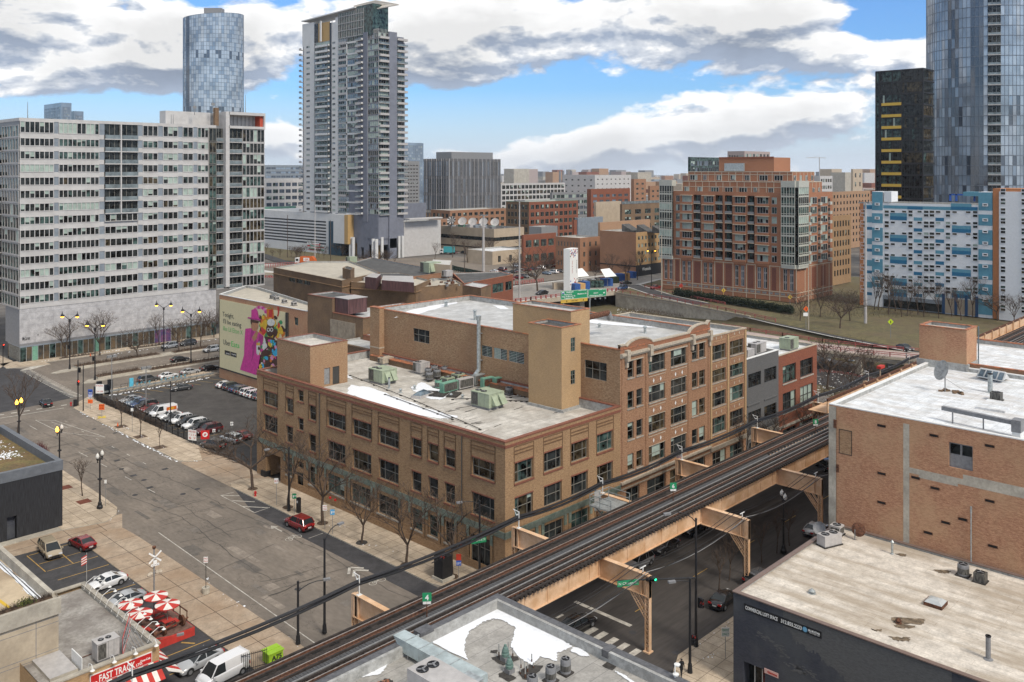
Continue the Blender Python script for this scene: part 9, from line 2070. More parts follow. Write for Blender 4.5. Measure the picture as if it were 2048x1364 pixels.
for i,(px,py,ri,ci)in eN(FARL):
 q=at(px,py,0);c=rCh(['white','silver','black','dgrey','grey','black','red','blue','white','lblue','maroon']);kd=rCh(['sedan','suv','suv','sedan','minivan'])
 car(kd,c,q.x,q.y,rCh((85,90,88,265)),'%s %s, %s place in the %s'%(wordc[c],{'sedan':'saloon','suv':'crossover','minivan':'people carrier'}[kd],ORD[ci],ROWN[ri]),'%s %ss scattered over the distant car park'%(wordc[c],{'sedan':'saloon','suv':'crossover','minivan':'people carrier'}[kd]),far=1,s=1.1)
q=at(893,507,0);tk=Tg('box_truck','turquoise box truck in the distant car park before the broadcast building','truck',(q.x,q.y,0));ff=Fr(tuple(at(880,508,0))[:2],tuple(at(905,509,0))[:2]);b=MB();ff.bO(b,ff.L*.28,ff.L,1.1,4.6,-3.2,0,PAINT['teal']);b.bt('cargo_box',tk);b=MB();ff.bO(b,0,ff.L*.26,.6,3.0,-3,0,M.white);ff.qd(b,ff.L*.04,ff.L*.2,1.8,2.7,.02,M.g_dark);b.bt('cab',tk)
for u_ in(.12,.8):b=MB();b.tu(ff.p(ff.L*u_,.5,.03),ff.p(ff.L*u_,.5,-.4),.5,None,10);b.bd_('wheel',TY,tk)
for src in list(CARP.values()):
 for o in[*src.children_recursive,src]:bpy.data.objects.remove(o)
def pS(x,y,z,h,lB,coat,rz=0,stride=.22):
 me=bpy.data.meshes.new('person');import bmesh
 V=[(0,0,.52),(0,0,.68),(0,.0,.80),(0,.01,.86),(0,.02,.93),(.055,0,.50),(.06,stride*.3,.27),(.06,stride*.45,.02),(.06,stride*.45+.08,.012),(-.055,0,.5),(-.06,-stride*.25,.27),(-.06,-stride*.55,.03),(-.06,-stride*.55+.08,.012),(.11,0,.79),(.135,-.03,.63),(.13,.04,.49),(-.11,0,.79),(-.135,.03,.63),(-.13,.07,.50)]
 E=[(0,1),(1,2),(2,3),(3,4),(0,5),(5,6),(6,7),(7,8),(0,9),(9,10),(10,11),(11,12),(2,13),(13,14),(14,15),(2,16),(16,17),(17,18)]
 rad=[.085,.08,.09,.035,.062,.06,.04,.028,.02,.06,.04,.028,.02,.045,.035,.025,.045,.035,.025]
 me.from_pydata([tuple(c*h for c in v)for v in V],E,[]);o=bpy.data.objects.new('person',me);COL.objects.link(o)
 sk=o.modifiers.new('skin','SKIN');su=o.modifiers.new('sub','SUBSURF');su.levels=su.render_levels=1
 for i,r_ in eN(rad):me.skin_vertices[0].data[i].radius=(r_*h,r_*h)
 me.skin_vertices[0].data[0].use_root=1
 bpy.context.view_layer.update();dg=bpy.context.evaluated_depsgraph_get();m2=bpy.data.meshes.new_from_object(o.evaluated_get(dg));bpy.data.objects.remove(o)
 o=bpy.data.objects.new('person',m2);COL.objects.link(o);o.location=(x,y,z);o.rotation_euler=(0,0,rz);m2.materials.clear();m2.materials.append(coat);m2.materials.append(mX('skin',(.32,.19,.13),.7,vR=0))
 for p in m2.polygons:
  p.use_smooth=1
  if p.center.z>.885*h:p.material_index=1
 tG(o,lB,'person')
 hb=MB();hb.La([(.0,.985*h),(.05*h,.97*h),(.066*h,.93*h),(.055*h,.905*h)],(0,0,0),10);ho=hb.bd_('hair',M.black,None,loc=(0,0,0));ho.parent=o;ho.location=(0,.005,0)
 return o
CB=mX('black_coat',(.012,.012,.014),.9,vR=0);CN=mX('dark_navy_coat',(.02,.022,.035),.9,vR=0)
q=at(1363,1352,.14);pS(q.x,q.y,.14,1.75,'person in a long black coat walking on the pavement at the street corner',CB,2.6)
q=at(1126,594,0);pS(q.x,q.y,0,2.0,'left one of two dark dressed pedestrians on the bridge pavement',CB,1.2);q=at(1130,594,0);pS(q.x+.6,q.y-.6,0,2.0,'right one of two dark dressed pedestrians on the bridge pavement',CN,1.5)
# ---------------------------------------------------------------- bare trees
def make_tree(h=9,sP=3.6,tK=.2,seed=1,forks=3,up=.5,dP=5,first=.32,dens=1.0,narrow=1.0):
 r=random.Random(seed);tb_=MB();cb=MB();t=Tg('street_tree','','tree')
 def grow(p,d,L_,rad,lev):
  n=3 if lev<3 else 2;q=p;dd=d
  for i in rA(n):
   dd=(dd+Ve((r.uniform(-.16,.16),r.uniform(-.16,.16),r.uniform(-.02,.12)*up))).normalized();q2=q+dd*L_/n;r2=rad*(1-.3*(i+1)/n)
   mb=tb_ if lev==0 else cb;mb.tu(q,q2,rad*(1-.3*i/n),r2,7 if lev==0 else(5 if lev<3 else 3),None,0);q=q2
   if lev>=1 and r.random()<.85*dens:
    sd=(dd+Ve((r.uniform(-1,1),r.uniform(-1,1),r.uniform(-.2,.7)))).normalized();grow(q,sd,L_*r.uniform(.3,.5),max(.012,rad*.45),max(lev+1,dP-1))if lev<dP else None
  if lev>=dP:return
  k=r.choice((2,3,3))if lev else forks
  for i in rA(k):
   a=2*mP*(i+r.uniform(-.25,.25))/k+lev*1.3;tilt=r.uniform(.45,.85)*(narrow if lev<3 else 1)
   side=Ve((mC(a),mS(a),0));nd=(dd*mC(tilt)+side*mS(tilt)+Ve((0,0,.12*up))).normalized()
   grow(q,nd,L_*r.uniform(.62,.86)if lev else sP*r.uniform(.55,.75),max(.014,rad*r.uniform(.55,.7)),lev+1)
 grow(Ve((0,0,0)),Ve((0,0,1)),h*first,tK,0)
 tb_.bd_('trunk',M.bark,t);c=cb.bd_('crown',M.twig,t);return t
TP={'big':make_tree(10,4.6,.24,3,4,.35,5,.3,1.1,1.15),'big2':make_tree(9.5,4.0,.21,8,4,.45,5,.34,1.1,1.05),'tall':make_tree(9.5,3.6,.17,12,3,1.0,5,.32,1,.65),'small':make_tree(5,1.9,.09,21,3,.9,4,.4,.9,.7),'tiny':make_tree(3.8,1.3,.05,5,3,1.2,3,.4,1,.6),'mid':make_tree(7,3.1,.15,17,4,.6,5,.3,.9)}
def tree(kI,x,y,lB,group=None,s=1.0,rz=None,z=0,name='bare_tree'):
 c=dup(TP[kI],(x,y,z),ru(0,6.28)if rz is None else rz,s,lB,group);c.name=name;c['category']='tree';return c
gr_='bare street trees along the tan building'
for i,(x,y,k,s_,lb)in eN(((73.3,126.6,'big',1.05,'bare wide-branched tree by the open passage of the tan building'),(72.9,115.9,'tall',1.1,'bare tree beside the dark lamp post with a curved arm'),(73.0,107.1,'big2',1.15,'bare tree right behind the metallic red crossover'),(72.8,97.7,'mid',1.1,'smaller bare tree with a round soil pit in mid pavement'),(72.6,88.1,'mid',1.25,'slim bare tree before the narrow windows near the corner'),(74.4,81.5,'big2',1.05,'bare tree nearest the street corner beside the black cabinet'))):
 tree(k,x,y,lb,gr_,s_,z=.14)
 b=MB();b.La([(0,.02),(.75,.02),(.8,0)],(x,y,.15),18);tG(b.bd_('tree_pit',M.dirt if i!=3 else M.rubber),kI='structure')
for x,y,k,s_,lb in((73.4,176,'small',1.15,'young bare tree beside the traffic cone'),(73.1,166.7,'small',1.2,'young bare tree with snow in its pit on the car park pavement'),(72.7,157.7,'tiny',1.2,'smallest bare sapling nearest the driveway')):
 tree(k,x,y,lb,'young trees by the car park fence',s_,z=.14);b=MB();b.bO(x-1,x+1,y-1,y+1,.14,.165);tG(b.bd_('tree_pit',M.dirt),kI='structure')
q=at(165,992,.14);tree('small',q.x,q.y,'bare sapling in a red mulch pit on the western pavement',s=1.1,z=.14)
mu=mX('red_mulch',(.16,.05,.03),.95,vR=.2,scale=5)
for px,py in((168,1003),(130,975)):q=at(px,py,.14);b=MB();b.bO(q.x-.9,q.x+.9,q.y-.9,q.y+.9,.14,.16);tG(b.bd_('tree_pit',mu),kI='structure')
q=at(25,865,0);tree('tall',57.5,184,'dark bare tree cut by the left edge beside the lamps',s=1.2)
b=MB()
for i in rA(160):q=Ve((57.4+ru(-.8,.8),172+ru(-2,2),.1));b.tu(q,q+Ve((ru(-.4,.4),ru(-.4,.4),ru(.5,1.3))),.03,.01,3,None,0)
tG(b.bd_('ornamental_grass',mX('dark_red_shrub',(.10,.025,.03),.9,vR=.3)),kI='stuff')
for i,(px,py,k,s_,lb)in eN(((131,717,'mid',1.3,'bare tree before the orange showroom car'),(200,710,'mid',1.5,'bare tree behind the second pendant lamp by the showroom'),(275,717,'big',.75,'round crowned reddish tree in the northern planter'),(318,690,'tall',.9,'tall thin bare tree near the middle of the showroom'),(358,703,'mid',1.2,'bare tree beside the silver crossover on the avenue'),(401,693,'mid',1.3,'bare tree before the showroom right of the double lamp'),(388,670,'tall',.8,'pale thin tree behind the right double lamp'),(428,675,'big',.8,'bare tree at the billboard corner before the grey base'),(417,723,'tiny',1.2,'sapling in the southern planter near the billboard'),(246,690,'tall',.7,'slender bare tree against the pale base panels'))):
 q=at(px,py,.16);tree(k,q.x,q.y,lb,'bare trees along the avenue',s_,z=.16)
q=at(1075,582,0);tree('big',q.x,q.y,'large spreading bare tree by the red fence at the bridge',s=1.7)
fl_=[(1070,560),(1100,545),(1120,530),(1090,525),(1060,520),(1045,510),(935,525),(960,520),(905,515),(1028,552),(870,520),(980,512),(1150,530),(1190,560),(1220,565),(1255,565),(1275,560)]
for i,(px,py)in eN(fl_):q=at(px,py,0);tree('mid' if i%2 else 'tall',q.x,q.y,'bare tree '+['in the middle of the distant car park','before the small red brick house','beside the narrow windowed brick house','at the foot of the red brick lowrise','left of the low red brick lowrise','behind the slim tall mast','left of the thick pale mast','right of the thick pale mast','beside the turquoise truck','nearest the spreading tree and fence','before the pale podium','on the tan one storey building forecourt','behind the pylon sign','behind the mural container','before the blank brick wall','near the plywood hut before the brick wall','below the tan windowed front'][i],'bare trees of the distant car parks',ru(.9,1.5))
for i in rA(16):
 px=1750+i*14.5+ru(-4,4);q=at(px,618+ru(-4,10)+i*.9,0);tree('tall',q.x-2,q.y,ORD[i]+' bare tree from the pale mast in the line before the patchwork block','line of bare trees before the patchwork block',ru(1.0,1.5),z=-.3)
for px,py,k,s_,lb in((1680,655,'big',1.1,'broad bare tree on the bank right of the condominium'),(1600,640,'mid',1.3,'bare tree below the corner bay of the condominium'),(1640,632,'mid',1.3,'bare tree before the garage doors of the condominium'),(1700,640,'mid',1.4,'bare tree between the bank and the brown loft'),(1995,640,'big',1.0,'bare tree before the orange end wall'),(2030,650,'mid',1.3,'bare tree at the right edge above the railway')):q=at(px,py,0);tree(k,q.x,q.y,lb,s=s_,z=-.3)
for px,py,k,s_,lb in((1655,775,'big',1.25,'bare tree with tangled crown right of the red brick building'),(1700,790,'mid',1.4,'bare tree on the scrubby slope by the railway wall'),(1735,765,'mid',1.2,'bare tree near the wooden post below the viaduct')):q=at(px,py,-3);tree(k,q.x,q.y,lb,s=s_,z=-3.5)
for x,y,k,s_,lb in((133.5,74.2,'tall',1.0,'bare tree before the diamond ornament building'),(142.5,74.3,'mid',1.1,'bare tree before the grey painted building'),(155,74.2,'mid',1.1,'bare tree before the red brick building')):tree(k,x,y,lb,'bare trees under the railway on the north pavement',s_)
for i,(px,py)in eN(((1470,1165),(1500,1150),(1535,1130),(1565,1110),(1590,1095),(1450,1185))):
 q=at(px,py,.14);tree('small',q.x,q.y+.8,'bushy bare shrub '+['beside the nose of the parked black sedan','second from the black sedan in the planter row','in the middle of the planter row','at the foot of the planter twin globe lamp','last of the planter row before the brick warehouse','nearest the banner corner of the painted building'][i],'shrubs along the south pavement',1.0,z=.14)
for i in rA(30):
 px=ru(532,800);q=at(px,508+ru(-6,10)if px<700 else 528,0);tree('mid',q.x,q.y,'bare bush on the distant verge before the tall tower and striped podium','bare bushes on the distant verge',ru(.6,1.0))
for src in TP.values():
 for o in[*src.children_recursive,src]:bpy.data.objects.remove(o)
# ---------------------------------------------------------------- lamps, signals, signs, street furniture
AMB=mX('amber_lamp',(1.0,.42,.04),.5,vR=0,emit=5.0);GLO=mX('unlit_globe',(.62,.60,.55),.4,vR=0);RL=mX('red_signal_lens',(1.0,.03,.01),.4,vR=0,emit=6.0);GL=mX('green_signal_lens',(.02,.9,.35),.4,vR=0,emit=4.0)
BLM=M.black
def twin_globe(lB,x,y,z=.14,lit=(0,0),h=8.4,rz=.75):
 t=Tg('street_lamp',lB,'street lamp',(x,y,z),'ornate twin globe street lamps');b=MB()
 b.La([(.42,0),(.42,.35),(.3,.5),(.26,.9),(.16,1.05),(.12,3),(.11,h-1.4),(.16,h-1.3),(.1,h-1.1),(.07,h-.3),(0,h)],(x,y,z),12);b.La([(.0,4.2),(.32,4.25),(.32,4.4),(0,4.5)],(x,y,z),12)
 b.bd_('post',BLM,t);dx,dy=mC(rz),mS(rz)
 for s_,l_ in((-1,lit[0]),(1,lit[1])):
  cx,cy=x+dx*.72*s_,y+dy*.72*s_;b=MB();b.bar((x,y,z+h-1.3),(cx,cy,z+h-1.05),.12);b.La([(0,-.35),(.09,-.3),(.06,0),(.17,.2),(.17,.3)],(cx,cy,z+h-1.15),10);b.bd_('arm',BLM,t)
  b=MB();b.La([(.12,0),(.24,.15),(.27,.35),(.2,.6),(.08,.72),(.04,.85),(0,.9)],(cx,cy,z+h-.85),12);b.bd_('globe',AMB if l_ else GLO,t,1)
q=at(199.7,1016.6,.14);twin_globe('unlit twin globe lamp at the rounded pavement corner by the black building',q.x,q.y,lit=(0,0))
q=at(38,797,8.6);twin_globe('twin globe lamp with both globes lit amber near the dashed crosswalk',q.x,q.y,lit=(1,1));q=at(119,850,8.6);twin_globe('twin globe lamp with one amber and one white globe beside the planted roof',q.x,q.y,lit=(1,0))
q=at(1567,1105,.14);twin_globe('unlit twin globe lamp rising from the planter by the dark painted building',q.x,q.y,lit=(0,0),h=8.0)
def pendant(lB,px,py,ptop,lit=(1,1),arms=1.9):
 q=at(px,py,.15);h=50-(ptop-HY)*q.dot(Ve((*fw,0)))/FL;t=Tg('street_lamp',lB,'street lamp',q,'tall pendant lamps along the avenue');b=MB();b.tu(q,(q.x,q.y,h-2),.16,.1,8);b.tu((q.x,q.y,h-2.2),(q.x,q.y,h-1.5),.26,None,8);b.tu((q.x,q.y,.15),(q.x,q.y,1.3),.28,.2,8);b.bd_('post',BLM,t)
 for s_,l_ in((-1,lit[0]),(1,lit[1])):
  e=Ve((q.x,q.y,h))+Ve((rt[0],rt[1],0))*arms*s_;b=MB();b.bar((q.x,q.y,h-1.8),e+Ve((0,0,-.2)),.1);b.La([(.5,-.9),(.32,-.45),(.1,-.1),(.05,.4),(0,.5)],e,10);b.bd_('lamp_shade',BLM,t)
  b=MB();b.La([(0,-1.25),(.3,-1.12),(.44,-.92)],e,10);b.bd_('bulb',AMB if l_ else GLO,t,1)
pendant('lit double pendant lamp on the rounded median tip by the crosswalk',139.5,738,626);pendant('lit double pendant lamp with blue signs on the southern median',190,759.5,643);pendant('lit double pendant lamp by the purple showroom poster',327.5,702,604,arms=2.0);pendant('lit double pendant lamp nearest the billboard corner',382,727,616,arms=2.2)
for(px,py,ptop,lb)in((1303,574,497,'distant double pendant lamp at the condominium corner'),(1300,592,497,None)):
 if lb:pendant(lb,px,py,ptop,arms=1.6)
def cobra(lB,x,y,h,dirx,diry,reach=3.2,z=.14,arm_h=None,curve=1.0,name='street_lamp',down=0):
 t=Tg(name,lB,'street lamp',(x,y,z));b=MB();b.tu((x,y,z),(x,y,h),.15,.11,8);b.tu((x,y,z),(x,y,z+.9),.27,.2,8);b.La([(.14,0),(.14,.12),(0,.22)],(x,y,h),8,None);b.bd_('post',BLM,t)
 a0=arm_h or h-.3;P=[(0,0),(.15,.45),(.4,.9),(.7,1.1),(1,1.05)];b=MB()
 for p,q in zip(P,P[1:]):b.tu((x+dirx*reach*p[0],y+diry*reach*p[0],a0+curve*p[1]),(x+dirx*reach*q[0],y+diry*reach*q[0],a0+curve*q[1]),.05,None,6,None,0)
 b.bd_('arm',BLM,t);b=MB();b.cx_((x+dirx*(reach+.25),y+diry*(reach+.25),a0+curve*1.05-.08),.75,.34,.2,None,math.atan2(diry,dirx));b.bd_('lamp_head',M.mgrey,t);return t
cobra('dark lamp post with an arm curving over the street beside the bare trees',72.2,114.5,9.3,-1,0,3.4,curve=.9)
cobra('dark lamp post with a curved arm at the corner of the tan building',76.3,78.6,9.6,-.9,.4,2.4,curve=.5)
q=at(649,1268,0);sx_,sy_=q.x,q.y;cobra('tall black pole with a long curved arm standing between the street and the tracks',sx_,sy_,10.2,.72,.1,3.0,curve=1.2)
q=at(596,1290,0);cobra('shorter black pole with twin lamps beside the tall one at the tracks',q.x,q.y,6.6,.9,-.35,2.9,curve=.7,arm_h=5.6)
q=at(1392,1292,.14);cobra('tall black corner pole carrying an arched lamp and the signal arm',q.x,q.y,13.4,-.9,.5,3.0,curve=1.2)
q2=at(1380,1345,.14);cobra('second black corner pole with a small arched lamp',q2.x,q2.y,9.4,-.9,.5,1.7,curve=.3)
def signal(lB,x,y,z,horiz=None,lit='red',pos=0,ang=0,group=None):
 t=Tg('traffic_light',lB,'traffic light',(x,y,z),group);d=Ve((mC(ang),mS(ang),0));n=Ve((mS(ang),-mC(ang),0));b=MB()
 if horiz:b.bar(Ve((x,y,z))-d*.55,Ve((x,y,z))+d*.55,.28,.34)
 else:b.bO(x-.17,x+.17,y-.17,y+.17,z-.5,z+.55)
 b.bd_('housing',BLM,t)
 for k in rA(3):
  c=Ve((x,y,z))+(d*(.36*(k-1))if horiz else Ve((0,0,.36*(1-k))))+n*.18;b=MB();b.tu(c,c+n*.03,.13,None,10);b.bd_('lens',(RL if lit=='red' else GL)if k==pos else mX('dark_lens',(.06,.01,.008)if 0 else(.03,.02,.015),.4,vR=0),t)
  b=MB();b.tu(c,c+n*.22,.15,.15,10,None,0);b.bd_('hood',BLM,t)
cs=at(1392,1292,.14);arm=Tg('signal_gantry','long black mast arm reaching back over the street under the tracks','mast arm',(cs.x,cs.y,8));b=MB();e=Ve((cs.x-7.6,cs.y+4.8,8.0));b.tu((cs.x,cs.y,7.3),e,.12,.06,8);b.bd_('arm',BLM,arm)
st_=Ve((cs.x,cs.y,7.3))
for k,(s_,lb)in eN(((.56,'green arrow signal hanging on the long mast arm'),(.8,'second signal further out on the long mast arm'))):
 if k==0:p=st_.lerp(e,s_);signal(lb,p.x,p.y,p.z+.05,1,'green',2,math.atan2(e.y-st_.y,e.x-st_.x)+mP)
sgf=Fr((st_.lerp(e,.98).x,st_.lerp(e,.98).y),(st_.lerp(e,.72).x,st_.lerp(e,.72).y));b=MB();sgf.bO(b,0,sgf.L,7.35,7.95,.1,.14);tG(b.bd_('street_name_sign',M.sgreen),'green street name board on the long mast arm','sign');sn_=bpy.data.objects['street_name_sign'];o=tX('N Clinton St',sgf,.12,7.52,.28,M.sw,None,.15,wide=sgf.L-.3,name='letters');o.parent=sn_;o.data.transform(Matrix.Translation(-sn_.location))
p=at(1410,1253,0);signal('red hand signal box on the tall corner pole',cs.x+.45,cs.y-.2,4.6,None,'red',1);signal('lower signal facing the pavement on the corner poles',q2.x+.5,q2.y+.1,3.2,None,'red',0)
p=at(816,1143,6.0);nar=Tg('signal_gantry','black signal arm reaching over the street from the tan building corner','mast arm',(76.3,78.6,6));b=MB();b.tu((76.3,78.6,5.4),(66.5,76.2,5.9),.1,.06,8);b.bd_('arm',BLM,nar)
signal('red signal on the arm over the street, above the kerb',72.5,77.7,5.75,1,'red',0,mP+.24+mP);signal('red signal further out on the arm over the street',68.2,76.6,5.95,1,'red',1,.24)
ff=Fr((74.3,78.0),(76.0,77.2));b=MB();ff.bO(b,0,ff.L,5.2,5.85,.1,.14);so_=tG(b.bd_('street_name_sign',M.sgreen),'green street board reading W Lake St near the black cabinet','sign');o=tX('W LAKE St',ff,.1,5.45,.3,M.sw,None,.15,wide=ff.L-.2,name='letters');o.parent=so_;o.data.transform(Matrix.Translation(-so_.location))
for(px,py,lb,lit)in((155,757,'black signal post with a red lamp at the crosswalk corner',1),(4,735,'red signal at the left edge before the white fin',1),(133,708,'dark signal on the first pendant lamp post',0)):
 q=at(px,py+52 if px==155 else py+10,.14)
 if px==155:q=at(156,811,.14)
 if px==4:q=at(6,735,.14)
 if px==133:q=at(139.5,738,.15)
 h={155:9.6,4:5.6,133:5.8}[px]
 if px==155:
  t=Tg('signal_post','tall black signal post at the end of the ladder crosswalk','post',q);b=MB();b.tu(q,(q.x,q.y,9.8),.14,.1,8);b.bd_('post',BLM,t)
  signal(lb,q.x-.1,q.y-.3,5.0,None,'red',0);signal('dark signal pair high on the post by the crosswalk',q.x+.35,q.y+.1,7.6,None,'red',5);b=MB();b.cx_((q.x-.6,q.y-.1,.14),.6,.5,1.4);tG(b.bd_('signal_cabinet',BLM),'black controller cabinet at the foot of the signal post','cabinet')
 elif px==4:
  t=Tg('signal_post','thin signal post at the left edge beside the apartment block','post',q);b=MB();b.tu(q,(q.x,q.y,6.2),.1,None,8);b.bd_('post',BLM,t);signal(lb,q.x,q.y-.2,h,None,'red',0)
 else:signal(lb,q.x-.4,q.y-.2,h,None,'red',5)
q=at(190,759.5,.15);signal('dark signal on the second pendant lamp post',q.x-.5,q.y-.2,5.3,None,'red',5)
def Sg(lB,x,y,z0,h,w_,hh,m,rz=.0,txt=None,tm=None,post=1,name='street_sign',ang=None,pm=None):
 t=Tg(name,lB,'sign',(x,y,z0));
 if post:b=MB();b.tu((x,y,z0),(x,y,z0+h),.035,None,6);b.bd_('post',pm or M.grey,t)
 dx,dy=mC(rz),mS(rz);f_=Fr((x-dx*w_/2,y-dy*w_/2),(x+dx*w_/2,y+dy*w_/2));b=MB();f_.bO(b,0,w_,z0+h-hh,z0+h,.04,.07);b.bd_('plate',m,t)
 if txt:
  for i,s_ in eN(txt):tX(s_,f_,.06*w_,z0+h-hh*(i+1)/(len(txt)+.2)+hh*.06,hh/(len(txt)+.3)*.62,tm or M.black,t,.08,wide=w_*.85)
 return t,f_
OS=mX('construction_orange',(.75,.12,.015),.6,vR=0);BS=mX('highway_blue',(.03,.09,.40),.6,vR=0);WS=M.sw;RS_=MATS['sign_red']
RZ=-.78
Sg('bright orange diamond-like work sign on a yellow footed stand on the pavement',73.4,185.3,.14,2.7,1.1,1.15,OS,RZ,['ROAD','WORK'])
b=MB()
for k in rA(4):a=k*1.57+.4;b.bar((73.4,185.3,.2),(73.4+1.0*mC(a),185.3+1.0*mS(a),.18),.3,.1)
tG(b.bd_('sandbag_weights',mX('yellow_sandbag',(.6,.45,.06),.8,vR=.1)),'yellow sandbag feet of the bright orange work sign','sign base')
Sg('stack of blue route shields over an orange plate beside the crosswalk',74.2,193.2,.14,4.2,.95,.7,BS,RZ,['EAST']);Sg('orange temporary arrow plate low on the route shield post',74.2,193.2,.14,2.1,1.0,.8,OS,RZ,['<--'],post=0)
for k,(zz_,tt)in eN(((3.4,'90'),(2.75,'94'))):Sg(['upper blue and white route shield reading 90','lower blue and white route shield reading 94'][k],74.2,193.2,zz_-.6,1.15,.8,.6,BS if k==0 else mX('shield_lilac',(.3,.35,.6),.6,vR=0),RZ,[tt],WS,post=0)
t,f_=Sg('big white parking price board on the fence corner by the avenue',79.3,201.2,.14,3.1,1.8,2.0,WS,-.8,['PARK','','24 HR'],RS_)
t,f_=Sg('white parking price board with a red top at the car park gate',77.7,155.3,.14,2.6,1.9,1.9,WS,-1.2,['PARK HERE','1 2 3 4','$ 7'],RS_);t,f_=Sg('square red parking sign with a white round emblem at the gate',79.3,153.6,.14,2.5,1.5,1.6,RD,-.6)
b=MB();n_=16;b.fc_([f_.p(.75+.45*mC(2*mP*k/n_),1.9+.45*mS(2*mP*k/n_),.09)for k in rA(n_)]);b.bd_('round_emblem',WS,t);tX('SP',f_,.5,1.72,.36,RD,t,.11,bold=.02)
Sg('small white notice on the lot fence beside the red sign',81.2,153.9,.14,2.3,.55,.6,WS,RZ,['P']);Sg('white notice at the tail of the maroon people carrier',86.6,157.2,.14,1.9,.55,.7,WS,RZ,['P'])
Sg('thin post with a small round white plate between the saplings',73.3,170.7,.14,4.6,.5,.6,WS,RZ)
for(x,y,h,m_,lb,tx)in((72.2,117.9,4.0,M.sw,'white and green bus stop plate on a thin post by the hydrant',['BUS']),(72.1,112.9,3.0,M.sgreen,'green divvy up plate turned beside the red crossover',['P']),(71.95,105.0,3.4,WS,'white parking notice with red print behind the red crossover',['NO','PARK']),(71.75,102.9,3.4,mX('bus_blue',(.1,.35,.6),.6,vR=0),'blue and white plate next to the red printed parking notice',['P']),(74.3,80.2,3.2,RS_,'red over blue plate near the black cabinet',None)):Sg(lb,x,y,.14,h,.6,.75,m_,RZ,tx,WS if m_ is not WS and m_ is not M.sw else RS_)
Sg('small blue plate under the red one near the black cabinet',74.3,80.2,.14,2.4,.62,.6,BS,RZ,['LEFT'],WS,post=0)
q=at(1413,1290,.14);Sg('white and green parking sign on the pavement by the black sedan',81.2,47.6,.14,3.2,.8,.9,WS,RZ,['PERMIT','ONLY'],M.sgreen)
q=at(415,1185,.1);Sg('white and red plate on a black post set in a concrete tub',q.x-.2,q.y,.1,4.3,.5,.7,WS,RZ,['NO','PKG'],RS_,pm=BLM);b=MB();b.La([(.42,0),(.45,.7),(.3,.7),(.3,.6),(0,.6)],(q.x-.2,q.y,.1),14);tG(b.bd_('concrete_tub',M.conc),'round concrete tub holding the black sign post','tub')
q=at(537,966,0);q=at(208,1010,.14);Sg('small white plate on a post beside the unlit twin globe lamp',q.x,q.y-.6,.14,3.9,.35,.5,WS,RZ)
for(px,py,z,lb,m_,h,dia)in((1580,612,0,'yellow warning diamond at the right end of the hedge',YB_,3.4,1),(1447,598,0,'yellow warning diamond in front of the middle of the hedge',YB_,3.4,1),(1612,663,-1,'orange yellow diamond over a white plate on the ramp verge',OS,6.2,1),(1781,680,-1,'lime yellow warning diamond beside the dark ramp road',mX('lime_sign',(.45,.6,.02),.5,vR=0),4.5,1),(1362,588,0,'red stop sign at the left end of the hedge',RS_,3.4,0)):
 q=at(px,py,z);t=Tg('warning_sign',lb,'sign',q);b=MB();b.tu(q,q+Ve((0,0,h)),.09,None,6);b.bd_('post',YB_ if px in(1362,1447)else M.grey,t);f_=Fr((q.x-.9*rt[0],q.y-.9*rt[1]),(q.x+.9*rt[0],q.y+.9*rt[1]));b=MB();c_=f_.L/2;b.fc_([f_.p(c_-.9,h,.15),f_.p(c_,h-.9,.15),f_.p(c_+.9,h,.15),f_.p(c_,h+.9,.15)]);b.fc_([f_.p(c_-.9,h,.1),f_.p(c_,h+.9,.1),f_.p(c_+.9,h,.1),f_.p(c_,h-.9,.1)]);b.bd_('plate',m_,t);b=MB();f_.bO(b,c_-.12,c_+.12,h-.4,h+.4,.16,.18);b.bd_('arrow_symbol',BLM,t)
 if px==1612:b=MB();f_.bO(b,c_-.9,c_+.9,h-2.3,h-1.2,.12,.16);b.bd_('white_plate',WS,t)
fe=Tg('car_park_fence','black metal fence with square posts along the car park pavement','fence',(78,178,.1));b=MB();c=MB()
y=154.6
while y<201.5:
 b.bO(77.95,78.1,y-.07,y+.07,.1,1.75);y+=2.35
for z in(.35,.95,1.55):c.bO(78.0,78.05,154.6,201.4,z,z+.07)
y=154.7
while y<201.3:c.bO(78.01,78.04,y,y+.03,.2,1.6);y+=.22
b.bd_('post',BLM,fe);c.bd_('panel',BLM,fe)
b=MB()
for i in rA(2600):y=ru(168,200);q=Ve((78.1+ru(-.1,.25),y,ru(.1,.9)));b.tu(q,q+Ve((ru(-.3,.5),ru(-.5,.5),ru(.2,.9))),.018,.006,3,None,0)
tG(b.bd_('dry_creeper',M.twig),kI='stuff')
gr2=Tg('guard_rail','galvanised crash barrier on short wooden posts along the back of the car park','guard rail',(95,203.7,.1));b=MB();b.bO(80,107.4,203.55,203.65,.55,.95);b.bO(80,107.4,203.5,203.7,.7,.78);b.bd_('rail',M.steel,gr2);b=MB();x=81
for k in rA(16):b.bO(x+k*1.7,x+k*1.7+.25,203.75,204.0,.1,1.15)
b.bd_('post',M.ltan,gr2)
bx_=Tg('bin_enclosure','dark navy screened enclosure at the fence corner','enclosure',(80.2,202.6,.1));b=MB();b.bO(79.2,79.3,201.6,204.4,.1,2.2);b.bO(79.3,82.2,204.3,204.4,.1,2.2);b.bO(82.1,82.2,202.9,204.3,.1,2.2);b.bd_('panel',mX('navy_screen',(.015,.02,.03),.7,vR=.1),bx_)
for x,y in((80.6,204.9),(83.0,204.9)):b=MB();b.cx_((x,y,.14),.9,.8,2.9);tG(b.bd_('pay_station',BLM),'black upright cabinet %s behind the dark screened enclosure'%('on the left' if x<82 else 'on the right'),'cabinet')
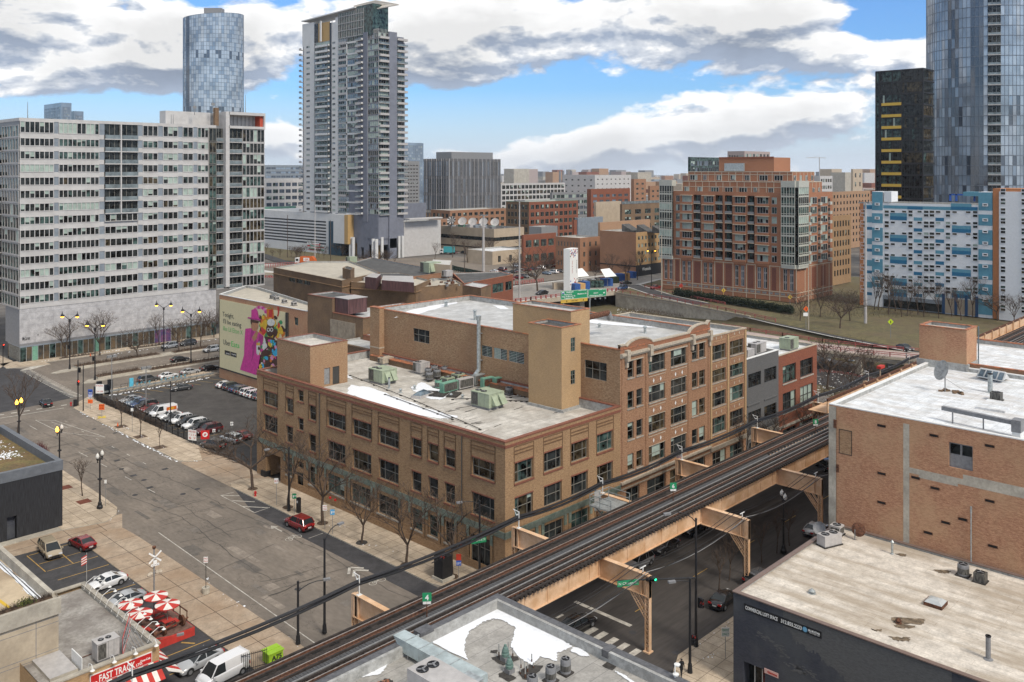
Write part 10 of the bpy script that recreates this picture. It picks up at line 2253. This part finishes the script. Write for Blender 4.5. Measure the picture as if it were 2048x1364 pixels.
bd_=Tg('bike_share_station','pale blue bike share kiosk with a row of docked bicycles behind the crash barrier','bike station',(91,205.6,.14));b=MB();b.cx_((88.0,205.4,.14),.9,.25,2.3);b.bd_('kiosk',mX('bike_blue',(.10,.45,.62),.6,vR=.05),bd_)
for i in rA(11):
 x=89.4+i*.95+(2 if i>3 else 0);bb=Tg('docked_bicycle','%s pale blue share bicycle from the kiosk behind the crash barrier'%ORD[i],'bicycle',(x,205.6,.14),'docked share bicycles');
 for dy in(-.5,.5):
  b=MB();
  for k in rA(10):a0,a1=2*mP*k/10,2*mP*(k+1)/10;b.bar((x,205.6+dy+.33*mC(a0),.5+.33*mS(a0)),(x,205.6+dy+.33*mC(a1),.5+.33*mS(a1)),.05)
  b.bd_('wheel',BLM,bb)
 b=MB();b.bar((x,205.15,.5),(x,205.8,.9),.07);b.bar((x,205.8,.9),(x,206.1,.5),.07);b.bar((x,205.15,.5),(x,205.3,1.15),.06);b.bar((x-.25,205.3,1.15),(x+.25,205.3,1.15),.05);b.bd_('frame',MATS['bike_blue'],bb)
for x0 in(86.2,97):
 b=MB();
 for z in(.6,1.1):b.bar((x0,206.8,z),(x0+6,206.9,z),.06)
 for k in rA(5):b.bar((x0+k*1.5,206.8,.14),(x0+k*1.5,206.8,1.15),.06)
 tG(b.bd_('pavement_railing',BLM),'black tube railing on the avenue pavement %s the bike kiosk'%('left of' if x0<90 else 'right of'),'railing')
for(px,py,ptop,lb)in((223.5,800,712,'grey floodlight pole with a lamp head behind the crash barrier'),(292,820,735,'floodlight pole with twin heads rising from the car park'),(341,850,762,'plain dark pole rising among the parked cars'),(166.5,822,730,'thin dark pole beside the route shields')):
 q=at(px,py,.1);h=50-(ptop-HY)*q.dot(Ve((*fw,0)))/FL;t=Tg('floodlight_pole',lb,'pole',q);b=MB();b.tu(q,(q.x,q.y,h),.12,.09,8);b.bd_('pole',BLM if px in(341,166.5)else M.grey,t)
 if px in(223.5,292):b=MB();b.cx_((q.x-.5,q.y,h-.3),.9,.6,.5);b.cx_((q.x+.6,q.y,h-.3),.9,.6,.5);b.bd_('lamp_head',M.grey,t)
def hydrant(lB,x,y,z=.14):
 t=Tg('fire_hydrant',lB,'hydrant',(x,y,z));b=MB();b.La([(.2,0),(.2,.06),(.13,.1),(.13,.55),(.19,.58),(.17,.7),(.06,.8),(0,.83)],(x,y,z),10);b.tu((x-.24,y,z+.45),(x+.24,y,z+.45),.07,None,8);b.tu((x,y,z+.4),(x,y-.22,z+.4),.09,None,8);b.bd_('body',mX('hydrant_red',(.45,.02,.02),.5,vR=.05),t)
hydrant('red fire hydrant at the kerb between the wide tree and the street',71.95,123.5);q=at(138,812,.14);hydrant('red hydrant near the dashed crosswalk corner',q.x+.4,q.y)
def cone(lB,x,y,z=.14):
 t=Tg('traffic_cone',lB,'traffic cone',(x,y,z));b=MB();b.bO(x-.2,x+.2,y-.2,y+.2,z,z+.05);b.bd_('base',BLM,t);b=MB();b.La([(.16,.05),(.03,.75),(0,.75)],(x,y,z),10);b.bd_('body',OS,t)
cone('orange traffic cone beside the young tree and snow',73.0,176.6);q=at(181,712,.16);cone('orange cone on the pavement before the showroom',q.x,q.y)
b=MB();b.bO(72.3,74.3,80.9,82.9,.14,.5,M.conc);b.bO(72.5,74.1,81.1,82.7,.5,3.0,BLM);tG(b.bd_('utility_cabinet',None),'large black utility cabinet on a concrete base near the corner','cabinet');b=MB();b.bO(72.6,73.1,112.7,113.2,.14,2.3,BLM);b.bO(72.58,72.6,112.8,113.1,1.6,1.9,M.sw);tG(b.bd_('pay_station',None),'black parking pay station beside the lamp post','pay station')
fdc=MB()
for dy in(0,1.3):fdc.La([(.0,0),(.18,0),(.18,.25),(0,.28)],(77.6,111.9-dy,1.2),10)
tG(fdc.bd_('standpipe',MATS['hydrant_red']),'pair of red fire hose inlets on the tan building wall','standpipe')
gt2=Tg('metal_gate','black metal gate with vertical bars beside the white van','gate',(45.9,81,.1));ff=Fr((45.6,80.9),(48.0,80.2));b=MB()
for k in rA(14):ff.bO(b,k*ff.L/13-.02,k*ff.L/13+.02,.1,2.0,0,.04)
ff.bO(b,0,ff.L,.4,.46,0,.04);ff.bO(b,0,ff.L,1.8,1.86,0,.04);b.bd_('bars',BLM,gt2)
dm=Tg('dumpster','bright lime green waste container beside the railway','dumpster',(49,80.6,.1));b=MB();b.bO(48.1,49.7,79.9,81.2,.3,1.3);b.bd_('bin',mX('lime_green_paint',(.30,.50,.03),.6,vR=.05),dm);b=MB();b.bO(48.0,49.8,79.8,81.3,1.3,1.4);b.bO(48.0,49.8,80.5,80.6,1.4,1.45);b.bd_('lid',MATS['lime_green_paint'],dm)
tX('A75',Fr((48.1,79.88),(49.7,79.88)),.3,.6,.5,BLM,dm,.02,bold=.02)
for(x,y,z,w_,h,lb,tx)in((91.9,72.6,5.8,.9,2.7,'grey vertical street banner before the four storey building','LC'),(111.6,73.0,6.6,.9,2.2,'white vertical sign panel above the peach railway girder','FOR LEASE')):
 t=Tg('street_banner',lb,'banner',(x,y,z));f_=Fr((x-w_*.35,y+.3),(x+w_*.35,y-.3));b=MB();f_.bO(b,0,f_.L,z,z+h,0,.05);b.bd_('panel',M.pale,t);tX(tx,f_,.1,z+h*.6,.3,MATS['sign_red']if 'LEASE' in tx else BLM,t,.06,wide=f_.L-.2)
for i in rA(3):
 t=Tg('railway_lamp','orange red hooded lamp on a bracket of the far railway stretch','lamp',(190+i*16,68,10.4),'hooded lamps on the far railway wall');b=MB();x=(182,203,224)[i];b.bO(x-.1,x+.1,68.2,68.4,9,12.4,M.ltan);b.bO(x-1.2,x+.8,67.7,68.5,12.4,12.9,AR);b.bt('hood',t)
 t.location=(x,68,10);b2=t.children[0]if t.children else None
# ---------------------------------------------------------------- pale winter haze over the far city
hz=MB();hz.bO(-320,8000,-800,8000,-7.5,190);ho=tG(hz.bd_('haze',None),kI='stuff');hm=bpy.data.materials.new('haze');hm.use_nodes=1;t=hm.node_tree
for n_ in list(t.nodes):t.nodes.remove(n_)
vo=t.nodes.new('ShaderNodeVolumePrincipled');dv(vo,'Density',.00005);dv(vo,'Color',(.86,.92,1,1));dv(vo,'Anisotropy',.2);mo=t.nodes.new('ShaderNodeOutputMaterial');t.links.new(vo.outputs[0],mo.inputs['Volume']);ho.data.materials[0]=hm
sc.cycles.volume_bounces=0;sc.cycles.max_bounces=5;sc.cycles.diffuse_bounces=3;sc.cycles.transparent_max_bounces=6
